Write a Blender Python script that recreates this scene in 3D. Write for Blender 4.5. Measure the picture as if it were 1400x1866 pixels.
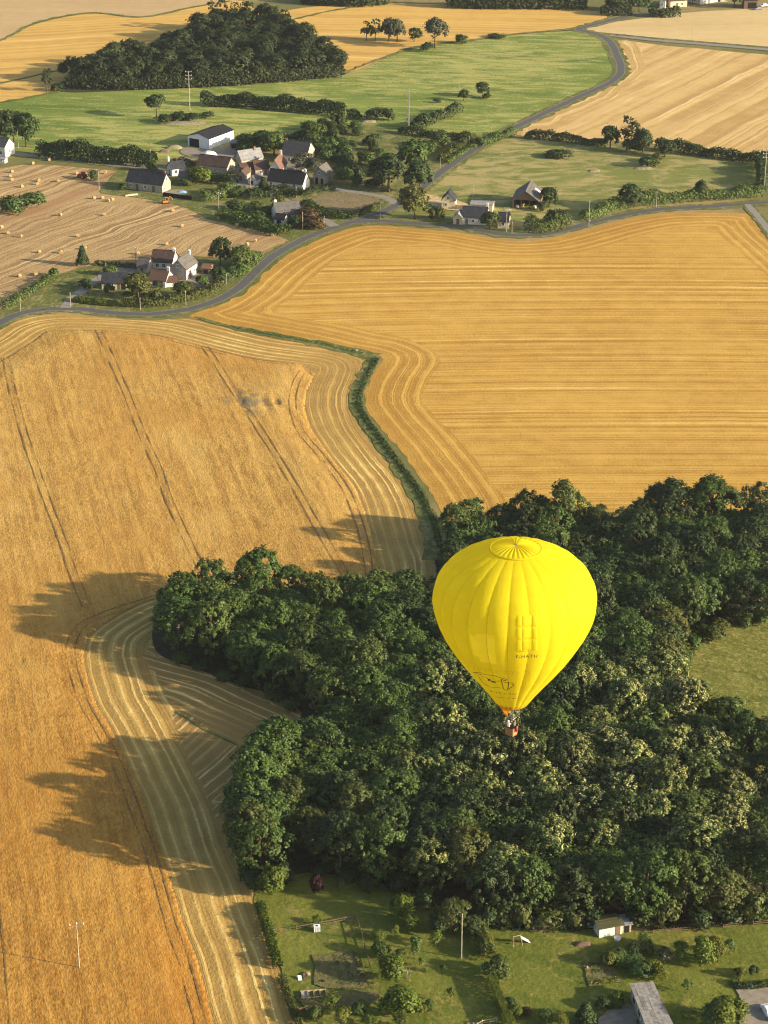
import bpy, bmesh, math, random
import numpy as np
from mathutils import Vector, Matrix
from mathutils.geometry import delaunay_2d_cdt

for o in list(bpy.data.objects):
    bpy.data.objects.remove(o)
SC = bpy.context.scene
COL = SC.collection
R = math.radians
rng = random.Random(7)
nrg = np.random.default_rng(7)

# ------------------------------------------------------------------ camera
PITCH, HCAM, FPX = R(23.83), 221.0, 4150.0
cam_d = bpy.data.cameras.new('camera')
cam = bpy.data.objects.new('camera', cam_d)
COL.objects.link(cam)
cam.location = (0, 0, HCAM)
cam.rotation_euler = (R(90) - PITCH, 0, 0)
cam_d.sensor_fit = 'VERTICAL'
cam_d.sensor_height = 24.0
cam_d.lens = FPX / 1866.0 * 24.0
cam_d.clip_start = 1.0
cam_d.clip_end = 30000.0
SC.camera = cam

# ------------------------------------------------------------------ light
SUN_EL = R(16.8)
SUN_TO = Vector((0.955, -0.297, 0)).normalized()          # horizontal direction towards the sun
sun_dir = Vector((SUN_TO.x * math.cos(SUN_EL), SUN_TO.y * math.cos(SUN_EL), math.sin(SUN_EL)))
world = bpy.data.worlds.new('World')
SC.world = world
world.use_nodes = True
wn = world.node_tree.nodes
wl = world.node_tree.links
wn.clear()
sky = wn.new('ShaderNodeTexSky')
sky.sky_type = 'NISHITA'
sky.sun_disc = False
sky.sun_elevation = SUN_EL
sky.sun_rotation = math.atan2(SUN_TO.x, SUN_TO.y)
sky.air_density = 1.0
sky.dust_density = 2.0
bg = wn.new('ShaderNodeBackground')
bg.inputs['Strength'].default_value = 0.10
wo = wn.new('ShaderNodeOutputWorld')
wl.new(sky.outputs[0], bg.inputs[0])
wl.new(bg.outputs[0], wo.inputs[0])
sl = bpy.data.lights.new('sun', 'SUN')
sl.energy = 5.0
sl.angle = R(0.9)
sl.color = (1.0, 0.83, 0.60)
sun = bpy.data.objects.new('sun', sl)
COL.objects.link(sun)
sun.rotation_euler = sun_dir.to_track_quat('Z', 'Y').to_euler()
sun.location = (300, 100, 300)
SC.view_settings.view_transform = 'Standard'
SC.view_settings.look = 'None'
SC.view_settings.gamma = 1.0
SC.view_settings.exposure = 1.1
SC.cycles.max_bounces = 6
SC.cycles.diffuse_bounces = 3
SC.cycles.glossy_bounces = 1
SC.cycles.transmission_bounces = 4
SC.cycles.volume_bounces = 0
SC.cycles.pixel_filter_type = 'BLACKMAN_HARRIS'
SC.cycles.filter_width = 1.15
SC.cycles.use_denoising = True
SC.cycles.caustics_reflective = False
SC.cycles.caustics_refractive = False

# ------------------------------------------------------------------ survey: photo pixel -> point on the land
CP, SP = math.cos(PITCH), math.sin(PITCH)

def ray(px, py):
    u, v = (px - 700.0) / FPX, (py - 933.0) / FPX
    return Vector((u, CP - v * SP, -SP - v * CP))

def G(px, py, z=0.0):
    d = ray(px, py)
    t = (HCAM - z) / -d.z
    return Vector((d.x * t, d.y * t, z))

def pxm(py):
    """photo pixels per metre on the land at this row"""
    return (py + 900.0) * 0.00414

# ------------------------------------------------------------------ object helpers
def tag(o, label=None, cat=None, group=None, kind=None):
    if label: o['label'] = label
    if cat: o['category'] = cat
    if group: o['group'] = group
    if kind: o['kind'] = kind
    return o

def empty(name, loc=(0, 0, 0), rz=0.0):
    o = bpy.data.objects.new(name, None)
    COL.objects.link(o)
    o.location = loc
    o.rotation_euler = (0, 0, rz)
    o.empty_display_size = 0.3
    return o

def link(name, me, parent=None, mat=None):
    o = bpy.data.objects.new(name, me)
    COL.objects.link(o)
    if parent is not None: o.parent = parent
    if mat is not None and not me.materials:
        me.materials.append(mat)
    return o

class MB:
    """collects vertices and faces of one mesh"""
    def __init__(s):
        s.v, s.f = [], []
    def add(s, vs, fs):
        n = len(s.v)
        s.v += [tuple(p) for p in vs]
        s.f += [tuple(i + n for i in f) for f in fs]
        return s
    def box(s, x0, x1, y0, y1, z0, z1):
        return s.add([(x0, y0, z0), (x1, y0, z0), (x1, y1, z0), (x0, y1, z0), (x0, y0, z1), (x1, y0, z1), (x1, y1, z1), (x0, y1, z1)],
                     [(0, 3, 2, 1), (4, 5, 6, 7), (0, 1, 5, 4), (1, 2, 6, 5), (2, 3, 7, 6), (3, 0, 4, 7)])
    def hexa(s, p):
        return s.add(p, [(0, 3, 2, 1), (4, 5, 6, 7), (0, 1, 5, 4), (1, 2, 6, 5), (2, 3, 7, 6), (3, 0, 4, 7)])
    def tube(s, pts, rad, n=6, cap=True):
        pts = [Vector(p) for p in pts]
        if not hasattr(rad, '__len__'): rad = [rad] * len(pts)
        rings = []
        for i, p in enumerate(pts):
            t = (pts[min(i + 1, len(pts) - 1)] - pts[max(i - 1, 0)]).normalized()
            a = t.cross(Vector((0, 0, 1)) if abs(t.z) < .9 else Vector((1, 0, 0))).normalized()
            b = t.cross(a)
            rings.append([p + (a * math.cos(6.28318 * k / n) + b * math.sin(6.28318 * k / n)) * rad[i] for k in range(n)])
        vs = [q for r in rings for q in r]
        fs = [(i * n + k, i * n + (k + 1) % n, (i + 1) * n + (k + 1) % n, (i + 1) * n + k) for i in range(len(pts) - 1) for k in range(n)]
        if cap:
            fs += [tuple(range(n))[::-1], tuple(range((len(pts) - 1) * n, len(pts) * n))]
        return s.add(vs, fs)
    def lathe(s, prof, n=16, c=(0, 0, 0)):
        vs = [(c[0] + r * math.cos(6.28318 * k / n), c[1] + r * math.sin(6.28318 * k / n), c[2] + z) for r, z in prof for k in range(n)]
        fs = [(i * n + k, i * n + (k + 1) % n, (i + 1) * n + (k + 1) % n, (i + 1) * n + k) for i in range(len(prof) - 1) for k in range(n)]
        return s.add(vs, fs)
    def mesh(s, name, smooth=False):
        me = bpy.data.meshes.new(name)
        me.from_pydata(s.v, [], s.f)
        if smooth: me.polygons.foreach_set('use_smooth', [True] * len(me.polygons))
        me.update()
        return me
    def build(s, name, mat, parent=None, smooth=False):
        return link(name, s.mesh(name, smooth), parent, mat)

def mesh_np(name, V, F, smooth=False, attrs=None):
    me = bpy.data.meshes.new(name)
    V = np.asarray(V, np.float32); F = np.asarray(F, np.int32)
    k = F.shape[1]
    me.vertices.add(len(V)); me.vertices.foreach_set('co', V.ravel())
    me.loops.add(F.size); me.loops.foreach_set('vertex_index', F.ravel())
    me.polygons.add(len(F)); me.polygons.foreach_set('loop_start', np.arange(0, F.size, k, dtype=np.int32))
    if smooth: me.polygons.foreach_set('use_smooth', np.ones(len(F), bool))
    for an, av in (attrs or {}).items():
        a = me.attributes.new(an, 'FLOAT', 'POINT')
        a.data.foreach_set('value', np.asarray(av, np.float32))
    me.update(calc_edges=True)
    me.validate()
    return me

# ------------------------------------------------------------------ materials
class NT:
    def __init__(s, name):
        s.m = bpy.data.materials.new(name)
        s.m.use_nodes = True
        s.t = s.m.node_tree
        s.t.nodes.clear()
        s.out = s.t.nodes.new('ShaderNodeOutputMaterial')
        s.pos = s.new('ShaderNodeNewGeometry').outputs['Position']
    def new(s, ty, **kw):
        n = s.t.nodes.new(ty)
        for k, v in kw.items(): setattr(n, k, v)
        return n
    def put(s, sock, v):
        if hasattr(v, 'is_output'): s.t.links.new(v, sock)
        elif v is not None: sock.default_value = v
    def math(s, op, a, b=None, c=None, clamp=False):
        n = s.new('ShaderNodeMath', operation=op, use_clamp=clamp)
        for i, v in enumerate((a, b, c)):
            if v is not None: s.put(n.inputs[i], v)
        return n.outputs[0]
    def vmul(s, v, k):
        n = s.new('ShaderNodeVectorMath', operation='MULTIPLY')
        s.put(n.inputs[0], v); s.put(n.inputs[1], k)
        return n.outputs[0]
    def rot(s, v, ang):
        n = s.new('ShaderNodeVectorRotate', rotation_type='Z_AXIS')
        s.put(n.inputs['Vector'], v); n.inputs['Angle'].default_value = ang
        return n.outputs[0]
    def noise(s, vec=None, scale=1.0, detail=2.0, rough=0.55, dim='3D', w=None, dist=0.0):
        n = s.new('ShaderNodeTexNoise', noise_dimensions=dim)
        if vec is not None: s.put(n.inputs['Vector'], vec)
        if w is not None: s.put(n.inputs['W'], w)
        n.inputs['Scale'].default_value = scale
        n.inputs['Detail'].default_value = detail
        n.inputs['Roughness'].default_value = rough
        n.inputs['Distortion'].default_value = dist
        return n.outputs['Fac']
    def ramp(s, f, a, b, va=0.0, vb=1.0):
        n = s.new('ShaderNodeMapRange', interpolation_type='SMOOTHSTEP')
        s.put(n.inputs[0], f)
        for i, v in enumerate((a, b, va, vb)): s.put(n.inputs[i + 1], v)
        return n.outputs[0]
    def mix(s, f, a, b):
        n = s.new('ShaderNodeMix', data_type='RGBA')
        s.put(n.inputs[0], f)
        s.put(n.inputs[6], a if hasattr(a, 'is_output') else (*a, 1))
        s.put(n.inputs[7], b if hasattr(b, 'is_output') else (*b, 1))
        return n.outputs[2]
    def mul(s, f, a, b):
        n = s.new('ShaderNodeMix', data_type='RGBA', blend_type='MULTIPLY')
        s.put(n.inputs[0], f)
        s.put(n.inputs[6], a if hasattr(a, 'is_output') else (*a, 1))
        s.put(n.inputs[7], b if hasattr(b, 'is_output') else (*b, 1))
        return n.outputs[2]
    def attr(s, name):
        n = s.new('ShaderNodeAttribute', attribute_name=name)
        return n.outputs['Fac']
    def bump(s, h, strength=0.5, dist=0.1):
        n = s.new('ShaderNodeBump')
        s.put(n.inputs['Height'], h)
        n.inputs['Strength'].default_value = strength
        n.inputs['Distance'].default_value = dist
        return n.outputs[0]
    def bsdf(s, col, rough=0.9, nrm=None, spec=0.2, metal=0.0):
        n = s.new('ShaderNodeBsdfPrincipled')
        s.put(n.inputs['Base Color'], col if hasattr(col, 'is_output') else (*col, 1))
        s.put(n.inputs['Roughness'], rough)
        n.inputs['Specular IOR Level'].default_value = spec
        n.inputs['Metallic'].default_value = metal
        if nrm is not None: s.put(n.inputs['Normal'], nrm)
        return n.outputs[0]
    def done(s, sh):
        s.t.links.new(sh, s.out.inputs['Surface'])
        return s.m

def plain(name, col, rough=0.85, scale=1.5, amt=0.25, spec=0.2, metal=0.0, dirt=None):
    n = NT(name)
    f = n.noise(n.pos, scale, 4.0, 0.6)
    c = n.mix(n.ramp(f, 0.3, 0.7), tuple(x * (1 - amt) for x in col), tuple(min(1, x * (1 + amt)) for x in col))
    if dirt:
        g = n.noise(n.pos, scale * 0.4, 5.0, 0.7)
        c = n.mix(n.ramp(g, 0.52, 0.72, 0, 0.7), c, dirt)
    return n.done(n.bsdf(c, rough, n.bump(f, 0.25, 0.03), spec, metal))

M = {}
def roofmat(name, col, alt, period=0.35, amt=.35):
    """tile or slate courses: bands up the slope and blotchy weathering"""
    n = NT(name)
    tc = n.new('ShaderNodeTexCoord').outputs['Object']
    sp = n.new('ShaderNodeSeparateXYZ'); n.put(sp.inputs[0], tc)
    z = sp.outputs[2]
    course = n.math('FRACT', n.math('DIVIDE', z, period))
    blot = n.noise(tc, 0.8, 5.0, 0.65)
    fine = n.noise(n.vmul(tc, (5.0, 5.0, 9.0)), 1.0, 2.0)
    c = n.mix(n.ramp(blot, 0.35, 0.68), col, alt)
    c = n.mul(n.ramp(fine, 0.35, 0.7, 0, amt), c, (0.45, 0.45, 0.45))
    c = n.mul(n.ramp(course, 0.8, 1.0, 0, 0.5), c, (0.4, 0.4, 0.4))
    return n.done(n.bsdf(c, 0.75, n.bump(n.math('ADD', n.math('MULTIPLY', course, 0.6), fine), 0.5, 0.05), 0.3))

M['slate'] = roofmat('slate roof', (0.022, 0.025, 0.034), (0.042, 0.045, 0.055))
M['black_slate'] = roofmat('black slate roof', (0.012, 0.012, 0.014), (0.022, 0.022, 0.025))
M['brown_tile'] = roofmat('brown tile roof', (0.055, 0.034, 0.027), (0.09, 0.06, 0.046))
M['red_tile'] = roofmat('red tile roof', (0.20, 0.105, 0.075), (0.15, 0.09, 0.066))
M['rust_tile'] = roofmat('weathered red tile roof', (0.12, 0.062, 0.045), (0.08, 0.055, 0.043))
M['grey_tin'] = roofmat('grey fibre cement roof', (0.135, 0.125, 0.115), (0.095, 0.09, 0.085), 1.2)
M['pale_tin'] = roofmat('pale metal roof', (0.30, 0.30, 0.30), (0.22, 0.22, 0.22), 1.2)
M['moss_roof'] = roofmat('mossy roof', (0.06, 0.065, 0.025), (0.09, 0.085, 0.04), 0.6)
M['render_cream'] = plain('cream render', (0.60, 0.51, 0.34), 0.9, 1.2, 0.12)
M['render_white'] = plain('white render', (0.66, 0.63, 0.57), 0.9, 1.2, 0.08)
M['stone'] = plain('rubble stone', (0.36, 0.32, 0.26), 0.95, 2.5, 0.3)
M['stone_grey'] = plain('grey stone', (0.30, 0.28, 0.25), 0.95, 2.5, 0.3)
M['brick'] = plain('dull brick', (0.24, 0.14, 0.10), 0.95, 3.0, 0.3)
M['white_metal'] = plain('white sheet metal', (0.78, 0.78, 0.76), 0.5, 0.6, 0.06)
M['dark'] = plain('black board and inside shade', (0.015, 0.014, 0.013), 0.9, 1.0, 0.2)  # black fence boards; also the shade painted into open doorways
M['glass'] = plain('window glass', (0.02, 0.025, 0.03), 0.1, 1.0, 0.2, 0.6)
M['wood'] = plain('weathered timber', (0.16, 0.11, 0.07), 0.9, 4.0, 0.3)
M['wood_pale'] = plain('pale timber', (0.38, 0.31, 0.21), 0.9, 4.0, 0.3)
M['concrete'] = plain('concrete', (0.32, 0.29, 0.25), 0.9, 2.0, 0.2)
M['bark'] = plain('bark', (0.11, 0.085, 0.06), 0.95, 5.0, 0.35)
M['bark_pale'] = plain('pale bark', (0.30, 0.27, 0.22), 0.95, 5.0, 0.3)
M['orange'] = plain('orange paint', (0.55, 0.20, 0.03), 0.5, 2.0, 0.15)
M['red'] = plain('red paint', (0.42, 0.03, 0.025), 0.45, 2.0, 0.15)
M['rubber'] = plain('rubber', (0.02, 0.02, 0.02), 0.85, 3.0, 0.2)
M['steel'] = plain('steel', (0.35, 0.35, 0.36), 0.4, 3.0, 0.15, 0.5, 0.7)
M['white_plastic'] = plain('white plastic', (0.82, 0.84, 0.84), 0.45, 3.0, 0.04)
M['blue_tarp'] = plain('blue tarpaulin', (0.22, 0.42, 0.66), 0.6, 2.0, 0.2)
M['car_grey'] = plain('grey blue car paint', (0.20, 0.24, 0.30), 0.3, 3.0, 0.05, 0.6)
M['straw'] = plain('straw bale', (0.40, 0.29, 0.135), 0.95, 6.0, 0.25)
M['rubble'] = plain('pale rubble', (0.27, 0.23, 0.14), 0.95, 1.2, 0.3)

M['shed_roof_a'] = plain('weathered fibre cement', (0.235, 0.225, 0.205), 0.9, 1.6, 0.25, dirt=(0.15, 0.14, 0.12))
M['shed_roof_b'] = plain('stained fibre cement', (0.19, 0.18, 0.165), 0.9, 1.6, 0.28, dirt=(0.11, 0.10, 0.085))
M['yellow_flower'] = plain('yellow flowers', (0.65, 0.48, 0.02), 0.9, 6.0, 0.3)
# --- leaves
def leafmat(name, dark, light, warm, trans=0.25):
    n = NT(name)
    t = n.attr('tint')
    rnd = n.new('ShaderNodeObjectInfo').outputs['Random']
    c = n.mix(t, dark, light)
    c = n.mix(n.ramp(rnd, 0.35, 1.0, 0.0, 0.6), c, n.mix(t, tuple(x * 0.7 for x in warm), warm))
    hv = n.new('ShaderNodeHueSaturation')
    n.put(hv.inputs['Color'], c)
    n.put(hv.inputs['Value'], n.math('MULTIPLY_ADD', n.math('FRACT', n.math('MULTIPLY', rnd, 7.31)), 0.34, 0.88))
    c = hv.outputs[0]
    b = n.bsdf(c, 0.55, None, 0.25)
    tr = n.new('ShaderNodeBsdfTranslucent')
    n.put(tr.inputs[0], c)
    mx = n.new('ShaderNodeMixShader')
    mx.inputs[0].default_value = trans
    n.t.links.new(b, mx.inputs[1]); n.t.links.new(tr.outputs[0], mx.inputs[2])
    return n.done(mx.outputs[0])

M['leaf'] = leafmat('green leaves', (0.040, 0.072, 0.015), (0.110, 0.178, 0.040), (0.125, 0.158, 0.036))
M['leaf_dark'] = leafmat('dark green leaves', (0.026, 0.047, 0.014), (0.068, 0.108, 0.032), (0.078, 0.098, 0.030))
M['leaf_olive'] = leafmat('olive leaves', (0.050, 0.066, 0.014), (0.122, 0.148, 0.036), (0.138, 0.140, 0.036))
M['leaf_bright'] = leafmat('bright leaves', (0.070, 0.110, 0.014), (0.160, 0.210, 0.030), (0.190, 0.180, 0.028), 0.35)
M['leaf_grey'] = leafmat('grey green leaves', (0.050, 0.060, 0.035), (0.115, 0.125, 0.075), (0.110, 0.110, 0.065))
M['leaf_purple'] = leafmat('purple leaves', (0.020, 0.006, 0.010), (0.050, 0.014, 0.022), (0.045, 0.015, 0.018))
M['leaf_far'] = leafmat('far wood leaves', (0.024, 0.040, 0.014), (0.062, 0.088, 0.030), (0.070, 0.082, 0.030))
M['blossom'] = leafmat('pale chestnut catkins', (0.26, 0.27, 0.085), (0.52, 0.50, 0.19), (0.46, 0.42, 0.14), 0.2)
M['leaf_rust'] = leafmat('rusty leaves', (0.06, 0.045, 0.015), (0.13, 0.085, 0.035), (0.15, 0.08, 0.035))

# ------------------------------------------------------------------ land: helpers
def gpts(pxs, z=0.0):
    return np.array([tuple(G(x, y))[:2] for x, y in pxs])

def resample(P, step, closed=False, smooth=True):
    P = np.asarray(P, float)
    if closed: P = np.vstack([P, P[:1]])
    if smooth and len(P) > 2:
        out = []
        n = len(P)
        for i in range(n - 1):
            p0 = P[i - 1] if i > 0 else (P[-2] if closed else 2 * P[0] - P[1])
            p3 = P[i + 2] if i + 2 < n else (P[1] if closed else 2 * P[-1] - P[-2])
            p1, p2 = P[i], P[i + 1]
            k = max(2, int(np.linalg.norm(p2 - p1) / step) + 1)
            t = np.linspace(0, 1, k, endpoint=False)[:, None]
            # centripetal-ish: limit tangents so that long spans do not overshoot
            L = np.linalg.norm(p2 - p1)
            m1 = (p2 - p0); m1 = m1 / (np.linalg.norm(m1) + 1e-9) * L * 0.8
            m2 = (p3 - p1); m2 = m2 / (np.linalg.norm(m2) + 1e-9) * L * 0.8
            out.append((2 * t**3 - 3 * t**2 + 1) * p1 + (t**3 - 2 * t**2 + t) * m1 + (-2 * t**3 + 3 * t**2) * p2 + (t**3 - t**2) * m2)
        Q = np.vstack(out + ([] if closed else [P[-1:]]))
        return Q
    out = []
    for i in range(len(P) - 1):
        k = max(1, int(np.linalg.norm(P[i + 1] - P[i]) / step))
        t = np.linspace(0, 1, k, endpoint=False)[:, None]
        out.append(P[i] * (1 - t) + P[i + 1] * t)
    return np.vstack(out + ([] if closed else [P[-1:]]))

def inside(Q, poly):
    x, y = Q[:, 0], Q[:, 1]
    res = np.zeros(len(Q), bool)
    n = len(poly)
    for i in range(n):
        x1, y1 = poly[i]; x2, y2 = poly[(i + 1) % n]
        if y1 == y2: continue
        c = ((y1 > y) != (y2 > y)) & (x < (x2 - x1) * (y - y1) / (y2 - y1) + x1)
        res ^= c
    return res

def pdist(Q, line):
    """distance of points to a polyline"""
    best = np.full(len(Q), 1e9)
    for a, b in zip(line[:-1], line[1:]):
        d = b - a
        L = max(d @ d, 1e-9)
        t = np.clip(((Q - a) @ d) / L, 0, 1)
        e = Q - a - t[:, None] * d
        best = np.minimum(best, np.einsum('ij,ij->i', e, e))
    return np.sqrt(best)

FZ = [0]
def field(name, pxs, z, mat, step=14.0, bstep=4.0, attrs=None, smooth=True, jit=0.25, ground=None):
    FZ[0] += 1
    z = z + 0.0041 * FZ[0] if z < 0.06 else z + 0.07     # every sheet lies a little above the one before
    B = resample(gpts(pxs) if ground is None else np.asarray(ground), bstep, True, smooth)
    B = B + nrg.normal(0, jit, B.shape)
    lo, hi = B.min(0), B.max(0)
    gx, gy = np.meshgrid(np.arange(lo[0], hi[0], step), np.arange(lo[1], hi[1], step))
    Q = np.stack([gx.ravel(), gy.ravel()], 1) + nrg.normal(0, step * .05, (gx.size, 2))
    Q = Q[inside(Q, B)]
    if len(Q): Q = Q[pdist(Q, np.vstack([B, B[:1]])) > bstep * 0.4]
    co = [Vector(p) for p in np.vstack([B, Q])]
    nb = len(B)
    vs, es, fs, *_ = delaunay_2d_cdt(co, [(i, (i + 1) % nb) for i in range(nb)], [], 1, 1e-4)
    V = np.array([(p.x, p.y, z) for p in vs])
    me = bpy.data.meshes.new(name)
    me.from_pydata(V.tolist(), [], [tuple(f) for f in fs])
    if attrs:
        for k, fn in attrs.items():
            a = me.attributes.new(k, 'FLOAT', 'POINT')
            a.data.foreach_set('value', np.asarray(fn(V[:, :2]), np.float32))
    for p in me.polygons:
        if p.normal.z < 0: p.flip()
    me.update()
    o = link(name, me, None, mat)
    tag(o, kind='structure')
    return o, B

def ribbon(name, pxs, w, z, mat, step=3.0, kind='structure', wob=0.08, ground=None):
    P = resample(gpts(pxs) if ground is None else ground, step)
    z = z + 0.06
    T = np.gradient(P, axis=0); T /= np.linalg.norm(T, axis=1)[:, None] + 1e-9
    N = np.stack([-T[:, 1], T[:, 0]], 1)
    hw = np.asarray(w if hasattr(w, '__len__') else [w] * len(P))
    if len(hw) != len(P): hw = np.interp(np.linspace(0, 1, len(P)), np.linspace(0, 1, len(hw)), hw)
    hw = hw / 2
    cols = [-1.0, -.5, 0, .5, 1.0]
    V, A = [], []
    for k, c in enumerate(cols):
        e = nrg.normal(0, wob, len(P)) if abs(c) == 1 else 0
        q = P + N * (hw * c + e)[:, None]
        V.append(np.column_stack([q, np.full(len(P), z)])); A.append(hw * c)
    n = len(P); V = np.vstack(V); A = np.concatenate(A)
    F = np.array([(k * n + i, k * n + i + 1, (k + 1) * n + i + 1, (k + 1) * n + i) for k in range(4) for i in range(n - 1)])[:, ::-1]
    o = link(name, mesh_np(name, V, F, attrs={'across': A}), None, mat)
    tag(o, kind=kind)
    return o

# ------------------------------------------------------------------ land: materials
def stubble(name, dark, light, pale, hw=16.0, main_s=0.22, edge_p=2.4, grain=0.6, soil=None, ang=0.0, lines=1.0, swirl=5.0, eamp=0.75):
    n = NT(name)
    main, edge = n.attr('main'), n.attr('edge')
    wob = n.math('SUBTRACT', n.noise(n.pos, 0.035, 2.0), 0.5)
    wob2 = n.math('SUBTRACT', n.noise(n.pos, 0.5, 2.0), 0.5)
    m = n.math('ADD', main, n.math('MULTIPLY_ADD', wob, swirl, n.math('MULTIPLY', wob2, 0.5)))
    s_main = n.noise(None, main_s, 3.0, 0.72, '1D', m)
    s_main2 = n.noise(None, main_s * 3.1, 1.0, 0.5, '1D', n.math('ADD', m, 31.0))
    e = n.math('ADD', edge, n.math('MULTIPLY_ADD', wob, 1.6, n.math('MULTIPLY', wob2, 0.35)))
    e = n.math('ADD', e, n.math('MULTIPLY', n.math('SUBTRACT', n.noise(None, 0.16, 1.0, 0.5, '1D', e), 0.5), 5.0))
    ew = n.math('PINGPONG', e, edge_p / 2)
    line = n.ramp(n.math('ADD', ew, n.math('MULTIPLY', n.math('SUBTRACT', n.noise(n.pos, 0.25, 2.0), 0.5), 0.5)), edge_p * 0.20, edge_p * 0.46)
    amp = n.noise(None, 1.0 / edge_p, 0.0, 0.5, '1D', n.math('ADD', n.math('MULTIPLY', n.math('FLOOR', n.math('DIVIDE', n.math('ADD', e, edge_p / 2), edge_p)), edge_p), 7.3))
    line = n.math('MULTIPLY', line, n.ramp(n.math('MULTIPLY_ADD', n.math('SUBTRACT', n.noise(n.pos, 0.03, 2.0), 0.5), 0.7, amp), 0.32, 0.66, 0.10, 1.0))
    e2 = n.noise(None, 0.9, 2.0, 0.7, '1D', e)
    e3 = n.noise(None, 2.4, 1.0, 0.6, '1D', n.math('ADD', e, 17.0))
    s_edge = n.math('ADD', n.math('MULTIPLY', line, eamp), n.math('MULTIPLY_ADD', e2, 0.40, n.math('MULTIPLY', n.math('SUBTRACT', e3, 0.35), 0.45)))
    sel = n.ramp(n.math('ADD', edge, n.math('MULTIPLY', wob, 6.0)), hw - 0.5, hw + 0.5)
    brk_ = n.ramp(n.noise(n.vmul(n.pos, (0.016, 0.05, 1)), 1.0, 3.0, 0.6), 0.3, 0.68, 0.45, 1.5)
    mm = n.math('MULTIPLY_ADD', n.math('MULTIPLY', n.math('SUBTRACT', s_main, 0.5), brk_), 2.1 * lines, 0.48)
    mm = n.math('ADD', mm, n.math('MULTIPLY', n.math('SUBTRACT', s_main2, 0.5), 0.7 * lines))
    mx = n.new('ShaderNodeMix', data_type='FLOAT')
    n.put(mx.inputs[0], sel); n.put(mx.inputs[2], s_edge); n.put(mx.inputs[3], mm)
    s = mx.outputs[0]
    # chopped straw grain and broad patches
    g1 = n.noise(n.pos, 1.4, 3.0, 0.7)
    g2 = n.noise(n.pos, 0.16, 3.0, 0.6)
    g3 = n.noise(n.pos, 0.02, 2.0, 0.5)
    s = n.math('ADD', s, n.math('MULTIPLY', n.math('SUBTRACT', g1, 0.5), grain))
    s = n.math('ADD', s, n.math('MULTIPLY', n.math('SUBTRACT', g2, 0.5), 0.6))
    s = n.math('ADD', s, n.math('MULTIPLY', n.math('SUBTRACT', g3, 0.5), 0.5))
    c = n.mix(n.ramp(s, 0.05, 0.75), dark, light)
    c = n.mix(n.ramp(s, 0.72, 1.15), c, pale)
    if soil:
        q = n.noise(n.vmul(n.rot(n.pos, ang), (0.012, 0.06, 1)), 1.0, 3.0, 0.6)
        q = n.math('ADD', q, n.math('MULTIPLY', n.math('SUBTRACT', g1, 0.5), 0.25))
        c = n.mix(n.ramp(q, 0.55, 0.70, 0, 0.75), c, soil)
    return n.done(n.bsdf(c, 1.0, n.bump(n.math('ADD', s, g1), 0.55, 0.18), 0.1))

def meadow(name, a, b, straw, sx=0.02, sy=0.10, ang=0.0, straw_lo=0.52, fine=0.5):
    n = NT(name)
    p = n.rot(n.pos, ang)
    f1 = n.noise(n.vmul(p, (sx, sy, 1)), 1.0, 4.0, 0.62, dist=0.6)
    f2 = n.noise(n.vmul(p, (sx * 4, sy * 3, 1)), 1.0, 3.0, 0.6, dist=0.8)
    f3 = n.noise(n.pos, 0.9, 3.0, 0.7)
    f4 = n.noise(n.pos, 0.008, 2.0, 0.5)
    c = n.mix(n.ramp(n.math('MULTIPLY_ADD', f3, 0.35, n.math('MULTIPLY', f1, 0.75)), 0.35, 0.72), a, b)
    q = n.math('ADD', n.math('MULTIPLY', f2, 0.6), n.math('MULTIPLY', f4, 0.4))
    q = n.math('ADD', q, n.math('MULTIPLY', n.math('SUBTRACT', f3, 0.5), 0.25 * fine))
    c = n.mix(n.ramp(q, straw_lo - 0.02, straw_lo + 0.13, 0, 0.85), c, straw)
    c = n.mul(n.ramp(n.noise(n.pos, 2.2, 2.0), 0.35, 0.65, 0.35, 0), c, (0.5, 0.55, 0.45))
    return n.done(n.bsdf(c, 1.0, n.bump(n.math('ADD', f3, f2), 0.6, 0.25), 0.1))

M['gold'] = stubble('golden stubble', (0.36, 0.195, 0.036), (0.56, 0.345, 0.076), (0.73, 0.54, 0.175), eamp=0.42, main_s=0.42, lines=0.72, swirl=1.6, edge_p=3.1, grain=0.75)
M['gold_band'] = stubble('cut stubble swaths', (0.31, 0.19, 0.052), (0.50, 0.325, 0.092), (0.77, 0.58, 0.22), hw=400, edge_p=2.35, eamp=0.72)
M['gold_notch'] = stubble('shaded stubble swaths', (0.28, 0.175, 0.055), (0.43, 0.28, 0.09), (0.70, 0.53, 0.21), hw=400, edge_p=2.1, eamp=0.8)  # darker copy of the cut stubble, with shade put into the colour
M['gold_far'] = stubble('far golden stubble', (0.46, 0.28, 0.075), (0.60, 0.38, 0.10), (0.68, 0.47, 0.16), hw=0, main_s=0.10, grain=0.3)
M['tan_far'] = stubble('far tan stubble', (0.42, 0.29, 0.14), (0.50, 0.36, 0.18), (0.56, 0.42, 0.22), hw=0, main_s=0.05, grain=0.3, lines=0.35)
M['tan_field'] = stubble('tan stubble', (0.43, 0.28, 0.10), (0.58, 0.40, 0.16), (0.68, 0.51, 0.23), hw=9, main_s=0.10, edge_p=4.0, grain=0.35)
M['pale_wheat'] = stubble('pale ripe wheat', (0.50, 0.36, 0.16), (0.60, 0.45, 0.21), (0.66, 0.52, 0.27), hw=0, main_s=0.05, grain=0.35, lines=0.3, soil=None)
M['hay'] = stubble('mown hay field', (0.27, 0.17, 0.078), (0.44, 0.305, 0.138), (0.58, 0.44, 0.22), hw=0, main_s=0.30, grain=0.9, soil=(0.33, 0.18, 0.09), ang=R(-56), swirl=13.0, lines=0.9)
M['wheat'] = None
n = NT('ripe standing wheat')
_r = n.rot(n.pos, R(-13))
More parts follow.
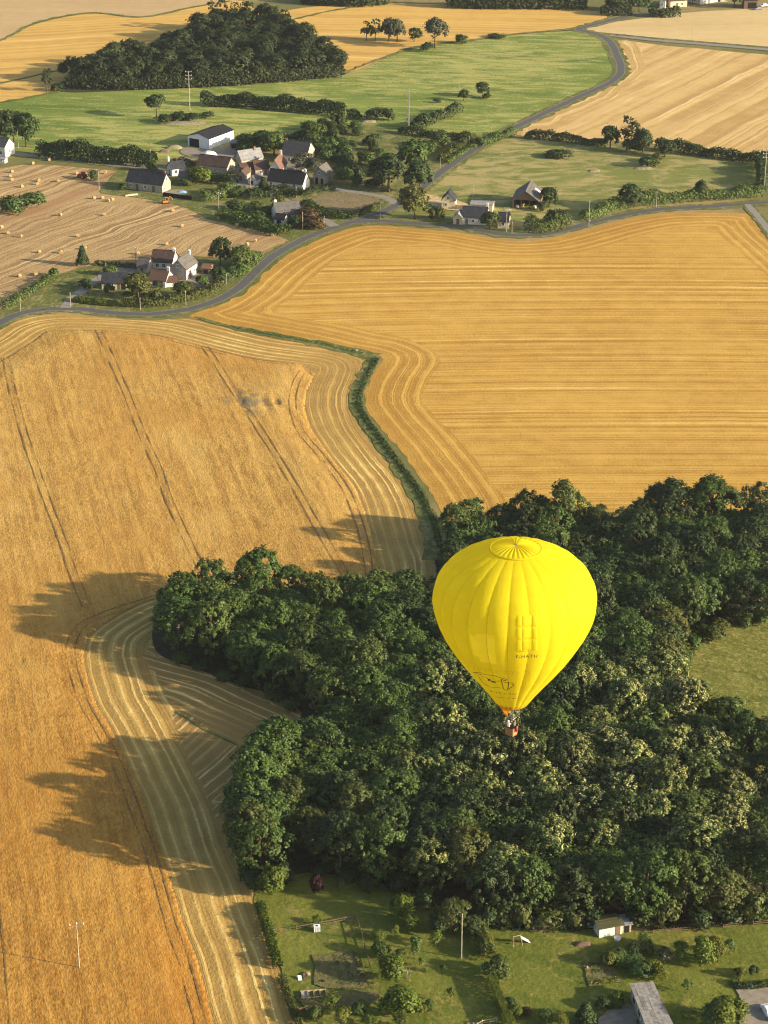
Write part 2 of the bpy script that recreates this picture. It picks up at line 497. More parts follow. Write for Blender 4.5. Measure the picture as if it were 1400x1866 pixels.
_g = n.noise(n.vmul(_r, (2.6, 0.9, 1)), 1.0, 4.0, 0.75)
_h = n.noise(n.vmul(_r, (0.75, 0.022, 1)), 1.0, 3.0, 0.7)
_k = n.noise(n.vmul(_r, (0.30, 0.14, 1)), 1.0, 4.0, 0.65)
_b = n.noise(n.pos, 0.022, 3.0, 0.55)
_s = n.math('ADD', n.math('MULTIPLY', _g, 0.50), n.math('ADD', n.math('MULTIPLY', _h, 0.28), n.math('MULTIPLY', _k, 0.22)))
_c = n.mix(n.ramp(_s, 0.36, 0.64), (0.27, 0.142, 0.031), (0.60, 0.375, 0.100))
_c = n.mix(n.ramp(_b, 0.42, 0.66, 0, 0.45), _c, (0.44, 0.225, 0.045))
_p = n.noise(n.vmul(_r, (0.06, 0.02, 1)), 1.0, 3.0, 0.6)
_c = n.mix(n.ramp(_p, 0.52, 0.70, 0, 0.35), _c, (0.62, 0.42, 0.125))
_sy = n.new('ShaderNodeSeparateXYZ'); n.put(_sy.inputs[0], n.pos)
_ripe = n.ramp(n.math('ADD', _sy.outputs[1], n.math('MULTIPLY', n.math('SUBTRACT', _b, 0.5), 180.0)), 330.0, 520.0, 0.62, 0.0)
_c = n.mul(_ripe, _c, (0.84, 0.66, 0.40))
_c = n.mix(n.ramp(n.attr('soil'), 0.2, 0.8, 0, 0.75), _c, (0.17, 0.105, 0.05))
_c = n.mix(n.ramp(n.attr('weed'), 0.3, 1.0, 0, 0.8), _c, (0.20, 0.17, 0.11))
M['wheat'] = n.done(n.bsdf(_c, 1.0, n.bump(_g, 0.9, 0.22), 0.1))

M['track'] = plain('bare wheel track', (0.22, 0.122, 0.042), 1.0, 1.2, 0.35)
M['meadow'] = meadow('green meadow', (0.105, 0.165, 0.028), (0.215, 0.265, 0.055), (0.42, 0.39, 0.125), 0.016, 0.075, R(8), 0.49, 1.2)
M['pasture'] = meadow('dry pasture', (0.125, 0.155, 0.034), (0.215, 0.225, 0.060), (0.42, 0.34, 0.14), 0.02, 0.06, R(-4), 0.47)
M['garden'] = meadow('garden lawn', (0.092, 0.122, 0.017), (0.178, 0.188, 0.034), (0.29, 0.235, 0.068), 0.06, 0.09, R(20), 0.53, 1.0)
M['rough'] = meadow('rough grass', (0.090, 0.115, 0.026), (0.160, 0.165, 0.050), (0.30, 0.25, 0.10), 0.08, 0.08, 0, 0.50, 1.2)
M['clearing'] = meadow('long grass clearing', (0.110, 0.125, 0.022), (0.205, 0.205, 0.046), (0.33, 0.285, 0.095), 0.15, 0.3, R(30), 0.48, 1.2)
M['litter'] = plain('leaf litter', (0.045, 0.038, 0.02), 1.0, 0.7, 0.3)
M['earth'] = meadow('garden earth', (0.20, 0.145, 0.085), (0.27, 0.20, 0.115), (0.15, 0.16, 0.05), 0.25, 0.25, 0, 0.52, 1.0)
M['bed'] = meadow('planted earth', (0.10, 0.105, 0.032), (0.165, 0.140, 0.058), (0.22, 0.17, 0.08), 0.3, 0.5, R(15), 0.5, 1.2)
M['yard'] = plain('gravel yard', (0.25, 0.215, 0.165), 1.0, 0.8, 0.2, dirt=(0.22, 0.19, 0.13))
M['sandtrack'] = plain('sandy track', (0.52, 0.38, 0.20), 1.0, 0.6, 0.2)
n = NT('worn asphalt')
_a = n.math('ABSOLUTE', n.attr('across'))
_f = n.noise(n.pos, 0.6, 4.0, 0.65)
_c = n.mix(_f, (0.062, 0.061, 0.060), (0.115, 0.112, 0.106))
_c = n.mix(n.ramp(n.math('ADD', _a, n.math('MULTIPLY', _f, 1.2)), 1.9, 2.5, 0, 0.8), _c, (0.24, 0.20, 0.13))
M['asphalt'] = n.done(n.bsdf(_c, 0.85, n.bump(_f, 0.2, 0.03), 0.3))
n = NT('pale worn lane')
_f = n.noise(n.pos, 0.6, 4.0, 0.65)
_c = n.mix(_f, (0.19, 0.175, 0.155), (0.29, 0.265, 0.225))
M['lane'] = n.done(n.bsdf(_c, 0.9, n.bump(_f, 0.2, 0.03), 0.2))
n = NT('countryside beyond')
_f = n.noise(n.pos, 0.004, 3.0, 0.55)
_g = n.noise(n.pos, 0.3, 4.0, 0.65)
_c = n.mix(n.ramp(_f, 0.45, 0.55), (0.17, 0.165, 0.055), (0.36, 0.26, 0.11))
_c = n.mul(n.ramp(_g, 0.3, 0.7, 0.4, 0), _c, (0.5, 0.5, 0.5))
M['ground'] = n.done(n.bsdf(_c, 1.0, None, 0.1))

# ------------------------------------------------------------------ land: the sheets
gb = MB()
gb.add([(-4500, -1500, 0), (4500, -1500, 0), (4500, 9000, 0), (-4500, 9000, 0)], [(0, 1, 2, 3)])
tag(gb.build('ground', M['ground']), kind='structure')

zero = lambda Q: np.full(len(Q), 50.0)
Yc = lambda ang=0.0: (lambda Q: Q[:, 1] * math.cos(ang) - Q[:, 0] * math.sin(ang))

# -- the wheat outline (also the guide for the swaths beside it)
WHEAT = [(-260, 700), (-60, 690), (0, 659), (60, 622), (95, 601), (180, 601), (280, 609), (325, 619), (450, 650), (550, 663), (578, 668), (572, 690), (560, 715), (557, 745), (570, 785), (603, 830), (645, 885), (668, 935), (682, 990), (692, 1045), (660, 1085),
         (450, 1090), (340, 1085), (268, 1097), (205, 1129), (166, 1158), (155, 1192), (160, 1232), (177, 1282), (202, 1325), (226, 1372), (250, 1425), (274, 1485), (297, 1552), (316, 1610), (334, 1676), (361, 1748), (381, 1822), (396, 1880), (425, 2000), (-260, 2000)]
WB = resample(gpts(WHEAT), 3.0, True)
WBc = np.vstack([WB, WB[:1]])

GF1 = [(345, 577), (400, 556), (440, 531), (475, 500), (505, 476), (545, 453), (590, 433), (640, 416), (690, 411), (760, 417), (830, 423), (900, 435), (940, 439), (1000, 436), (1060, 421), (1130, 403), (1200, 391), (1280, 388), (1366, 391), (1388, 411),
       (1410, 432), (1560, 560), (1640, 900), (1500, 1000), (1300, 1000), (1050, 1000), (850, 990), (800, 925), (785, 895), (750, 848), (715, 803), (680, 763), (664, 735), (667, 710), (680, 680), (697, 650), (640, 637), (560, 618), (480, 603), (400, 588)]
gf_pts = gpts(GF1)
gf_guide = resample(np.vstack([gf_pts[22:], gf_pts[:22]])[5:], 3.0)      # ditch and road sides only
ed = lambda Q: pdist(Q, gf_guide)
field('golden_stubble_field', GF1, 0.03, M['gold'], 5.0, 3.0, {'main': lambda Q: Q[:, 1] + 3.5 * ((Q[:, 0] - 70) / 90.0) ** 2, 'edge': ed})

BAND = [(-260, 640), (-40, 612), (0, 600), (30, 585), (80, 575), (140, 574), (200, 580), (270, 584), (345, 581), (400, 594), (480, 612), (560, 627), (640, 643), (672, 655), (648, 700), (636, 725), (640, 750), (672, 800), (722, 862), (752, 912), (772, 962), (800, 1080),
        (800, 1180), (640, 1300), (560, 1330), (500, 1400), (450, 1480), (450, 1570), (466, 1640), (492, 1722), (518, 1800), (543, 1870), (580, 2000), (-260, 2000)]
def band_edge(Q):
    d = pdist(Q, WBc)
    d[inside(Q, WB)] *= -1
    return d
field('cut_stubble_strip', BAND, 0.02, M['gold_band'], 2.2, 2.5, {'main': Yc(), 'edge': band_edge})
notch_line = gpts([(180, 1150), (250, 1183), (400, 1226), (545, 1290), (660, 1345)])
tri_line = gpts([(330, 1520), (385, 1470), (450, 1412), (560, 1310)])
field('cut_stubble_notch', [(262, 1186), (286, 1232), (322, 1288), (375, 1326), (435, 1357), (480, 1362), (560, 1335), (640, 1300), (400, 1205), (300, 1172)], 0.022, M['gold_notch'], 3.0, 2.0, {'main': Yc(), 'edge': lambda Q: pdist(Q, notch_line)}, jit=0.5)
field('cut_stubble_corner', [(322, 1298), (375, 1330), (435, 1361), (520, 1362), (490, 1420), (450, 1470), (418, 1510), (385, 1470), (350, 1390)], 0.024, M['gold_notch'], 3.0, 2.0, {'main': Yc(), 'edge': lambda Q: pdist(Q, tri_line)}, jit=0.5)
ribbon('field_margin', [(318, 1298), (350, 1316), (385, 1336), (434, 1359)], [.15, .3, .45, .3], 0.07, M['rough'], wob=.15)

# -- standing wheat: a real crop surface with wheel tracks pressed into it
TRAMS = [[(178, 598), (207, 665), (235, 730), (262, 800), (290, 860), (305, 905), (335, 975), (364, 1032), (380, 1060)],
         [(12, 650), (18, 690), (30, 740), (47, 800), (70, 870), (92, 930), (113, 985), (138, 1060), (158, 1110)],
         [(372, 630), (420, 705), (470, 780), (520, 860), (560, 930), (600, 1000), (640, 1070)],
         [(560, 668), (542, 695), (533, 735), (548, 788), (590, 838), (630, 892), (652, 945), (667, 1000), (675, 1060)],
         [(95, 605), (180, 606), (280, 614), (325, 624), (450, 655), (550, 669)],
         [(300, 1085), (200, 1118), (150, 1142), (132, 1170), (130, 1200), (138, 1235), (155, 1285), (180, 1330), (204, 1375), (228, 1430), (251, 1490), (274, 1555), (292, 1612), (310, 1680), (335, 1750), (355, 1825), (378, 1910)],
         [(-30, 1500), (-5, 1700), (10, 1900)]]
def vnoise(Q, cell, seed):
    """smooth value noise on a lattice"""
    r = np.random.default_rng(seed)
    T = r.random((256, 256))
    p = Q / cell
    i = np.floor(p).astype(int); f = p - i; f = f * f * (3 - 2 * f)
    g = lambda a, b: T[(i[:, 0] + a) % 256, (i[:, 1] + b) % 256]
    return (g(0, 0) * (1 - f[:, 0]) + g(1, 0) * f[:, 0]) * (1 - f[:, 1]) + (g(0, 1) * (1 - f[:, 0]) + g(1, 1) * f[:, 0]) * f[:, 1]

cell = 0.42
lo, hi = WB.min(0), WB.max(0)
lo[0] = max(lo[0], -130)
xs, ys = np.arange(lo[0], hi[0], cell), np.arange(lo[1], hi[1], cell)
gx, gy = np.meshgrid(xs, ys)
Q = np.stack([gx.ravel(), gy.ravel()], 1)
Q += nrg.normal(0, 0.07, Q.shape)
msk = inside(Q, WB).reshape(gx.shape)
# keep only what the lens and its neighbours can see
keep = (np.abs(gx) < 0.205 * np.hypot(gy, HCAM) + 14).reshape(gx.shape)
msk &= keep
def wheat_h(Q):
    t = np.clip(pdist(Q, WBc) / 9.0, 0, 1)          # shaped low at the edge to keep sun from drawing a bright lip
    return 0.10 + (0.50 + 0.12 * vnoise(Q, 18, 1)) * (0.12 + 0.88 * t * t * (3 - 2 * t))
c13, s13 = math.cos(R(-13)), math.sin(R(-13))
Qr = np.stack([Q[:, 0] * c13 - Q[:, 1] * s13, Q[:, 0] * s13 + Q[:, 1] * c13], 1)
h = wheat_h(Q) + nrg.normal(0, 0.022, len(Q))
h += 0.05 * (vnoise(Qr / np.array([1.0, 2.2]), 0.8, 2) - .5) + 0.07 * (vnoise(Qr / np.array([1.0, 9.0]), 0.85, 3) - .5) + 0.05 * (vnoise(Qr / np.array([1.0, 14.0]), 3.1, 5) - .5)
soil = np.zeros(len(Q))
for (cx, cy, n_, L) in ((440, 735, 5, 9), (485, 738, 4, 5), (505, 735, 4, 4), (560, 672, 3, 5), (575, 672, 3, 5)):
    c = np.array(tuple(G(cx, cy))[:2])
    e = (Q - c)
    er = np.stack([e[:, 0] * c13 - e[:, 1] * s13, e[:, 0] * s13 + e[:, 1] * c13], 1)
    w = np.exp(-(er[:, 0] / 1.1) ** 2 - (er[:, 1] / L) ** 2) * (0.4 + vnoise(Q, 1.5, 21 + cx % 7))
    soil = np.maximum(soil, 0.0)
    h -= 0.4 * np.clip(w, 0, 1)
    soil = np.maximum(soil, np.clip(w, 0, .9))
c = np.array(tuple(G(455, 735))[:2]); e = Q - c
weed = np.exp(-(e[:, 0] / 9) ** 2 - (e[:, 1] / 14) ** 2) * np.clip(vnoise(Q, 2.5, 31) * 2 - 0.5, 0, 1)
er_ = msk.copy()
er_[1:-1, 1:-1] = msk[1:-1, 1:-1] & msk[:-2, 1:-1] & msk[2:, 1:-1] & msk[1:-1, :-2] & msk[1:-1, 2:]
hh = h.reshape(gx.shape)
hh[msk & ~er_] = 0.0
idx = -np.ones(gx.shape, int)
idx[msk] = np.arange(msk.sum())
quad = msk[:-1, :-1] & msk[1:, :-1] & msk[:-1, 1:] & msk[1:, 1:]
F = np.stack([idx[:-1, :-1][quad], idx[:-1, 1:][quad], idx[1:, 1:][quad], idx[1:, :-1][quad]], 1)
mf = msk.ravel()
V = np.column_stack([Q[mf], hh.ravel()[mf] + 0.03])
o = link('standing_wheat', mesh_np('standing_wheat', V, F, True, {'soil': soil[mf], 'weed': weed[mf]}), None, M['wheat'])
for tl in TRAMS:
    P = resample(gpts(tl), 1.2)
    P = P[inside(P, WB)]
    T = np.gradient(P, axis=0); T /= np.linalg.norm(T, axis=1)[:, None]
    N = np.stack([-T[:, 1], T[:, 0]], 1)
    for sgn in (-1, 1):
        C = P + N * (sgn * 0.92 + 0.16 * (vnoise(P, 7.0, 41 + sgn) - .5))[:, None]
        wd = 0.145 * np.clip(vnoise(P, 6.0, 51 + sgn) * 2.0 - 0.25, 0.10, 1.25) + nrg.normal(0, .02, len(P))
        zz = wheat_h(C) + 0.10
        Vt = np.vstack([np.column_stack([C + N * wd[:, None], zz]), np.column_stack([C - N * wd[:, None], zz])])
        m_ = len(C)
        ot = link('wheel_track', mesh_np('wheel_track', Vt, np.array([(m_ + i, m_ + i + 1, i + 1, i) for i in range(m_ - 1)])), None, M['track'])
        tag(ot, kind='structure')
tag(o, 'ripe orange wheat still standing in the left field with wheel tracks', 'wheat', kind='stuff')

# -- upper fields
field('meadow', [(-120, 203), (0, 188), (60, 177), (120, 166), (170, 161), (400, 158), (620, 138), (700, 108), (760, 88), (850, 76), (950, 63), (1040, 57), (1085, 66), (1104, 84), (1117, 112), (1114, 138), (1080, 158), (1000, 193), (920, 232), (860, 252), (760, 250), (700, 240), (600, 262), (440, 290), (300, 300), (150, 294), (40, 284), (-120, 276)], 0.03, M['meadow'], 30, 8)
field('pasture', [(760, 350), (830, 305), (900, 258), (945, 250), (1100, 264), (1250, 284), (1392, 296), (1392, 350), (1250, 368), (1150, 384), (1060, 404), (960, 424), (900, 418), (820, 406), (700, 400)], 0.034, M['pasture'], 25, 6)
field('tan_field', [(932, 243), (1000, 208), (1080, 174), (1130, 147), (1141, 122), (1132, 97), (1122, 74), (1200, 82), (1400, 100), (1560, 112), (1620, 330), (1400, 290), (1250, 272), (1190, 262), (1050, 252)], 0.03, M['tan_field'], 15, 6,
      {'main': Yc(R(59)), 'edge': lambda Q: pdist(Q, gpts([(1122, 74), (1141, 122), (1080, 174), (932, 243)]))})
field('pale_wheat_field', [(1064, 54), (1112, 41), (1180, 33), (1240, 24), (1400, 14), (1560, 6), (1560, 98), (1400, 85), (1200, 69), (1115, 61)], 0.03, M['pale_wheat'], 25, 8, {'main': Yc(R(4)), 'edge': zero})
field('far_golden_field', [(470, 40), (530, 18), (600, 10), (690, 6), (800, 8), (1000, 14), (1095, 22), (1105, 34), (1050, 50), (950, 60), (850, 73), (760, 84), (700, 104), (625, 134), (560, 120), (480, 80)], 0.03, M['gold_far'], 25, 8, {'main': Yc(R(-6)), 'edge': zero})
field('hill_golden_field', [(-120, 120), (0, 76), (60, 46), (120, 31), (175, 25), (255, 33), (350, 15), (440, 2), (470, 60), (300, 120), (200, 130), (112, 126), (50, 140), (0, 152), (-120, 180)], 0.034, M['gold_far'], 25, 8, {'main': Yc(R(16)), 'edge': zero})
field('hill_tan_field', [(-160, 100), (0, 72), (60, 43), (120, 28), (175, 22), (258, 30), (350, 12), (520, -10), (700, -40), (300, -70), (-160, -60)], 0.03, M['tan_far'], 40, 10, {'main': Yc(), 'edge': zero})
field('stubble_strip', [(-120, 185), (0, 154), (50, 143), (112, 129), (160, 128), (160, 150), (105, 165), (40, 181), (0, 187), (-120, 200)], 0.038, M['gold_far'], 25, 8, {'main': Yc(), 'edge': zero})
field('hay_field', [(-120, 318), (0, 306), (50, 300), (120, 303), (200, 311), (235, 318), (210, 340), (182, 352), (230, 358), (300, 369), (345, 382), (390, 403), (450, 414), (500, 428), (535, 440), (500, 466), (440, 470), (300, 468), (262, 487), (190, 481), (130, 492), (75, 512), (30, 542), (0, 567), (-120, 620)], 0.03, M['hay'], 15, 5, {'main': Yc(R(56)), 'edge': zero})
field('village_grass', [(180, 350), (240, 300), (330, 285), (430, 262), (560, 240), (640, 225), (740, 245), (800, 262), (862, 262), (800, 320), (770, 352), (720, 380), (640, 408), (545, 442), (500, 428), (450, 414), (390, 403), (345, 382), (300, 369), (230, 358)], 0.026, M['rough'], 20, 5)
field('farm_garden', [(0, 575), (30, 545), (75, 514), (130, 494), (190, 483), (262, 489), (300, 470), (440, 470), (490, 466), (440, 520), (400, 545), (340, 561), (270, 570), (200, 566), (140, 560), (80, 560)], 0.034, M['rough'], 20, 5)
field('garden_lawn', [(462, 1630), (480, 1590), (560, 1570), (700, 1590), (800, 1630), (870, 1670), (1000, 1680), (1200, 1675), (1400, 1665), (1560, 1660), (1620, 2040), (600, 2040), (545, 1870), (520, 1800), (494, 1722)], 0.034, M['garden'], 12, 3)
field('woodland_floor', [(285, 1185), (300, 1110), (430, 1060), (620, 1085), (780, 1090), (788, 1000), (800, 950), (900, 960), (1200, 940), (1560, 960), (1640, 1700), (1400, 1684), (1200, 1694), (870, 1688), (800, 1650), (700, 1610), (560, 1590), (460, 1610), (425, 1500), (450, 1400), (550, 1300), (400, 1235)], 0.03, M['litter'], 20, 4)
field('clearing', [(1205, 1215), (1250, 1160), (1310, 1125), (1500, 1110), (1560, 1420), (1400, 1420), (1330, 1390), (1240, 1290)], 0.04, M['clearing'], 15, 2.5, jit=1.1)
field('far_wood_floor', [(112, 168), (110, 150), (200, 128), (300, 104), (350, 74), (420, 46), (510, 56), (600, 112), (632, 136), (500, 150), (400, 158), (260, 164)], 0.045, M['litter'], 40, 6)

# -- roads, lanes, tracks with their verges
ROAD_A = [(-60, 622), (-10, 594), (30, 574), (80, 564), (140, 563), (200, 570), (270, 573), (340, 565), (400, 546), (440, 521), (470, 491), (500, 466), (540, 443), (580, 425), (620, 412), (650, 402), (690, 390), (724, 373), (765, 345), (802, 315), (845, 285), (895, 253), (928, 238), (1000, 203), (1057, 176), (1110, 152), (1130, 135), (1131, 118), (1124, 100), (1113, 78), (1095, 65), (1070, 58), (1053, 54), (1075, 47), (1105, 39), (1140, 30), (1180, 22)]
ROAD_B = [(642, 405), (690, 403), (760, 408), (820, 411), (870, 419), (910, 427), (960, 429), (1000, 426), (1071, 408), (1143, 391), (1200, 382), (1286, 377), (1400, 369), (1520, 360)]
for k, (rd, w) in enumerate(((ROAD_A, 3.9), (ROAD_B, 3.6))):
    ribbon('verge', rd, w + 3.6, 0.05 + 0.004 * k, M['rough'], wob=0.5)
    ribbon('road', rd, w, 0.07 + 0.004 * k, M['asphalt'])
LANES = [([(-60, 266), (0, 274), (49, 283), (164, 295), (273, 306), (310, 303), (345, 290)], 4.0, 'lane'),
         ([(610, 413), (590, 402), (545, 380), (500, 357), (467, 345), (435, 335), (428, 318), (432, 300), (420, 285), (380, 280)], 3.6, 'lane'),
         ([(1113, 64), (1160, 70), (1200, 74), (1300, 82), (1400, 91), (1560, 104)], 4.0, 'lane'),
         ([(600, 344), (650, 351), (700, 360), (724, 372)], 3.2, 'lane'),
         ([(1362, 373), (1385, 400), (1415, 436), (1520, 540)], 2.4, 'lane'),
         ([(118, 562), (133, 545), (150, 531), (166, 517), (185, 506)], 3.5, 'lane')]
for k, (p, w, m_) in enumerate(LANES):
    ribbon('verge', p, w + 2.2, 0.09 + 0.004 * k, M['rough'], wob=0.4)
    ribbon('lane', p, w, 0.115 + 0.004 * k, M[m_])
# field boundaries at the top: thin dark grass banks
for k, p in enumerate(([(-60, 90), (0, 74), (60, 44), (120, 29.5), (175, 23.5), (256, 31.5), (350, 13.5), (420, 2)], [(-60, 165), (0, 152), (50, 141.5), (112, 127.5)], [(-60, 192), (0, 187), (60, 177), (115, 164)], [(540, 35), (580, 25), (640, 14), (690, 6)], [(1118, 63), (1200, 71), (1300, 79), (1400, 87.5), (1500, 96)], [(625, 134), (700, 105.5), (760, 85.5), (850, 74.5), (950, 61), (1045, 55)])):
    ribbon('field_margin', p, 2.2, 0.14 + .004 * k, M['rough'], wob=0.5)
ribbon('ditch_verge', [(355, 578), (400, 591), (480, 607.5), (560, 622.5), (640, 640), (684, 651)], [1.5, 3, 4.5, 6], 0.06, M['rough'], wob=0.4)
ribbon('ditch_verge', [(684, 651), (663, 690), (650, 718), (650, 745), (676, 785), (716, 838), (752, 888), (782, 945), (800, 1020)], [3.6, 4.0, 4.0, 3.8, 4.2, 5, 8], 0.064, M['rough'], wob=0.4)

YARDS = [('yard', [(345, 268), (385, 274), (440, 258), (450, 270), (420, 290), (380, 292), (330, 280)], 'yard'),
         ('yard', [(425, 330), (430, 305), (470, 318), (530, 300), (560, 320), (490, 345)], 'yard'),
         ('yard', [(180, 512), (195, 488), (250, 486), (260, 505), (230, 512)], 'yard'),
         ('yard', [(325, 515), (370, 500), (395, 508), (400, 520), (350, 524)], 'yard'),
         ('sandy_yard', [(770, 354), (805, 362), (850, 372), (846, 384), (800, 380), (770, 362)], 'sandtrack'),
         ('vegetable_field', [(565, 366), (590, 352), (640, 352), (690, 364), (682, 374), (640, 386), (590, 380)], 'earth'),
         ('gravel_drive', [(1344, 1800), (1372, 1797), (1480, 1800), (1500, 2000), (1362, 2000)], 'yard'),
         ('vegetable_bed', [(570, 1742), (650, 1735), (672, 1800), (610, 1806), (575, 1795)], 'bed'),
         ('vegetable_bed', [(1062, 1755), (1120, 1748), (1135, 1790), (1072, 1800)], 'bed'),
         ('garden_path', [(545, 1815), (640, 1808), (690, 1812), (680, 1832), (560, 1838)], 'bed'),
         ('sandy_yard', [(1092, 1866), (1108, 1844), (1150, 1832), (1160, 1850), (1150, 1900), (1090, 1900)], 'yard'),
         ('hard_standing', [(300, 352), (322, 347), (338, 350), (318, 358)], 'yard')]
for k, (nm, p, m_) in enumerate(YARDS):
    field(nm, p, 0.165 + 0.004 * k, M[m_], 10, 1.2, jit=0.22, smooth=nm not in ('vegetable_bed', 'gravel_drive', 'vegetable_field'))

# ------------------------------------------------------------------ vegetation
def leaves(C, N, size, r, tint):
    """one bent quad per leaf spray: centres C, facing N"""
    n = len(C)
    up = r.normal(size=(n, 3))
    a = np.cross(N, up); a /= np.linalg.norm(a, axis=1)[:, None] + 1e-9
    b = np.cross(N, a)
    s = (size * (0.65 + 0.7 * r.random(n)))[:, None]
    a = a * s; b = b * s * 0.62
    k = N * s * 0.22
    V = np.stack([C - a - k, C - b + k, C + a - k, C + b + k], 1).reshape(-1, 3)
    F = np.arange(4 * n).reshape(n, 4)
    return V, F, np.repeat(tint, 4)

def sph(n, r):
    d = r.normal(size=(n, 3))
    return d / np.linalg.norm(d, axis=1)[:, None]

def crown(name, rx, h0, h1, nclump, per, size, seed, shape='round', lobes=9, spread=0.5, gaps=0.0, blossom=0):
    """leaf mass between heights h0 and h1, radius rx"""
    r = np.random.default_rng(seed)
    hz = (h1 - h0) / 2; cz = (h0 + h1) / 2
    if shape == 'cone':
        t = r.random(nclump) ** 0.7
        ang = r.random(nclump) * 6.2832
        rad = rx * (1 - t) * (0.72 + 0.35 * r.random(nclump)) + 0.1
        cc = np.stack([rad * np.cos(ang), rad * np.sin(ang), h0 + (h1 - h0) * t * 0.98 - 0.12 * rad], 1)
        out = np.stack([np.cos(ang), np.sin(ang), np.full(nclump, 0.35)], 1)
    else:
        # lobes give the outline its lumps
        lc = sph(lobes, r) * np.array([rx * 0.52, rx * 0.52, hz * 0.55]) * (0.75 + 0.5 * r.random((lobes, 1)))
        lc[0] = (0, 0, hz * 0.25)
        lr = rx * (0.42 + 0.20 * r.random(lobes)); lr[0] = rx * 0.66
        sq = min(1.25, hz / rx)
        li = r.choice(lobes, nclump, p=lr ** 2 / (lr ** 2).sum())
        d = sph(nclump, r)
        d[:, 2] = np.where(d[:, 2] < -0.45, -d[:, 2], d[:, 2])
        cc = lc[li] + d * (lr[li] * (0.86 + 0.22 * r.random(nclump)))[:, None] * np.array([1, 1, sq])
        # drop clumps buried in other lobes
        dep = np.full(nclump, 9.0)
        for q in range(lobes):
            e = np.linalg.norm((cc - lc[q]) / np.array([1, 1, sq]), axis=1) / lr[q]
            dep = np.minimum(dep, np.where(li == q, 9.0, e))
        ok = dep > 0.72
        if gaps: ok &= r.random(nclump) > gaps
        cc, d = cc[ok], d[ok]
        out = d * 0.7 + cc / (np.linalg.norm(cc, axis=1)[:, None] + 1e-9) * 0.5
        cc[:, 2] += cz
        cc[:, 2] = np.clip(cc[:, 2], h0 * 0.85, h1 * 1.05)
    nc = len(cc)
    out /= np.linalg.norm(out, axis=1)[:, None]
    ct = np.clip(r.normal(0.5, 0.22, nc), 0, 1)
    csz = spread * (0.7 + 0.6 * r.random(nc))
    i = np.repeat(np.arange(nc), per)
    off = r.normal(size=(len(i), 3)) * 0.55
    C = cc[i] + off * csz[i][:, None]
    Nn = out[i] * 0.9 + off * 0.55 + r.normal(size=(len(i), 3)) * 0.45 + np.array([0, 0, 0.35])
    Nn /= np.linalg.norm(Nn, axis=1)[:, None]
    tint = np.clip(ct[i] * 0.7 + 0.3 * r.random(len(i)), 0, 1)
    V, F, T = leaves(C, Nn, np.full(len(C), size), r, tint)
    V[:, 2] = np.maximum(V[:, 2], 0.05)
    me = mesh_np(name, V, F, False, {'tint': T})
    bl = None
    if blossom:
        top = np.argsort(-(cc[:, 2] + r.normal(0, hz * 0.35, nc)))[:int(nc * 0.62)]
        top = top[r.random(len(top)) < 0.85]
        i = np.repeat(top, blossom)
        off = r.normal(size=(len(i), 3)) * 0.5
        C = cc[i] + off * csz[i][:, None] * 0.9 + out[i] * csz[i][:, None] * 0.55
        Nn = out[i] + off * 0.6 + np.array([0, 0, 0.5]); Nn /= np.linalg.norm(Nn, axis=1)[:, None]
        V, F, T = leaves(C, Nn, np.full(len(C), size * 0.72), r, r.random(len(C)))
        bl = mesh_np(name + '_blossom', V, F, False, {'tint': T})
    return me, bl

def trunk_mesh(name, h, rad, seed, limbs=5, reach=2.0, top=0.8):
    r = random.Random(seed)
    b = MB()
    lean = (r.uniform(-.25, .25), r.uniform(-.25, .25))
    P = [(lean[0] * t * t, lean[1] * t * t, h * t * top) for t in (0, .25, .5, .75, 1)]
    b.tube([(0, 0, -0.1)] + P[1:], [rad * 1.25, rad, rad * .8, rad * .55, rad * .25], 7)
    for k in range(limbs):
        a = 6.28 * k / limbs + r.uniform(-.4, .4)
        t = r.uniform(.35, .8)
        s = Vector((lean[0] * t * t, lean[1] * t * t, h * t * top))
        L = reach * r.uniform(.7, 1.15)
        e = s + Vector((math.cos(a) * L, math.sin(a) * L, L * r.uniform(.5, 1.0)))
        m = (s + e) / 2 + Vector((0, 0, -0.12 * L))
        b.tube([s, m, e], [rad * .42, rad * .28, rad * .08], 5)
    return b.mesh(name, True)

PROTO = {}
def proto(key, mats, trunk=None, **kw):
    """several crown shapes of one kind; every tree shares one of them"""
    L = []
    for s in range(kw.pop('variants', 3)):
        me, bl = crown(key + '_crown', seed=hash_(key) + s * 17, **kw)
        tm = trunk_mesh(key + '_trunk', kw['h1'], (trunk or (0.2,))[0], s + 5, *(trunk or (0.2,))[1:]) if trunk else None
        L.append((me, bl, tm, kw['h1'], kw['rx']))
    PROTO[key] = (L, mats)

def hash_(s):
    v = 0
    for ch in s: v = (v * 31 + ord(ch)) % 100003
    return v

MESHMAT = {}
def with_mat(me, mat):
    """mesh data shared per material"""
    k = (me.name, mat.name)
    if k not in MESHMAT:
        if not me.materials:
            me.materials.append(mat); MESHMAT[k] = me
        else:
            c = me.copy(); c.materials.clear(); c.materials.append(mat); MESHMAT[k] = c
    return MESHMAT[k]

def plant(name, key, pos, h, rad, label, cat, group=None, mat=None, part='crown', rz=None):
    L, mats = PROTO[key]
    me, bl, tm, h0, r0 = L[rng.randrange(len(L))]
    root = empty(name, pos, rng.uniform(0, 6.28) if rz is None else rz)
    sx = rad / r0
    root.scale = (sx * rng.uniform(.93, 1.07), sx * rng.uniform(.93, 1.07), h / h0)
    m = M[mat] if mat else M[mats[rng.randrange(len(mats))]]
    if tm is not None:
        link('trunk', with_mat(tm, M['bark']), root)
    link(part, with_mat(me, m), root)
    if bl is not None: link('blossom', with_mat(bl, M['blossom']), root)
    return tag(root, label, cat, group)

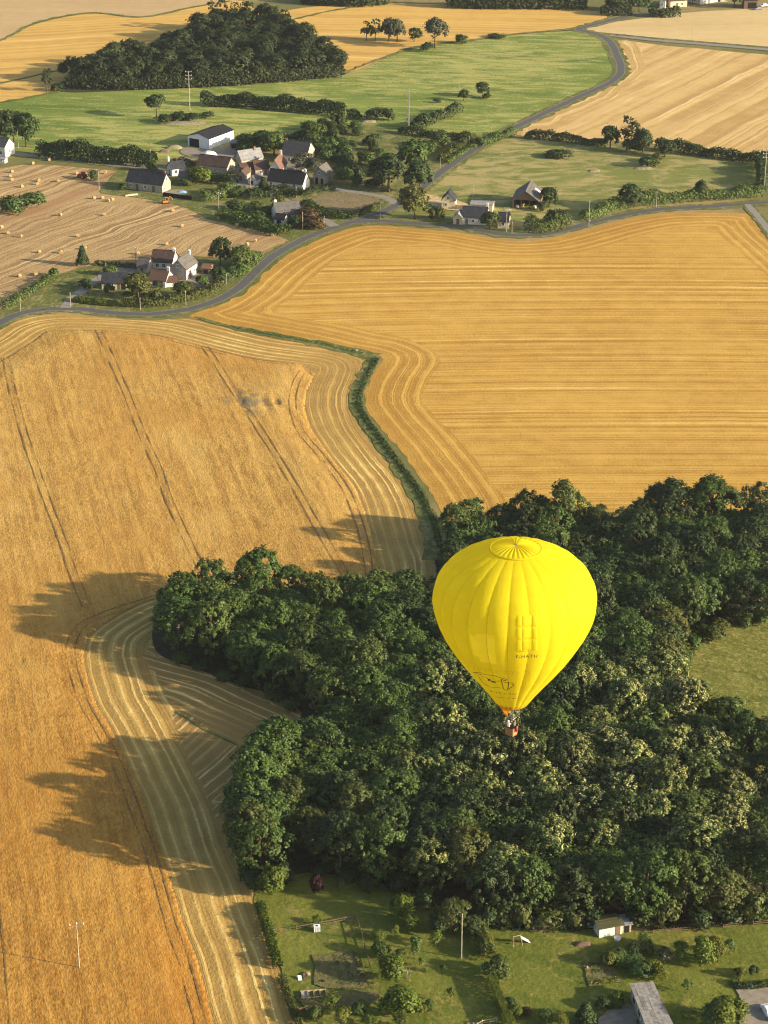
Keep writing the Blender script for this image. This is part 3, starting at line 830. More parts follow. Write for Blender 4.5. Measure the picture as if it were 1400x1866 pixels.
T6 = dict(h0=0.9, h1=12.0, rx=4.7)
proto('broadleaf', ['leaf', 'leaf', 'leaf_dark'], (0.26, 6, 2.6), nclump=480, per=22, size=0.24, variants=6, spread=0.45, lobes=15, **T6)
proto('chestnut', ['leaf_dark', 'leaf'], (0.3, 6, 2.6), nclump=460, per=20, size=0.24, variants=4, spread=0.44, lobes=15, blossom=14, **T6)
proto('olive_tree', ['leaf_olive', 'leaf'], (0.26, 6, 2.6), nclump=480, per=22, size=0.24, variants=4, spread=0.44, lobes=15, **T6)
proto('ash', ['leaf', 'leaf_olive'], (0.24, 8, 2.4), h0=3.0, h1=15.0, rx=4.0, nclump=260, per=20, size=0.28, variants=2, spread=0.62, gaps=0.12)
proto('far_tree', ['leaf_far'], (0.28, 4, 2.6), h0=0.3, h1=11.5, rx=5.2, nclump=320, per=13, size=0.42, variants=5, spread=0.70, lobes=12)
proto('mid_tree', ['leaf', 'leaf_dark'], (0.22, 5, 1.8), h0=1.6, h1=8.0, rx=3.4, nclump=220, per=14, size=0.34, variants=4, spread=0.55)
proto('open_tree', ['leaf_dark'], (0.22, 9, 2.6), h0=2.4, h1=11.0, rx=3.6, nclump=120, per=14, size=0.38, variants=2, spread=0.6, gaps=0.35, lobes=7)
proto('umbrella_tree', ['leaf_dark'], (0.24, 8, 2.6), h0=3.2, h1=8.2, rx=4.0, nclump=170, per=13, size=0.36, variants=1, spread=0.5, lobes=7)
proto('shrub', ['leaf', 'leaf_dark'], None, h0=0.15, h1=3.0, rx=1.9, nclump=120, per=14, size=0.26, variants=4, spread=0.42)
proto('garden_shrub', ['leaf', 'leaf_olive'], (0.06, 5, 0.6), h0=0.3, h1=3.2, rx=1.6, nclump=210, per=22, size=0.15, variants=4, spread=0.28)
proto('wispy', ['leaf_bright', 'leaf'], (0.05, 6, 0.6), h0=0.7, h1=3.2, rx=1.1, nclump=75, per=18, size=0.13, variants=3, spread=0.26, gaps=0.25, lobes=6)
proto('conifer', ['leaf_dark'], (0.16, 0, 1.0), h0=0.6, h1=7.0, rx=1.9, nclump=260, per=12, size=0.26, variants=2, spread=0.34, shape='cone')

def B3(px, py): return G(px, py, 0.0)

# ---- the near wood
def poisson(poly, dist, n_try, seed, jitter=None):
    r = np.random.default_rng(seed)
    lo, hi = poly.min(0), poly.max(0)
    C = r.random((n_try, 2)) * (hi - lo) + lo
    C = C[inside(C, poly)]
    out = []
    for c in C:
        d = dist if jitter is None else jitter(c)
        if all((c[0] - o[0]) ** 2 + (c[1] - o[1]) ** 2 > d * d for o in out):
            out.append(c)
    return np.array(out)

def to_px(x, y, z=0.0):
    d = Vector((x, y, z - HCAM))
    dep = d.y * CP - d.z * SP
    return 700 + FPX * d.x / dep, 933 + FPX * (-(d.y * SP + d.z * CP)) / dep

WOOD = gpts([(296, 1172), (310, 1130), (380, 1100), (470, 1092), (600, 1112), (700, 1118), (790, 1115), (812, 1060), (812, 1000), (860, 985), (1000, 985), (1110, 985), (1190, 968), (1350, 965), (1470, 985), (1470, 1140), (1390, 1136), (1300, 1128), (1245, 1160), (1210, 1210), (1235, 1290), (1300, 1370), (1370, 1410), (1470, 1420),
              (1470, 1672), (1300, 1680), (1180, 1686), (1000, 1684), (890, 1682), (820, 1655), (740, 1628), (640, 1598), (560, 1580), (490, 1590), (460, 1590), (447, 1500), (462, 1440), (515, 1395), (575, 1345), (585, 1300), (480, 1250), (400, 1215), (330, 1190)])
wood_pts = poisson(WOOD, 6.1, 14000, 3)
WG = 'trees packed in the wood around the balloon'
for (x, y) in wood_pts:
    px, py = to_px(x, y, 0)
    q = rng.random()
    if px > 740 and 1270 < py < 1640 and q < 0.80 * (1.0 if py < 1540 else 0.4):
        key, lab, mt = 'chestnut', 'dark tree flecked with pale yellow catkins in the wood under the basket', None
    elif px > 1180 and 1180 < py < 1420 and q < .6:
        key, lab, mt = 'olive_tree', 'yellow green tree in the wood beside the grassy clearing', 'leaf_olive'
    elif py > 1500:
        key, lab, mt = ('olive_tree' if q < .5 else 'broadleaf'), 'dark olive tree in the wood edge above the gardens', ('leaf_dark' if q > .7 else None)
    elif px > 800 and py < 1130:
        key, lab, mt = 'broadleaf', 'dark green tree in the wood against the golden stubble field', ('leaf_dark' if q < .6 else None)
    elif px > 1000:
        key, lab, mt = 'broadleaf', 'green tree in the wood to the right of the balloon', ('leaf' if q < .6 else None)
    elif px < 420:
        key, lab, mt = 'broadleaf', 'green tree at the left tip of the wood beside the wheat', ('leaf' if q < .75 else None)
    elif py > 1300:
        key, lab, mt = 'broadleaf', 'bright green tree in the wood between stubble notch and gardens', ('leaf' if q < .75 else None)
    else:
        key, lab, mt = 'broadleaf', 'rounded green tree in the wood left of the balloon', ('leaf' if q < .75 else None)
    h = rng.uniform(8.8, 13.2); rd = rng.uniform(3.8, 5.3)
    if px < 430 and py < 1230: h, rd = rng.uniform(11.0, 13.6), rng.uniform(4.6, 5.8)
    plant({'chestnut': 'chestnut_tree'}.get(key, 'broadleaf_tree'), key, (x, y, 0), h, rd, lab, 'tree', WG, mt)
for k, (px, py) in enumerate([(462, 1588), (452, 1555), (447, 1520), (450, 1485), (462, 1448), (486, 1415)]):
    plant('broadleaf_tree', 'broadleaf', B3(px + 14, py), rng.uniform(11.8, 14.0), rng.uniform(4.5, 5.6), 'tall leafy tree in the wood edge row facing the lower stubble strip', 'tree', 'wood edge row beside the lower stubble', 'leaf')
# understorey: the leafy layer that closes the canopy between the crowns
_r = np.random.default_rng(77)
_lo, _hi = WOOD.min(0), WOOD.max(0)
_C = _r.random((60000, 2)) * (_hi - _lo) + _lo
_C = _C[inside(_C, WOOD)]
_C = _C[pdist(_C, np.vstack([WOOD, WOOD[:1]])) > 2.2][:19000]
_z = 5.2 + 2.6 * vnoise(_C, 5.0, 61) + 1.2 * vnoise(_C, 1.7, 62) - 2.5 * np.clip(1 - pdist(_C, np.vstack([WOOD, WOOD[:1]])) / 6.0, 0, 1)
_i = np.repeat(np.arange(len(_C)), 8)
_off = _r.normal(size=(len(_i), 3)) * 0.30
_P = np.column_stack([_C, _z])[_i] + _off
_N = _off * 0.8 + np.array([0.1, -0.2, 0.8]) + _r.normal(size=_P.shape) * 0.4
_N /= np.linalg.norm(_N, axis=1)[:, None]
_t = np.clip(_r.random(len(_C))[_i] * 0.7 + 0.3 * _r.random(len(_i)), 0, 1)
_V, _F, _T = leaves(_P, _N, np.full(len(_P), 0.25), _r, _t)
tag(link('understorey', mesh_np('understorey', _V, _F, False, {'tint': _T}), None, M['leaf']), 'leafy understorey filling the wood between the tree crowns', 'undergrowth', None, 'stuff')
# single tall ones that stand out of the canopy line
plant('ash_tree', 'ash', B3(1024, 990), 15.5, 4.0, 'tall thin crowned tree rising above the wood behind the balloon', 'tree', None, 'leaf_olive')
plant('ash_tree', 'ash', B3(1225, 985), 15.0, 5.0, 'tall dark tree at the wood corner against the stubble, left of a taller pair', 'tree', None, 'leaf_dark')
plant('ash_tree', 'broadleaf', B3(1290, 985), 15.5, 5.6, 'tallest rounded tree at the upper right of the wood', 'tree', None, 'leaf')
plant('broadleaf_tree', 'broadleaf', B3(470, 1100), 13.0, 5.5, 'tallest tree at the upper left edge of the wood', 'tree', None, 'leaf')

# ---- the far wood on the hill
FAR = gpts([(128, 158), (124, 148), (200, 128), (290, 108), (350, 80), (400, 56), (470, 52), (520, 66), (560, 92), (612, 126), (616, 134), (500, 146), (400, 153), (260, 158)])
for (x, y) in poisson(FAR, 7.0, 12000, 5):
    plant('oak_tree', 'far_tree', (x, y, 0), rng.uniform(8.0, 11.5), rng.uniform(4.6, 6.0), 'dark round crowned tree in the wood on the far hill', 'tree', 'trees of the far hill wood')
for x in (392, 408, 428, 445, 455, 520):
    plant('oak_tree', 'open_tree', B3(x, 52 + abs(x - 420) * .15), 13, 3.4, 'thin tree poking above the top of the far hill wood', 'tree', 'thin trees at the top of the far hill wood')

# ---- hedges: one leafy mass each
def hedge(name, pxs, width, height, label, mat, size=0.34, dens=7.0, lump=0.35, seed=1, z0=0.1, cat='hedge', clipped=False, kind=None):
    r = np.random.default_rng(seed)
    P = resample(gpts(pxs), 0.8)
    base = P[0]
    seg = np.linalg.norm(np.diff(P, axis=0), axis=1)
    cum = np.concatenate([[0], np.cumsum(seg)]); L = cum[-1]
    n = int(L * (width + 2 * (np.mean(height))) * dens)
    s = r.random(n) * L
    T = np.gradient(P, axis=0); T /= np.linalg.norm(T, axis=1)[:, None]
    cx = np.stack([np.interp(s, cum, P[:, k]) for k in (0, 1)], 1)
    tx = np.stack([np.interp(s, cum, T[:, k]) for k in (0, 1)], 1)
    nx = np.stack([-tx[:, 1], tx[:, 0]], 1)
    hh = np.interp(s, np.linspace(0, L, len(height) if hasattr(height, '__len__') else 2), height if hasattr(height, '__len__') else [height, height])
    if not clipped:
        ph = r.random(3) * 10
        u = s / max(height if not hasattr(height, '__len__') else max(height), 1.0)
        hh = hh * (1 - lump * 0.5 + lump * (0.5 * np.sin(u * 1.9 + ph[0]) + 0.3 * np.sin(u * 4.3 + ph[1]) + 0.25 * np.sin(u * 0.7 + ph[2])))
    a = r.random(n) * 3.14159 if not clipped else np.where(r.random(n) < .45, 1.5708, np.where(r.random(n) < .5, 0.3, 2.84))
    if clipped:
        v = np.where(a == 1.5708, r.uniform(-1, 1, n), np.sign(np.cos(a)))
        zz = np.where(a == 1.5708, 1.0, r.random(n))
        on = np.where(a == 1.5708, 0.0, np.sign(np.cos(a))); oz = np.where(a == 1.5708, 1.0, 0.1)
    else:
        rr = 0.8 + 0.3 * r.random(n)
        v = np.sign(np.cos(a)) * np.abs(np.cos(a)) ** 0.6 * rr; zz = np.sin(a) ** 0.6 * rr
        on, oz = np.cos(a), np.sin(a)
    clump = r.random(2048)
    ci = (np.floor(s / 1.1).astype(int) * 7 + np.floor(v * 2).astype(int) * 13 + np.floor(zz * 3).astype(int) * 29) % 2048
    C = np.column_stack([cx + nx * (v * width / 2)[:, None], z0 + zz * (hh - z0)]) + r.normal(0, 0.12 if not clipped else 0.04, (n, 3))
    C[:, 2] = np.maximum(C[:, 2], 0.05)
    N = np.column_stack([nx * on[:, None], oz]) + r.normal(0, 0.45 if not clipped else .25, (n, 3))
    N /= np.linalg.norm(N, axis=1)[:, None]
    C[:, :2] -= base
    V, F, Tt = leaves(C, N, np.full(n, size), r, np.clip(clump[ci] * .65 + .35 * r.random(n), 0, 1))
    o = link(name, mesh_np(name, V, F, False, {'tint': Tt}), None, M[mat])
    o.location = (base[0], base[1], 0)
    return tag(o, label, cat, None, kind)

HEDGES = [
    ([(368, 192), (430, 194), (500, 200), (560, 205), (628, 211)], 5.5, 5.6, 'long tall dark hedge standing across the green meadow', 'leaf_dark', .42, 7),
    ([(72, 284), (110, 288), (160, 293), (220, 298), (282, 303)], 6.0, 6.6, 'tall dark hedge along the lane above the bale field', 'leaf_dark', .42, 7),
    ([(752, 238), (775, 229), (800, 219), (838, 204)], 4.0, 3.8, 'diagonal hedge in the meadow behind the tall pole', 'leaf_dark', .4, 6),
    ([(728, 242), (760, 247), (800, 252), (855, 257)], 3.0, 3.2, 'low dark hedge running from the tall pole to the road', 'leaf_dark', .4, 6),
    ([(958, 252), (1000, 255), (1050, 261), (1105, 268)], 3.0, [2.8, 4.2, 2.6, 3.5], 'uneven hedge between tan field and pasture left of the tree clump', 'leaf_dark', .4, 6),
    ([(1196, 272), (1240, 278), (1290, 285), (1340, 292), (1420, 300)], 4.0, [5.0, 4.5, 3.8, 4.5], 'dark hedge between tan field and pasture right of the tree clump', 'leaf_dark', .4, 6),
    ([(1386, 300), (1390, 330), (1385, 352)], 4.0, 5.0, 'hedge down the right side of the pasture', 'leaf_dark', .4, 6),
    ([(1062, 404), (1090, 394), (1130, 380), (1200, 372), (1260, 366), (1330, 361), (1388, 357)], 4.0, [4.0, 4.5, 5.5, 3.6, 4.0, 4.2], 'roadside hedge along the lower edge of the pasture', 'leaf', .36, 6),
    ([(958, 420), (985, 422), (1010, 418), (1030, 413)], 6.0, 5.5, 'bushy hedge beside the road right of the low farmhouse', 'leaf', .36, 6),
    ([(872, 268), (900, 258), (935, 246)], 3.5, 3.4, 'roadside hedge on the right of the road below the tan field', 'leaf', .36, 6),
    ([(812, 300), (845, 279), (875, 262)], 2.2, 1.8, 'low roadside growth along the pasture edge', 'leaf', .3, 6),
    ([(800, 295), (830, 275), (862, 255)], 3.5, 2.6, 'scrubby hedge on the left of the rising road', 'leaf_olive', .34, 6),
    ([(134, 549), (170, 553), (212, 557)], 3.0, 1.7, 'clipped bright green hedge by the farm entrance', 'leaf_bright', .2, 22),
    ([(222, 556), (265, 558), (310, 553), (345, 546), (378, 536), (402, 522)], 4.0, 2.6, 'thick garden hedge between lower farm and road', 'leaf_olive', .3, 8),
    ([(172, 482), (215, 486), (252, 490)], 2.0, 1.6, 'low dark hedge behind the lower farm yard', 'leaf_dark', .3, 7),
    ([(5, 563), (45, 540), (85, 514), (100, 502)], 3.0, 2.0, 'rough hedge on the left side of the farm garden', 'leaf', .3, 6),
    ([(398, 510), (425, 506), (450, 486), (466, 470)], 5.0, 3.2, 'hedge in the road bend beside the lower farm', 'leaf', .34, 7),
    ([(405, 396), (440, 408), (480, 419), (520, 430)], 5.5, 3.4, 'bushy hedge between bale field and grey roofed cottage', 'leaf', .36, 6),
    ([(556, 372), (575, 386), (600, 396), (632, 398)], 3.5, 2.6, 'curved hedge around the vegetable field corner', 'leaf', .32, 7),
    ([(635, 400), (660, 390), (688, 376)], 2.5, 1.6, 'low hedge beside the junction', 'leaf_olive', .3, 7),
    ([(452, 362), (480, 358), (520, 356), (548, 360)], 5.0, 3.4, 'dark hedge in front of the long white house', 'leaf_dark', .34, 7),
    ([(548, 356), (580, 350), (608, 346)], 3.0, 2.2, 'hedge below the stone barn', 'leaf_dark', .32, 7),
    ([(312, 306), (335, 306), (358, 308)], 4.0, 3.4, 'dark hedge behind the small white house', 'leaf_dark', .34, 7),
    ([(372, 330), (400, 332), (428, 337)], 5.0, 3.6, 'dark hedge below the brown roofed barn', 'leaf_dark', .34, 7),
    ([(370, 366), (395, 362), (425, 348)], 5.0, 3.6, 'round topped hedge beside the lawn of the slate roofed house', 'leaf', .34, 7),
    ([(476, 1652), (486, 1692), (498, 1730), (508, 1766)], 1.6, 2.0, 'bright ragged hedge between stubble and garden', 'leaf_bright', .17, 22),
    ([(514, 1785), (528, 1825), (545, 1868), (560, 1910)], 1.2, 1.2, 'thin scrubby hedge at the lower end of the stubble edge', 'leaf_olive', .15, 20),
    ([(868, 1690), (880, 1720), (893, 1752)], 2.2, 2.6, 'mixed hedge between two gardens near the pole', 'leaf_olive', .17, 20),
    ([(896, 1792), (906, 1820), (918, 1848), (932, 1880)], 1.3, 1.9, 'narrow clipped light green hedge between the gardens', 'leaf_bright', .12, 34),
    ([(1172, 1718), (1184, 1745)], 1.8, 2.4, 'dark hedge beside the white shed', 'leaf', .16, 20),
    ([(1192, 1768), (1206, 1792)], 1.8, 2.8, 'bright hedge behind the grey roofed shed', 'leaf_bright', .16, 20),
    ([(1338, 1790), (1345, 1800), (1400, 1797), (1440, 1796)], 1.4, 0.9, 'low dark hedge around the flower bed', 'leaf_dark', .14, 24),
    ([(122, 160), (200, 162), (300, 160), (400, 156), (500, 149), (622, 138)], 6, 6.5, 'continuous dark leafy front of the far hill wood along the meadow', 'leaf_far', .5, 4.5),
    ([(815, 12), (900, 14), (1000, 14), (1070, 15)], 10, 9.0, 'long dark row of trees along the far golden field', 'leaf_far', .9, 2.2),
    ([(555, 4), (600, 8), (660, 10), (700, 4)], 10, 9.0, 'dark tree belt at the top edge behind the hill field', 'leaf_far', .9, 2.2),
    ([(1095, 27), (1120, 27), (1150, 27)], 6, 5.0, 'dark hedge at the far farm entrance', 'leaf_far', .6, 4),
    ([(1182, 30), (1210, 31), (1236, 29)], 5, 4.2, 'dark clipped hedge below the far farmhouse', 'leaf_far', .6, 4),
]
for k, hd in enumerate(HEDGES):
    pxs, w, hgt, lab, mt, sz, dn = hd
    hedge('hedge', pxs, w, hgt, lab, mt, sz, dn * (2.2 if sz < .21 else 1.15), 0.28, 40 + k, clipped=('clipped' in lab and 'far' not in lab))
# ditch: brambles and reeds down the strip between the two fields
def strip_stuff(name, pxs, w, h, label, mat, size, dens, seed):
    return hedge(name, pxs, w, h, label, mat, size, dens, 0.5, seed, cat='brambles', kind='stuff')
strip_stuff('brambles', [(688, 653), (668, 690), (656, 718), (657, 745), (684, 787), (724, 840), (760, 890), (788, 945), (803, 1000)], 1.4, 0.6, 'dark brambles growing along the ditch between the fields', 'leaf_dark', .22, 14, 91)
strip_stuff('brambles', [(420, 596), (500, 611), (580, 626), (660, 645)], 1.2, 0.35, 'thin green weeds along the field boundary', 'leaf', .22, 6, 92)
strip_stuff('brambles', [(900, 1688), (1000, 1692), (1080, 1690)], 2.5, 1.4, 'low undergrowth along the wood edge by the swing', 'leaf_dark', .18, 16, 93)
strip_stuff('brambles', [(1190, 1690), (1280, 1686), (1400, 1676)], 2.0, 0.9, 'rusty bracken along the wood edge at right', 'leaf_rust', .18, 14, 94)

# ---- single trees and bushes: kind, px, py, height m, radius m, label, leaf material
SINGLES = [
    ('umbrella_tree', 286, 214, 9.0, 4.3, 'lone round headed tree in the meadow left of the triple armed pylon', None),
    ('mid_tree', 12, 268, 14, 5.5, 'tall dark tree at left edge behind the white gabled house', 'leaf_dark'),
    ('mid_tree', 48, 268, 13, 4.6, 'rounded tree right of the left edge tree group', 'leaf_dark'),
    ('mid_tree', -8, 262, 14, 5, 'dark tree cut by the left edge of the view', 'leaf_dark'),
    ('mid_tree', 26, 258, 12, 4.5, 'tree at the back of the left edge group', 'leaf_dark'),
    ('open_tree', 86, 168, 9.5, 2.6, 'thin ivy covered tree left of the far hill wood', None),
    ('shrub', 104, 166, 3.0, 2.6, 'bush at the foot of the thin ivy covered tree', 'leaf_dark'),
    ('mid_tree', 845, 184, 4.6, 2.4, 'small round tree in the meadow, left of a pair', 'leaf_dark'),
    ('mid_tree', 880, 177, 6.2, 2.9, 'small round tree in the meadow, right and taller of a pair', 'leaf_dark'),
    ('shrub', 887, 180, 2.0, 1.8, 'little bush at the foot of the taller meadow tree', 'leaf_dark'),
    ('shrub', 796, 187, 1.6, 1.4, 'tiny dark bush alone in the meadow', 'leaf_dark'),
    ('shrub', 769, 234, 5.4, 3.0, 'tallest bush at the lower end of the diagonal meadow hedge', 'leaf_dark'),
    ('shrub', 645, 216, 3.6, 3.0, 'dark bush right of the long meadow hedge', 'leaf_dark'),
    ('shrub', 686, 219, 4.6, 3.4, 'dark bush beside the pale bank above the village', 'leaf_dark'),
    ('shrub', 706, 218, 4.4, 2.8, 'dark bush, rightmost of those above the village', 'leaf_dark'),
    ('mid_tree', 752, 322, 13.5, 6.4, 'big green tree between village and rising road', 'leaf'),
    ('mid_tree', 708, 350, 13.0, 5.8, 'big dark tree left of the road at the village end', 'leaf_dark'),
    ('mid_tree', 766, 350, 11.0, 5.6, 'big dark spreading tree beside the rising road', 'leaf_dark'),
    ('mid_tree', 756, 400, 11.5, 5.6, 'pale green tree at the road junction', 'leaf_olive'),
    ('shrub', 795, 400, 4.0, 3.0, 'pale bush right of the junction tree', 'leaf_olive'),
    ('shrub', 786, 276, 4.0, 3.0, 'light green bush left of the rising road', 'leaf'),
    ('shrub', 802, 268, 5.0, 3.4, 'green bush below the low hedge beside the rising road', 'leaf'),
    ('mid_tree', 893, 418, 6.0, 3.2, 'dark round tree in front of the low farmhouse', 'leaf_dark'),
    ('mid_tree', 1001, 378, 7.0, 3.4, 'dark tree beside the open timber barn', 'leaf_dark'),
    ('shrub', 990, 384, 3.0, 1.8, 'pale bush at the right corner of the open barn', 'leaf_olive'),
    ('shrub', 1014, 414, 6.0, 3.6, 'dark bush beside the road bend right of the farm', 'leaf_dark'),
    ('mid_tree', 1112, 270, 8.5, 3.6, 'dark rounded tree, leftmost of the pasture tree clump', 'leaf_dark'),
    ('open_tree', 1144, 272, 13.0, 4.8, 'tall open tree with sky gaps in the pasture clump', None),
    ('mid_tree', 1172, 278, 9.0, 3.6, 'bushy tree at right of the pasture clump', 'leaf_dark'),
    ('shrub', 1150, 277, 5.0, 3.4, 'bush under the tall open pasture tree', 'leaf_dark'),
    ('mid_tree', 1212, 286, 6.4, 3.6, 'round tree where the pasture clump meets the hedge', 'leaf_dark'),
    ('shrub', 1180, 303, 3.6, 3.8, 'low bush on a pale grass bank in the pasture', 'leaf_dark'),
    ('shrub', 1198, 296, 3.4, 2.4, 'olive bush linking the pale bank to the hedge', 'leaf_olive'),
    ('shrub', 1021, 287, 2.6, 4.6, 'low dome of dark scrub alone in the pasture', 'leaf_dark'),
    ('mid_tree', 1146, 380, 8.6, 4.6, 'large rounded bush in the roadside hedge of the pasture', 'leaf_dark'),
    ('mid_tree', 1278, 364, 7.0, 2.4, 'upright tree rising from the roadside hedge', 'leaf_dark'),
    ('open_tree', 668, 74, 9.0, 3.4, 'half bare tree, leftmost of the far field group', None),
    ('open_tree', 684, 76, 9.5, 3.4, 'half bare tree, second of the far field group', None),
    ('mid_tree', 709, 76, 10.5, 4.2, 'round tree left of centre in the far field group', 'leaf_grey'),
    ('mid_tree', 724, 76, 10.0, 3.8, 'round tree close to its twin in the far field group', 'leaf_grey'),
    ('mid_tree', 755, 76, 6.2, 3.2, 'smaller dark tree in the middle of the far field group', 'leaf_dark'),
    ('mid_tree', 793, 88, 13.0, 5.0, 'largest tree at the right of the far field group', 'leaf_grey'),
    ('shrub', 778, 93, 3.5, 3.0, 'bush at the foot of the largest far field tree', 'leaf_dark'),
    ('shrub', 841, 79, 3.6, 2.8, 'dark bush on the meadow top edge', 'leaf_dark'),
    ('shrub', 905, 69, 1.6, 4.0, 'flat dark bush on the meadow top edge near the road', 'leaf_dark'),
    ('conifer', 151, 484, 6.4, 2.0, 'dark fir tree on the lawn left of the lower farm', None),
    ('shrub', 98, 503, 2.4, 1.4, 'small bush at the end of the farm garden hedge', 'leaf'),
    ('mid_tree', 402, 484, 9.0, 3.8, 'dark round tree behind the lower farm barn', 'leaf_dark'),
    ('mid_tree', 438, 488, 7.0, 4.6, 'green tree by the road bend at the lower farm', 'leaf'),
    ('shrub', 400, 512, 4.0, 3.0, 'bush beside the drive of the lower farm', 'leaf_dark'),
    ('mid_tree', 252, 543, 8.0, 4.4, 'large green tree on the lawn of the lower farm', 'leaf_olive'),
    ('shrub', 201, 501, 3.0, 2.0, 'round bush behind the slate cottage', 'leaf'),
    ('garden_shrub', 199, 536, 3.2, 1.7, 'small dark tree in front of the slate cottage', 'leaf_dark'),
    ('shrub', 157, 526, 3.0, 2.0, 'dark bush beside the farm drive', 'leaf_dark'),
    ('garden_shrub', 287, 524, 2.4, 1.6, 'dark shrub against the red roofed farmhouse', 'leaf_dark'),
    ('mid_tree', 337, 541, 4.8, 3.2, 'small orchard tree right of the lower farm lawn', 'leaf_olive'),
    ('garden_shrub', 369, 521, 3.4, 1.8, 'small tree on the gravel of the lower farm', 'leaf'),
    ('shrub', 24, 388, 5.4, 4.2, 'larger bush of the pair in the bale field', 'leaf'),
    ('shrub', 58, 378, 5.0, 4.0, 'smaller bush of the pair in the bale field', 'leaf'),
    ('shrub', 172, 328, 3.4, 2.2, 'bush beside the tractor in the bale field', 'leaf'),
    ('shrub', 225, 346, 2.4, 1.6, 'dark bush at the left end of the slate roofed house', 'leaf_dark'),
    ('shrub', 364, 334, 5.4, 4.0, 'pale feathery bush in front of the grey roofed house', 'leaf_bright'),
    ('shrub', 338, 337, 2.2, 2.4, 'low clipped bush by the white wall', 'leaf'),
    ('shrub', 276, 312, 3.4, 2.4, 'bush at the end of the lane hedge', 'leaf'),
    ('shrub', 390, 262, 1.8, 2.6, 'small dark shrub by the white shed corner', 'leaf_dark'),
    ('mid_tree', 500, 284, 9.0, 5.0, 'tall green tree behind the grey roofed village house', 'leaf'),
    ('mid_tree', 455, 275, 6.0, 4.4, 'dark tree right of the white shed', 'leaf_dark'),
    ('mid_tree', 478, 272, 7.0, 4.6, 'green tree in the village behind the pale roofs', 'leaf_dark'),
    ('mid_tree', 575, 262, 8.0, 4.4, 'green tree at the back of the village', 'leaf'),
    ('mid_tree', 552, 312, 7.0, 4.4, 'grey green willow in front of the blue slate roof', 'leaf_grey'),
    ('mid_tree', 575, 316, 5.6, 3.0, 'grey green willow beside the stone barn', 'leaf_grey'),
    ('shrub', 626, 334, 5.4, 3.8, 'round bush against the side of the stone barn', 'leaf'),
    ('conifer', 481, 352, 5.6, 2.6, 'dark pointed bush at the corner of the long white house', None),
    ('mid_tree', 507, 382, 4.8, 2.6, 'light green tree left of the grey roofed cottage', 'leaf_bright'),
    ('shrub', 562, 404, 4.6, 4.0, 'rusty brown bush beside the grey roofed cottage', 'leaf_rust'),
    ('shrub', 575, 416, 3.6, 3.4, 'rusty bush at the road side below the cottage', 'leaf_rust'),
    ('shrub', 540, 414, 3.4, 3.0, 'shrub hiding the front of the grey roofed cottage', 'leaf_dark'),
    ('shrub', 300, 224, 3.0, 3.0, 'dark bush at left on the meadow mound', 'leaf_dark'),
    ('shrub', 326, 219, 2.8, 3.6, 'dark bush in the middle of the meadow mound', 'leaf_dark'),
    ('shrub', 350, 219, 2.6, 3.4, 'dark bush right of centre on the meadow mound', 'leaf_dark'),
    ('shrub', 377, 216, 2.6, 2.4, 'dark bush at right on the meadow mound', 'leaf_dark'),
    ('mid_tree', 1165, 22, 9.0, 5.0, 'light green tree at the far farm', 'leaf'),
    ('mid_tree', 1120, 22, 9.0, 5.0, 'dark tree, leftmost at the far farm', 'leaf_dark'),
    ('mid_tree', 1138, 18, 10.0, 4.6, 'dark tree behind the leftmost one at the far farm', 'leaf_dark'),
    ('mid_tree', 1262, 8, 7.0, 4.0, 'dark tree between the far farm buildings', 'leaf_dark'),
    ('mid_tree', 1338, 14, 9.0, 4.8, 'round green tree at the right of the far farm', 'leaf'),
    ('mid_tree', 1326, 1352, 9.5, 4.6, 'bushy tree standing in front of the grassy clearing', 'leaf'),
    ('mid_tree', 1262, 1300, 7.0, 3.6, 'round yellow green tree at the left corner of the clearing', 'leaf_olive'),
    ('mid_tree', 1385, 1390, 9.0, 4.4, 'tree at the right edge in front of the clearing', 'leaf_olive'),
    ('shrub', 1238, 1212, 3.6, 2.6, 'bush poking into the clearing from its left side', 'leaf'),
    ('shrub', 1300, 1168, 3.0, 2.6, 'bush poking into the clearing from behind', 'leaf_olive'),
    # gardens in front
    ('garden_shrub', 655, 1850, 2.2, 1.4, 'low green shrub below the garden path', 'leaf'),
    ('garden_shrub', 780, 1840, 1.6, 1.1, 'low shrub right of the largest round bush', 'leaf'),
    ('garden_shrub', 690, 1712, 1.8, 1.1, 'small shrub at the upper end of the timber fence', 'leaf_bright'),
    ('garden_shrub', 885, 1738, 2.8, 1.6, 'leafy bush in the mixed hedge near the pole', 'leaf_bright'),
    ('garden_shrub', 1000, 1862, 2.2, 1.6, 'green bush at the bottom edge of the middle lawn', 'leaf'),
    ('garden_shrub', 960, 1850, 1.4, 1.0, 'low brownish shrub on the middle right lawn', 'leaf_rust'),
    ('garden_shrub', 1160, 1740, 2.4, 1.8, 'dark shrub behind the vegetable tangle near the shed', 'leaf_dark'),
    ('wispy', 1330, 1740, 3.0, 1.0, 'thin sapling right of the fruit trees', 'leaf'),
    ('garden_shrub', 497, 1632, 5.6, 2.5, 'rounded leafy bush where stubble meets the garden', 'leaf_bright'),
    ('garden_shrub', 470, 1622, 4.0, 2.2, 'dark bush tucked behind the rounded leafy bush', 'leaf_dark'),
    ('garden_shrub', 576, 1632, 4.0, 1.25, 'dark purple leaved tree on the lawn below the wood', 'leaf_purple'),
    ('wispy', 621, 1626, 2.6, 0.9, 'thin sapling on the shaded lawn below the wood', 'leaf'),
    ('garden_shrub', 733, 1676, 4.8, 1.9, 'bright young tree nearest the wood on the middle lawn', 'leaf_bright'),
    ('garden_shrub', 746, 1696, 3.6, 1.5, 'bright shrub just below the young tree on the middle lawn', 'leaf_bright'),
    ('wispy', 719, 1710, 2.4, 0.8, 'yellowish thin shrub beside the garden boundary', 'leaf_bright'),
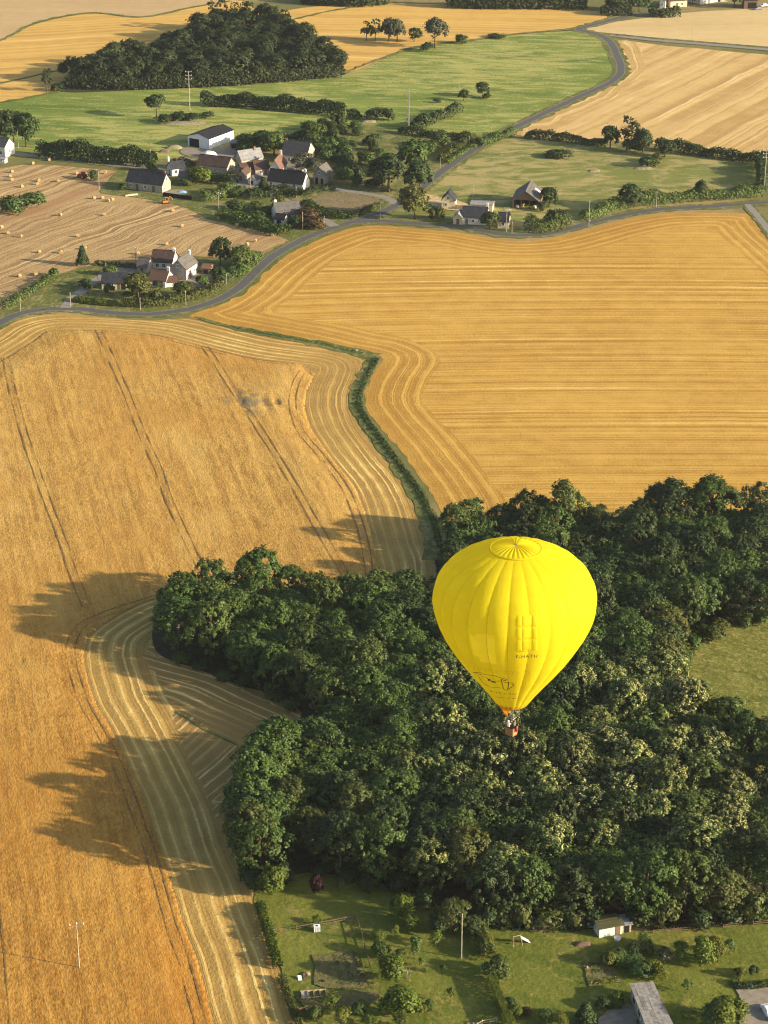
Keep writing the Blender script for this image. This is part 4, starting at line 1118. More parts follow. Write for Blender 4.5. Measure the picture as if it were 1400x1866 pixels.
    ('garden_shrub', 693, 1744, 2.8, 1.4, 'dark green shrub beside the fence', 'leaf'),
    ('garden_shrub', 712, 1788, 4.6, 2.4, 'large round bush on the middle lawn', 'leaf_bright'),
    ('garden_shrub', 731, 1846, 4.6, 3.0, 'largest round bush at the lower end of the middle lawn', 'leaf_bright'),
    ('wispy', 757, 1748, 4.6, 1.2, 'slim loose tree in the middle of the lawn', 'leaf'),
    ('wispy', 727, 1750, 2.0, 1.1, 'low loose shrub on the middle lawn', 'leaf'),
    ('wispy', 793, 1726, 2.8, 1.2, 'yellow green shrub left of the garden pole', 'leaf_bright'),
    ('wispy', 768, 1764, 2.0, 0.6, 'sapling between the bushes on the middle lawn', 'leaf'),
    ('wispy', 808, 1776, 1.9, 0.6, 'leaning sapling on the shaded lawn edge', 'leaf'),
    ('wispy', 822, 1828, 3.0, 0.7, 'bright yellow green slender shrub on the lawn', 'leaf_bright'),
    ('wispy', 766, 1856, 2.6, 0.9, 'small bright shrub right of the largest round bush', 'leaf_bright'),
    ('wispy', 601, 1838, 2.6, 1.5, 'bright yellow green shrub by the garden path', 'leaf_bright'),
    ('garden_shrub', 574, 1862, 2.6, 1.4, 'dark shrub at the lower left of the garden', 'leaf'),
    ('wispy', 624, 1866, 3.0, 1.3, 'green bush at the bottom edge of the left garden', 'leaf_bright'),
    ('wispy', 674, 1870, 1.8, 1.2, 'bright shrub cut by the bottom edge', 'leaf_bright'),
    ('wispy', 728, 1872, 2.0, 1.2, 'olive shrub cut by the bottom edge under the largest round bush', 'leaf_olive'),
    ('broadleaf', 828, 1702, 6.6, 2.8, 'small tree at the wood edge behind the garden pole', 'leaf_olive'),
    ('garden_shrub', 800, 1700, 4.0, 2.0, 'dark bush at the wood edge left of the garden pole', 'leaf_dark'),
    ('garden_shrub', 860, 1702, 3.4, 1.9, 'dark bush at the wood edge right of the garden pole', 'leaf_dark'),
    ('garden_shrub', 905, 1780, 3.6, 2.2, 'big round bush in the hedge between the gardens', 'leaf'),
    ('garden_shrub', 926, 1838, 2.0, 1.1, 'dark shrub beside the narrow clipped hedge', 'leaf_dark'),
    ('garden_shrub', 938, 1854, 2.2, 1.2, 'yellow green shrub right of the narrow clipped hedge', 'leaf_bright'),
    ('garden_shrub', 1278, 1758, 5.2, 2.2, 'bushy light green fruit tree on the right lawn', 'leaf_bright'),
    ('garden_shrub', 1300, 1752, 4.6, 1.6, 'light green fruit tree touching the bushy one', 'leaf_bright'),
    ('wispy', 1238, 1752, 4.0, 1.4, 'slim light green fruit tree left of the bushy one', 'leaf_bright'),
    ('wispy', 1210, 1758, 2.8, 1.3, 'dull green small tree beside the shed hedge', 'leaf_grey'),
    ('wispy', 1252, 1810, 2.2, 0.8, 'tiny tree alone on the right lawn', 'leaf'),
    ('garden_shrub', 1322, 1872, 5.4, 3.0, 'large yellow green bush at the bottom right', 'leaf_bright'),
    ('garden_shrub', 1298, 1876, 4.2, 2.0, 'dull green bush left of the large yellow green one', 'leaf'),
    ('conifer', 1067, 1862, 3.6, 1.8, 'dark blue green conifer bush by the drive', None),
    ('wispy', 1020, 1872, 2.4, 1.4, 'bright bush cut by the bottom edge near the conifer', 'leaf_bright'),
    ('garden_shrub', 1098, 1838, 2.0, 1.4, 'dark shrub left of the grey roofed shed', 'leaf_dark'),
    ('garden_shrub', 1122, 1832, 2.2, 1.5, 'yellowish shrub beside the grey roofed shed', 'leaf_bright'),
    ('garden_shrub', 1110, 1760, 2.6, 1.3, 'tall light leafy plant at the vegetable plot corner', 'leaf_bright'),
    ('garden_shrub', 1130, 1752, 2.0, 2.2, 'green shrub left in the tangle behind the vegetable plot', 'leaf'),
    ('garden_shrub', 1152, 1762, 2.0, 2.2, 'green shrub in the middle of the vegetable plot tangle', 'leaf'),
    ('garden_shrub', 1170, 1776, 2.2, 2.0, 'green shrub right in the vegetable plot tangle', 'leaf'),
    ('garden_shrub', 1188, 1775, 2.6, 1.2, 'bright shrub at the right of the vegetable plot tangle', 'leaf_bright'),
    ('garden_shrub', 1346, 1782, 1.9, 0.9, 'bright shrub at the corner of the flower bed', 'leaf_bright'),
    ('garden_shrub', 1373, 1778, 1.9, 0.9, 'dark shrub in the flower bed', 'leaf_dark'),
    ('garden_shrub', 1205, 1872, 2.2, 1.6, 'shrub growing against the front of the grey roofed shed', 'leaf'),
    ('wispy', 578, 1684, 1.4, 0.9, 'bright bush behind the white box in the garden', 'leaf_bright'),
]
for key, px, py, h, rd, lab, mt in SINGLES:
    nm = {'shrub': 'shrub', 'garden_shrub': 'garden_shrub', 'wispy': 'sapling', 'conifer': 'conifer'}.get(key, 'tree')
    cat = {'shrub': 'bush', 'garden_shrub': 'bush', 'wispy': 'shrub', 'conifer': 'conifer'}.get(key, 'tree')
    plant(nm, key, B3(px, py), h, rd, lab, cat, None, mt, 'crown' if key not in ('shrub',) else 'foliage')

# thickets: bushes nothing tells apart
def thicket(pxs, sp, h, rd, lab, group, mats, seed, key='shrub'):
    for (x, y) in poisson(gpts(pxs), sp, 900, seed):
        plant('shrub', key, (x, y, 0), rng.uniform(*h), rng.uniform(*rd), lab, 'bush', group, mats[rng.randrange(len(mats))], 'foliage')
thicket([(520, 262), (580, 244), (615, 250), (630, 275), (640, 305), (600, 300), (560, 270)], 5.5, (3, 5.5), (2.6, 3.8), 'bush in the thicket at the right back of the village', 'village thicket', ['leaf', 'leaf_dark'], 11)
thicket([(620, 226), (650, 230), (655, 248), (620, 245)], 6, (2, 3.6), (2.0, 3.2), 'bush scattered on the slope above the village', 'slope bushes', ['leaf_dark', 'leaf'], 12)
thicket([(405, 380), (450, 376), (490, 390), (485, 412), (440, 402)], 6, (2, 3.6), (2.0, 3.2), 'bush in the rough plot behind the bale field hedge', 'rough plot bushes', ['leaf', 'leaf_olive'], 13)
thicket([(640, 330), (690, 318), (700, 345), (650, 345)], 6, (2.4, 4.0), (2.0, 3.2), 'bush in the dark growth left of the big dark tree', 'village end bushes', ['leaf_dark'], 14)
thicket([(445, 262), (520, 258), (530, 275), (450, 285)], 6, (2.8, 4.6), (2.4, 3.4), 'bush among the trees behind the village roofs', 'village back bushes', ['leaf_dark', 'leaf'], 15)
thicket([(225, 545), (300, 548), (330, 545), (300, 538), (230, 538)], 4.5, (1.6, 2.8), (1.4, 2.2), 'shrub in the shrubbery of the lower farm lawn', 'farm lawn shrubs', ['leaf', 'leaf_olive'], 16)
thicket([(1240, 1330), (1300, 1320), (1380, 1350), (1370, 1400), (1280, 1370)], 5, (3, 5), (2.4, 3.4), 'yellow green bush at the edge of the grassy clearing', 'clearing edge bushes', ['leaf_bright', 'leaf_olive'], 17)
thicket([(455, 1600), (560, 1585), (700, 1605), (800, 1650), (790, 1662), (690, 1622), (560, 1600), (465, 1618)], 4.0, (2.0, 4.0), (1.8, 2.6), 'dark undergrowth bush along the wood edge above the left garden', 'wood edge bushes', ['leaf_dark'], 18)
thicket([(300, 1190), (400, 1228), (540, 1292), (530, 1300), (390, 1240), (290, 1198)], 4.5, (1.6, 3.0), (1.6, 2.4), 'low bush along the wood edge beside the stubble notch', 'notch edge bushes', ['leaf_dark', 'leaf'], 19)
thicket([(1215, 1215), (1262, 1158), (1320, 1128), (1400, 1130), (1400, 1140), (1320, 1142), (1275, 1172), (1235, 1225)], 3.2, (1.5, 3.5), (1.4, 2.4), 'ragged bush where wood and clearing meet at the back', 'clearing back bushes', ['leaf', 'leaf_olive'], 20)
thicket([(600, 300), (640, 268), (690, 262), (720, 290), (690, 318), (640, 322)], 8, (2.4, 4.5), (2.0, 3.4), 'bush dotted over the rough ground right of the stone barn', 'rough ground bushes', ['leaf_dark', 'leaf'], 21)
thicket([(560, 236), (620, 226), (625, 240), (570, 252)], 6, (3, 5), (2.4, 3.4), 'bush in the row behind the village next to the meadow', 'meadow side bushes', ['leaf_dark'], 22)
thicket([(405, 350), (450, 345), (452, 358), (420, 362)], 5, (2, 3.4), (1.8, 2.8), 'bush beside the lane below the village barn', 'lane bushes', ['leaf', 'leaf_dark'], 23)
thicket([(880, 1680), (1000, 1684), (1085, 1682), (1085, 1690), (1000, 1693), (880, 1690)], 2.8, (3.0, 5.5), (1.8, 2.8), 'dark leafy bush filling the wood edge above the middle garden', 'middle garden wood edge bushes', ['leaf_dark', 'leaf_olive'], 24)
thicket([(1160, 1684), (1280, 1680), (1400, 1670), (1400, 1678), (1280, 1688), (1160, 1692)], 3.2, (3.0, 6.0), (1.8, 2.8), 'leafy bush filling the wood edge above the right garden', 'right garden wood edge bushes', ['leaf_dark', 'leaf_olive', 'leaf'], 25)

# ------------------------------------------------------------------ buildings
def frame3(A, B, C):
    a, b, c = (np.array(tuple(G(*p))[:2]) for p in (A, B, C))
    ax = b - a; L = np.linalg.norm(ax); ax /= L
    pr = np.array([-ax[1], ax[0]])
    D = max(2.0, float((c - b) @ pr))
    return a, math.atan2(ax[1], ax[0]), L, D

def house(name, label, A, B, C, wh, rh, ridge='AB', wall='render_cream', roof='slate', openings=(), chimneys=(), over=0.28, cat='house', depth=None, skylights=(), length=None, facing=None):
    a, rz, L, D = frame3(A, B, C)
    if depth: D = depth
    if length: L = length
    root = empty(name, (a[0], a[1], 0), rz)
    tag(root, label, cat)
    along = ridge == 'AB'
    # walls: a closed gabled prism
    w = MB()
    if along:
        w.add([(0, 0, -.1), (L, 0, -.1), (L, D, -.1), (0, D, -.1), (0, 0, wh), (L, 0, wh), (L, D, wh), (0, D, wh), (0, D / 2, wh + rh), (L, D / 2, wh + rh)],
              [(0, 1, 5, 4), (2, 3, 7, 6), (1, 2, 6, 9, 5), (3, 0, 4, 8, 7)])
    else:
        w.add([(0, 0, -.1), (L, 0, -.1), (L, D, -.1), (0, D, -.1), (0, 0, wh), (L, 0, wh), (L, D, wh), (0, D, wh), (L / 2, 0, wh + rh), (L / 2, D, wh + rh)],
              [(0, 1, 5, 8, 4), (1, 2, 6, 5), (2, 3, 7, 9, 6), (3, 0, 4, 7)])
    w.build('wall', M[wall], root)
    for sd, fm in (facing or {}).items():
        g = MB(); o_ = .025
        if sd == 'F':
            pts = [(0, -o_, 0), (L, -o_, 0), (L, -o_, wh)] + ([(L / 2, -o_, wh + rh)] if not along else []) + [(0, -o_, wh)]
        else:
            pts = [(L + o_, 0, 0), (L + o_, D, 0), (L + o_, D, wh)] + ([(L + o_, D / 2, wh + rh)] if along else []) + [(L + o_, 0, wh)]
        g.add(pts, [tuple(range(len(pts)))]).build('wall_facing', M[fm], root)
    # roof: two thick slopes meeting at the ridge
    r = MB(); t = 0.16; e = over
    half = (D if along else L) / 2
    sl = rh / half
    for s in (-1, 1):
        def P(u, q, dz):
            x, y = (u, half + s * q) if along else (half + s * q, u)
            return (x, y, wh + rh - sl * q + dz + 0.03)
        u0, u1 = -e, (L if along else D) + e
        q1 = half + e
        pts = [P(u0, 0, 0), P(u1, 0, 0), P(u1, q1, 0), P(u0, q1, 0), P(u0, 0, t), P(u1, 0, t), P(u1, q1, t), P(u0, q1, t)]
        r.hexa(pts if (s < 0) != along else pts)
    ro = r.build('roof', M[roof], root)
    bm = bmesh.new(); bm.from_mesh(ro.data); bmesh.ops.recalc_face_normals(bm, faces=bm.faces); bm.to_mesh(ro.data); bm.free()
    rc = MB()
    z = wh + rh + t + 0.03
    if along: rc.box(-e, L + e, D / 2 - .14, D / 2 + .14, z - .06, z + .07)
    else: rc.box(L / 2 - .14, L / 2 + .14, -e, D + e, z - .06, z + .07)
    rc.build('ridge_cap', M[roof], ro)
    for (u, v, hgt) in chimneys:
        x, y = u * L, v * D
        c = MB().box(x - .4, x + .4, y - .3, y + .3, wh + rh * 0.3, wh + rh + hgt).box(x - .48, x + .48, y - .38, y + .38, wh + rh + hgt + .002, wh + rh + hgt + .14)
        for k in (-.2, .2): c.tube([(x + k, y, wh + rh + hgt + .12), (x + k, y, wh + rh + hgt + .5)], .11, 6)
        c.build('chimney', M['render_white' if 'white' in wall else 'brick'], ro)
    for (u, q) in skylights:
        def S(du, dq):
            qq = half * (q + dq); uu = u * (L if along else D) + du
            x, y = (uu, half - qq) if along else (half - qq, uu)
            return (x, y, wh + rh - sl * qq + t + 0.06)
        MB().add([S(-.4, -.09), S(.4, -.09), S(.4, .09), S(-.4, .09)], [(0, 1, 2, 3)]).build('skylight', M['glass'], ro)
    for op in openings:
        side, u, ow, oh, sill, kind = op
        def box_on(x0, x1, z0, z1, d0, d1):
            b = MB()
            if side == 'F': b.box(x0, x1, -d1, -d0, z0, z1)
            elif side == 'R': b.box(L + d0, L + d1, x0, x1, z0, z1)
            elif side == 'L': b.box(-d1, -d0, D - x1, D - x0, z0, z1)
            elif side == 'B': b.box(L - x1, L - x0, D + d0, D + d1, z0, z1)
            return b
        ln = L if side in 'FB' else D
        x = u * ln
        if kind == 'window':
            fr = MB()
            for bb in ((x - ow / 2 - .1, x + ow / 2 + .1, sill - .12, sill), (x - ow / 2 - .1, x + ow / 2 + .1, sill + oh, sill + oh + .1), (x - ow / 2 - .1, x - ow / 2, sill + .001, sill + oh - .001), (x + ow / 2, x + ow / 2 + .1, sill + .001, sill + oh - .001), (x - .03, x + .03, sill + .002, sill + oh - .002)):
                q = box_on(*bb, 0.03, 0.09); fr.add(q.v, q.f)
            f = fr.build('window', M['white_plastic'], root)
            box_on(x - ow / 2 + .001, x + ow / 2 - .001, sill + .003, sill + oh - .003, 0.03, 0.05).build('pane', M['glass'], f)
        elif kind == 'door':
            box_on(x - ow / 2, x + ow / 2, 0.0, oh, 0.03, 0.06).build('door', M['wood'], root)
        elif kind == 'white_door':
            dd = box_on(x - ow / 2, x + ow / 2, 0.0, oh, 0.02, 0.10).build('sliding_door', M['white_metal'], root)
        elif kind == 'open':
            box_on(x - ow / 2, x + ow / 2, 0.0, oh, 0.03, 0.05).build('opening', M['dark'], root)  # dark panel on the wall, standing for the shade inside
    return root, L, D

W = lambda s, u, w=0.9, h=1.1, sill=1.0: (s, u, w, h, sill, 'window')
Dr = lambda s, u, w=1.0, h=2.1: (s, u, w, h, 0, 'door')
Op = lambda s, u, w=2.4, h=2.6: (s, u, w, h, 0, 'open')

house('stone_longhouse', 'long stone house with dark slate roof and sunlit cream gable by the bale field', (231, 344), (296, 352.5), (315, 345), 3.0, 3.4, 'AB', 'stone', 'slate',
      [Dr('F', .30, 1.1, 2.2), Dr('F', .76, 1.1, 2.2), W('F', .52), W('R', .5, .8, 1.0, 4.0), W('R', .25, .7, .9, .9), W('F', .12)], [(.97, .5, .6)], skylights=((.25, .5), (.6, .75)))
house('small_house', 'small white house with slate roof and tall chimney behind the stone longhouse', (305, 316), (314, 321.5), (331, 314), 2.7, 2.0, 'BC', 'render_white', 'slate', [W('R', .3), W('R', .7), Dr('F', .5)], [(.05, .1, 1.3)])
house('low_house', 'low white house under a curved grey roof behind the pale bush', (326, 334), (354, 335), (358, 326), 2.2, 2.4, 'AB', 'render_white', 'grey_tin', [W('F', .3), Dr('F', .6)], depth=6.5)
house('barn', 'long stone barn with half brown, half slate roof in the village', (359, 314), (414, 320), (427, 311), 3.0, 2.8, 'AB', 'stone', 'brown_tile', [Dr('F', .25, 1.1, 2.2), W('F', .6, .8, .9), W('R', .5, .8, .9, 1.2)])
house('metal_shed', 'big white metal farm shed with black roof on the meadow edge', (343, 266), (382, 272.5), (437, 257.5), 4.0, 1.4, 'BC', 'white_metal', 'black_slate', [Op('F', .30, 4.6, 3.2), ('F', .70, 3.4, 3.0, 0, 'white_door')], cat='shed')
house('open_shed', 'small shed with pale tin roof right of the big white shed', (420, 271), (434, 272), (441, 266), 2.2, 0.5, 'AB', 'wood', 'pale_tin', [Op('F', .5, 2.0, 1.9)], cat='shed', depth=4)
house('village_house', 'village house with pale grey roof and cream gable beside orange machine', (441, 309), (480, 303), (493, 293), 3.4, 2.8, 'AB', 'render_cream', 'pale_tin', [W('R', .5, .9, 1.2, 1.0), W('R', .5, .8, .9, 3.4), W('F', .3)], [(.75, .45, .7)])
house('outbuilding', 'brown roofed outbuilding in front of the pale grey village roof', (440, 322), (476, 320), (480, 312), 2.3, 1.8, 'AB', 'brick', 'rust_tile', [Dr('F', .3), Dr('F', .7)], depth=6)
house('farmhouse', 'village farmhouse with sunlit red tile roof', (491, 322), (511, 323), (529, 309), 2.7, 3.4, 'BC', 'render_white', 'red_tile', [W('R', .3), W('R', .6), Dr('F', .6)], [(.5, .95, .7)])
house('farmhouse_wing', 'red brown tiled wing joining the red roofed farmhouse', (466, 322), (492, 320), (498, 312), 2.6, 2.4, 'AB', 'stone', 'rust_tile', [W('F', .4), Dr('F', .7)], depth=6.5)
house('slate_house', 'village house with large blue slate roof and cream gable', (513, 297), (559, 300), (573, 286), 3.2, 3.8, 'AB', 'render_cream', 'slate', [W('F', .3), W('F', .7), W('R', .5, .8, 1.0, 3.4)], [(.04, .5, .6)])
house('white_longhouse', 'long white house with black roof in front of the red farmhouse', (488, 341), (552, 348), (566, 340), 2.5, 3.4, 'AB', 'render_white', 'black_slate', [W('F', .10, .8, 1.0, 1.0), Dr('F', .45), W('F', .75), W('R', .6, .8, .9, 3.0)], [(.975, .5, .9)])
house('stone_barn', 'grey stone barn with weathered roof at right of the village', (572, 335), (592, 337), (618, 329), 3.4, 2.8, 'BC', 'stone_grey', 'grey_tin', [Op('F', .28, 1.0, 2.4), Op('F', .75, 1.0, 2.2), Dr('R', .6), W('F', .5, .7, .8, 3.8)], cat='barn')
house('small_cabin', 'tiny tin roofed shed beside the long white house', (537, 318), (551, 319), (556, 313), 2.0, 0.4, 'AB', 'wood_pale', 'pale_tin', [Op('F', .5, 1.8, 1.7)], cat='shed', depth=3.5)
house('cottage', 'grey roofed cottage half hidden by bushes near the junction', (506, 405), (549, 401), (556, 388), 2.4, 3.2, 'AB', 'render_white', 'grey_tin', [W('F', .25), Dr('F', .5), W('F', .78), W('R', .5, .8, .9, 1.0)], [(.06, .55, .7)])
house('lean_to', 'dark roofed lean-to on the left of the grey roofed cottage', (500, 408), (517, 410), (521, 402), 1.8, 1.2, 'AB', 'render_white', 'black_slate', [Op('F', .5, 1.6, 1.5)], cat='shed', depth=4)
house('gabled_shed', 'little white gabled shed in front of the brown outbuilding', (452, 336), (466, 338), (474, 331), 1.9, 1.2, 'BC', 'render_white', 'grey_tin', [Op('F', .5, 1.0, 1.6)], cat='shed')
house('ruined_shed', 'stone shed with cream gable at the village lane', (434, 330), (447, 331), (452, 322), 2.4, 1.4, 'BC', 'stone', 'rust_tile', [Dr('F', .4)], cat='shed')
# lower farm
house('slate_cottage', 'low slate roofed cottage with cream front at the lower farm', (186, 527.5), (232, 528), (238, 518), 2.1, 2.2, 'AB', 'render_cream', 'slate', [Dr('F', .68, .9, 1.9), W('F', .40), W('F', .15), ('F', .86, 1.4, 1.9, 0, 'open')], depth=6)
house('red_roof_house', 'lower farm house with patchy red tile roof and white walls', (272, 522.5), (302, 525), (309, 514), 2.2, 2.4, 'AB', 'render_white', 'rust_tile', [W('F', .35), Dr('F', .75)], [(.975, .5, .9)], depth=7)
house('white_annex', 'small white annex on the right of the patchy red roof', (303, 524), (324, 522.5), (328, 516), 1.6, 1.2, 'AB', 'render_white', 'rust_tile', [W('F', .75, .8, .7, .8)], depth=4.5)
house('tall_barn', 'tall stone barn with long grey roof and white sunlit side at the lower farm', (310, 508), (340, 511.5), (366, 498), 3.6, 2.8, 'BC', 'render_white', 'grey_tin', [Dr('R', .35, 1.6, 2.6), W('R', .75, .8, .9, 1.2), W('F', .5, .7, .9, 4.0)], [(.55, .96, .7)], cat='barn', facing={'F': 'stone'})
house('back_house', 'brown roofed building behind the tall barn of the lower farm', (276, 491), (314, 493), (322, 482), 2.6, 2.7, 'AB', 'render_white', 'brown_tile', [W('F', .3), W('F', .6)], [(.98, .5, .7)], depth=7.5)
house('pyramid_shed', 'little stone shed with grey roof in the lower farm yard', (250, 497), (268, 499), (276, 490), 2.0, 2.2, 'AB', 'stone', 'grey_tin', [Dr('F', .5)], cat='shed', depth=5)
house('red_shed', 'small rust red shed right of the tall barn', (368, 500), (382, 501), (388, 494), 2.0, 0.8, 'AB', 'brick', 'red_tile', [Op('F', .5, 1.4, 1.6)], cat='shed', depth=4)
# pasture group
house('tower_house', 'tall narrow cream house with black and grey roof beside sandy yard', (805, 380), (829, 381), (833, 372), 3.0, 2.6, 'BC', 'render_cream', 'slate', [W('F', .5, .9, 1.2, 3.2), W('F', .35, .8, 1.0, 1.0)], depth=5.5)
house('roadside_farmhouse', 'long low white farmhouse with dark roof right beside the road', (842, 409), (886, 411), (892, 400), 2.6, 2.6, 'AB', 'render_white', 'slate', [('F', .88, 1.9, 1.0, .8, 'window'), W('F', .45, .8, .9), Dr('F', .2)], [(.98, .7, .8)], depth=7)
house('roadside_annex', 'pale gabled annex on the left end of the roadside farmhouse', (826, 409), (843, 410), (846, 402), 2.4, 1.4, 'BC', 'render_cream', 'pale_tin', [Dr('F', .5)], depth=5)
house('pale_roof_shed', 'long shed with pale metal roof behind the roadside farmhouse', (858, 385), (897, 387), (902, 380), 2.4, 0.6, 'AB', 'render_cream', 'pale_tin', [Op('F', .3, 2, 1.9), Op('F', .7, 2, 1.9)], cat='shed', depth=5)
house('slate_annex', 'small slate roofed house at the right end of the roadside farm', (907, 416), (926, 417), (930, 408), 2.4, 2.2, 'AB', 'render_cream', 'slate', [W('F', .5), W('R', .5)], depth=6)
# far farm at the top edge
house('white_barn', 'white gabled house at the far farm near the top edge', (1202, 15), (1212, 15.5), (1224, 8), 4.0, 3.2, 'BC', 'render_white', 'brown_tile', [W('F', .5, .8, 1.0, 1.4)])
house('brick_barn', 'long cream barn with brown roof at the far farm', (1222, 14), (1252, 12), (1256, 4), 3.2, 3.2, 'AB', 'render_cream', 'brown_tile', [Dr('F', .4), W('F', .7)], depth=8)
house('far_hall', 'long white hall with grey roof at the top right edge', (1276, 8), (1308, 3), (1312, -6), 3.0, 2.0, 'AB', 'render_white', 'pale_tin', [Dr('F', .5)], depth=9)
house('far_house', 'small white house at the top edge right of the long hall', (1313, 3), (1325, 3), (1330, -4), 4.0, 2.4, 'AB', 'render_white', 'slate', [W('F', .5)], depth=8)
house('far_shed', 'dark farm shed behind the round tree at the top right edge', (1356, 16), (1380, 16), (1385, 6), 4.0, 1.5, 'AB', 'wood', 'slate', [Op('F', .6, 4, 3)], cat='shed', depth=9)
house('edge_house', 'white gabled house cut by the left edge beside the lane', (-14, 283), (10, 287), (16, 279), 4.0, 2.6, 'AB', 'render_white', 'grey_tin', [W('R', .5, .8, 1.0, 1.4), W('F', .7)])
house('white_hut', 'tiny white hut at the left edge above the bale field', (-2, 297), (9, 298), (12, 294), 1.6, 0.5, 'AB', 'render_white', 'pale_tin', [W('F', .5, .6, .6, .7)], cat='hut', depth=2.2)
house('garden_shed', 'low white garden shed with mossy roof against the wood', (1092, 1710), (1134, 1702), (1140, 1690), 1.9, 0.35, 'AB', 'render_white', 'moss_roof', [Dr('F', .8, .9, 1.7), W('L', .5, .6, .6, 1.0)], cat='shed', depth=3.2)
house('brown_lean_to', 'small grey roofed lean-to at the right end of the white garden shed', (1134, 1701), (1150, 1699), (1153, 1688), 1.7, 0.2, 'AB', 'wood_pale', 'pale_tin', [Op('F', .5, .9, 1.5)], cat='shed', depth=2.6)

# open timber barn: posts, tie beams, a big tin roof and nothing in front
a, rz, L, D = frame3((934, 380), (981, 382.5), (990, 373))
D = 13.0
root = tag(empty('open_barn', (a[0], a[1], 0), rz), 'open fronted timber barn with big grey tin roof in the pasture', 'barn')
wh, rh = 3.2, 3.2
for k, x in enumerate((0.15, L * .33, L * .66, L - .15)):
    for y in (0.15, D / 2, D - .15):
        MB().box(x - .13, x + .13, y - .13, y + .13, 0, wh - .002).build('post', M['wood'], root)
MB().add([(.05, D - .02, 0), (L - .05, D - .02, 0), (L - .05, D - .02, wh), (L / 2, D - .02, wh + rh), (.05, D - .02, wh)], [(0, 1, 2, 3, 4)]).build('back_wall', M['wood'], root)
MB().box(0.02, .08, .4, D - .1, 0, wh).box(L - .08, L - .02, D * .45, D - .1, 0, wh).build('side_wall', M['wood'], root)
MB().add([(.1, .02, wh), (L - .1, .02, wh), (L / 2, .02, wh + rh - .1), (.1, .1, wh), (L - .1, .1, wh), (L / 2, .1, wh + rh - .1)], [(0, 1, 2), (3, 5, 4), (0, 3, 4, 1), (1, 4, 5, 2), (2, 5, 3, 0)]).build('gable', M['wood'], root)
for s in (-1, 1):
    sl_ = MB(); q1 = L / 2 + .5; t = .12
    P = lambda u, q, dz: (L / 2 + s * q, u, wh + rh - rh / (L / 2) * q + dz + .05)
    sl_.hexa([P(-.6, 0, 0), P(D + .4, 0, 0), P(D + .4, q1, 0), P(-.6, q1, 0), P(-.6, 0, t), P(D + .4, 0, t), P(D + .4, q1, t), P(-.6, q1, t)])
    ro = sl_.build('roof_slope', M['grey_tin'], root)
    bm = bmesh.new(); bm.from_mesh(ro.data); bmesh.ops.recalc_face_normals(bm, faces=bm.faces); bm.to_mesh(ro.data); bm.free()
    if s > 0:
        MB().add([P(8.2, 2.2, t + .03), P(10, 2.2, t + .03), P(10, 4.0, t + .03), P(8.2, 4.0, t + .03)], [(0, 1, 2, 3)]).build('roof_light', M['white_plastic'], ro)
for (x, y, s) in ((1.4, 1.6, .9), (3.2, 3.0, 1.2), (7.5, 2.0, .8)):
    b = MB().lathe([(s * .6, 0), (s * .62, s), (0.01, s * 1.02)], 10, (x, y, 0))
    q = b.build('barrel', M['white_plastic' if s < 1 else 'straw'], None)
    q.location = (a[0], a[1], 0); q.rotation_euler = (0, 0, rz)
    tag(q, {.9: 'white drum inside the open barn near its left post', 1.2: 'straw coloured drum deep inside the open barn', .8: 'white drum inside the open barn near its right side'}[s], 'drum')

# grey roofed shed in the right garden: panels of fibre cement laid over a sloping frame
SA, SB, SC_, SD = G(1149, 1822), G(1189, 1816), G(1232, 1908), G(1186, 1916)
root = tag(empty('flat_roof_shed', tuple(SA)), 'long garden shed with overlapping grey roof panels at the bottom right', 'shed')
loc = lambda p, z: (p.x - SA.x, p.y - SA.y, z)
lerp = lambda p, q, t: p + (q - p) * t
wb = MB()
zt = [2.75, 2.5, 2.4, 2.65]
wb.add([loc(p, -.1) for p in (SA, SB, SC_, SD)] + [loc(p, z) for p, z in zip((SA, SB, SC_, SD), zt)], [(0, 4, 5, 1), (1, 5, 6, 2), (2, 6, 7, 3), (3, 7, 4, 0)])
wb.build('wall', M['wood_pale'], root)
def roofpt(u, v, dz):
    u_, v_ = u, v
    p = lerp(lerp(SA, SB, u_), lerp(SD, SC_, u_), v_)
    z = (zt[0] * (1 - u_) + zt[1] * u_) * (1 - v_) + (zt[3] * (1 - u_) + zt[2] * u_) * v_
    return loc(p, z + dz)
nu, nv = 6, 4
for j in range(nv):
    for i in range(nu):
        u0, u1 = -.05 + 1.1 * i / nu, -.05 + 1.1 * (i + 1) / nu - .006
        v0, v1 = -.04 + 1.06 * j / nv, -.04 + 1.06 * (j + 1) / nv + .012
        d0 = .05 + .035 * (j % 2) + .008 * (i % 2) + rng.uniform(0, .012); d1 = d0 + rng.uniform(-.01, .03)
        b = MB().hexa([roofpt(u0, v1, d1), roofpt(u1, v1, d1), roofpt(u1, v0, d0), roofpt(u0, v0, d0), roofpt(u0, v1, d1 + .02), roofpt(u1, v1, d1 + .02), roofpt(u1, v0, d0 + .02), roofpt(u0, v0, d0 + .02)])
        b.build('roof_panel', M['shed_roof_a' if (i * 3 + j * 5) % 4 else 'shed_roof_b'] if 'shed_roof_a' in M else M['grey_tin'], root)
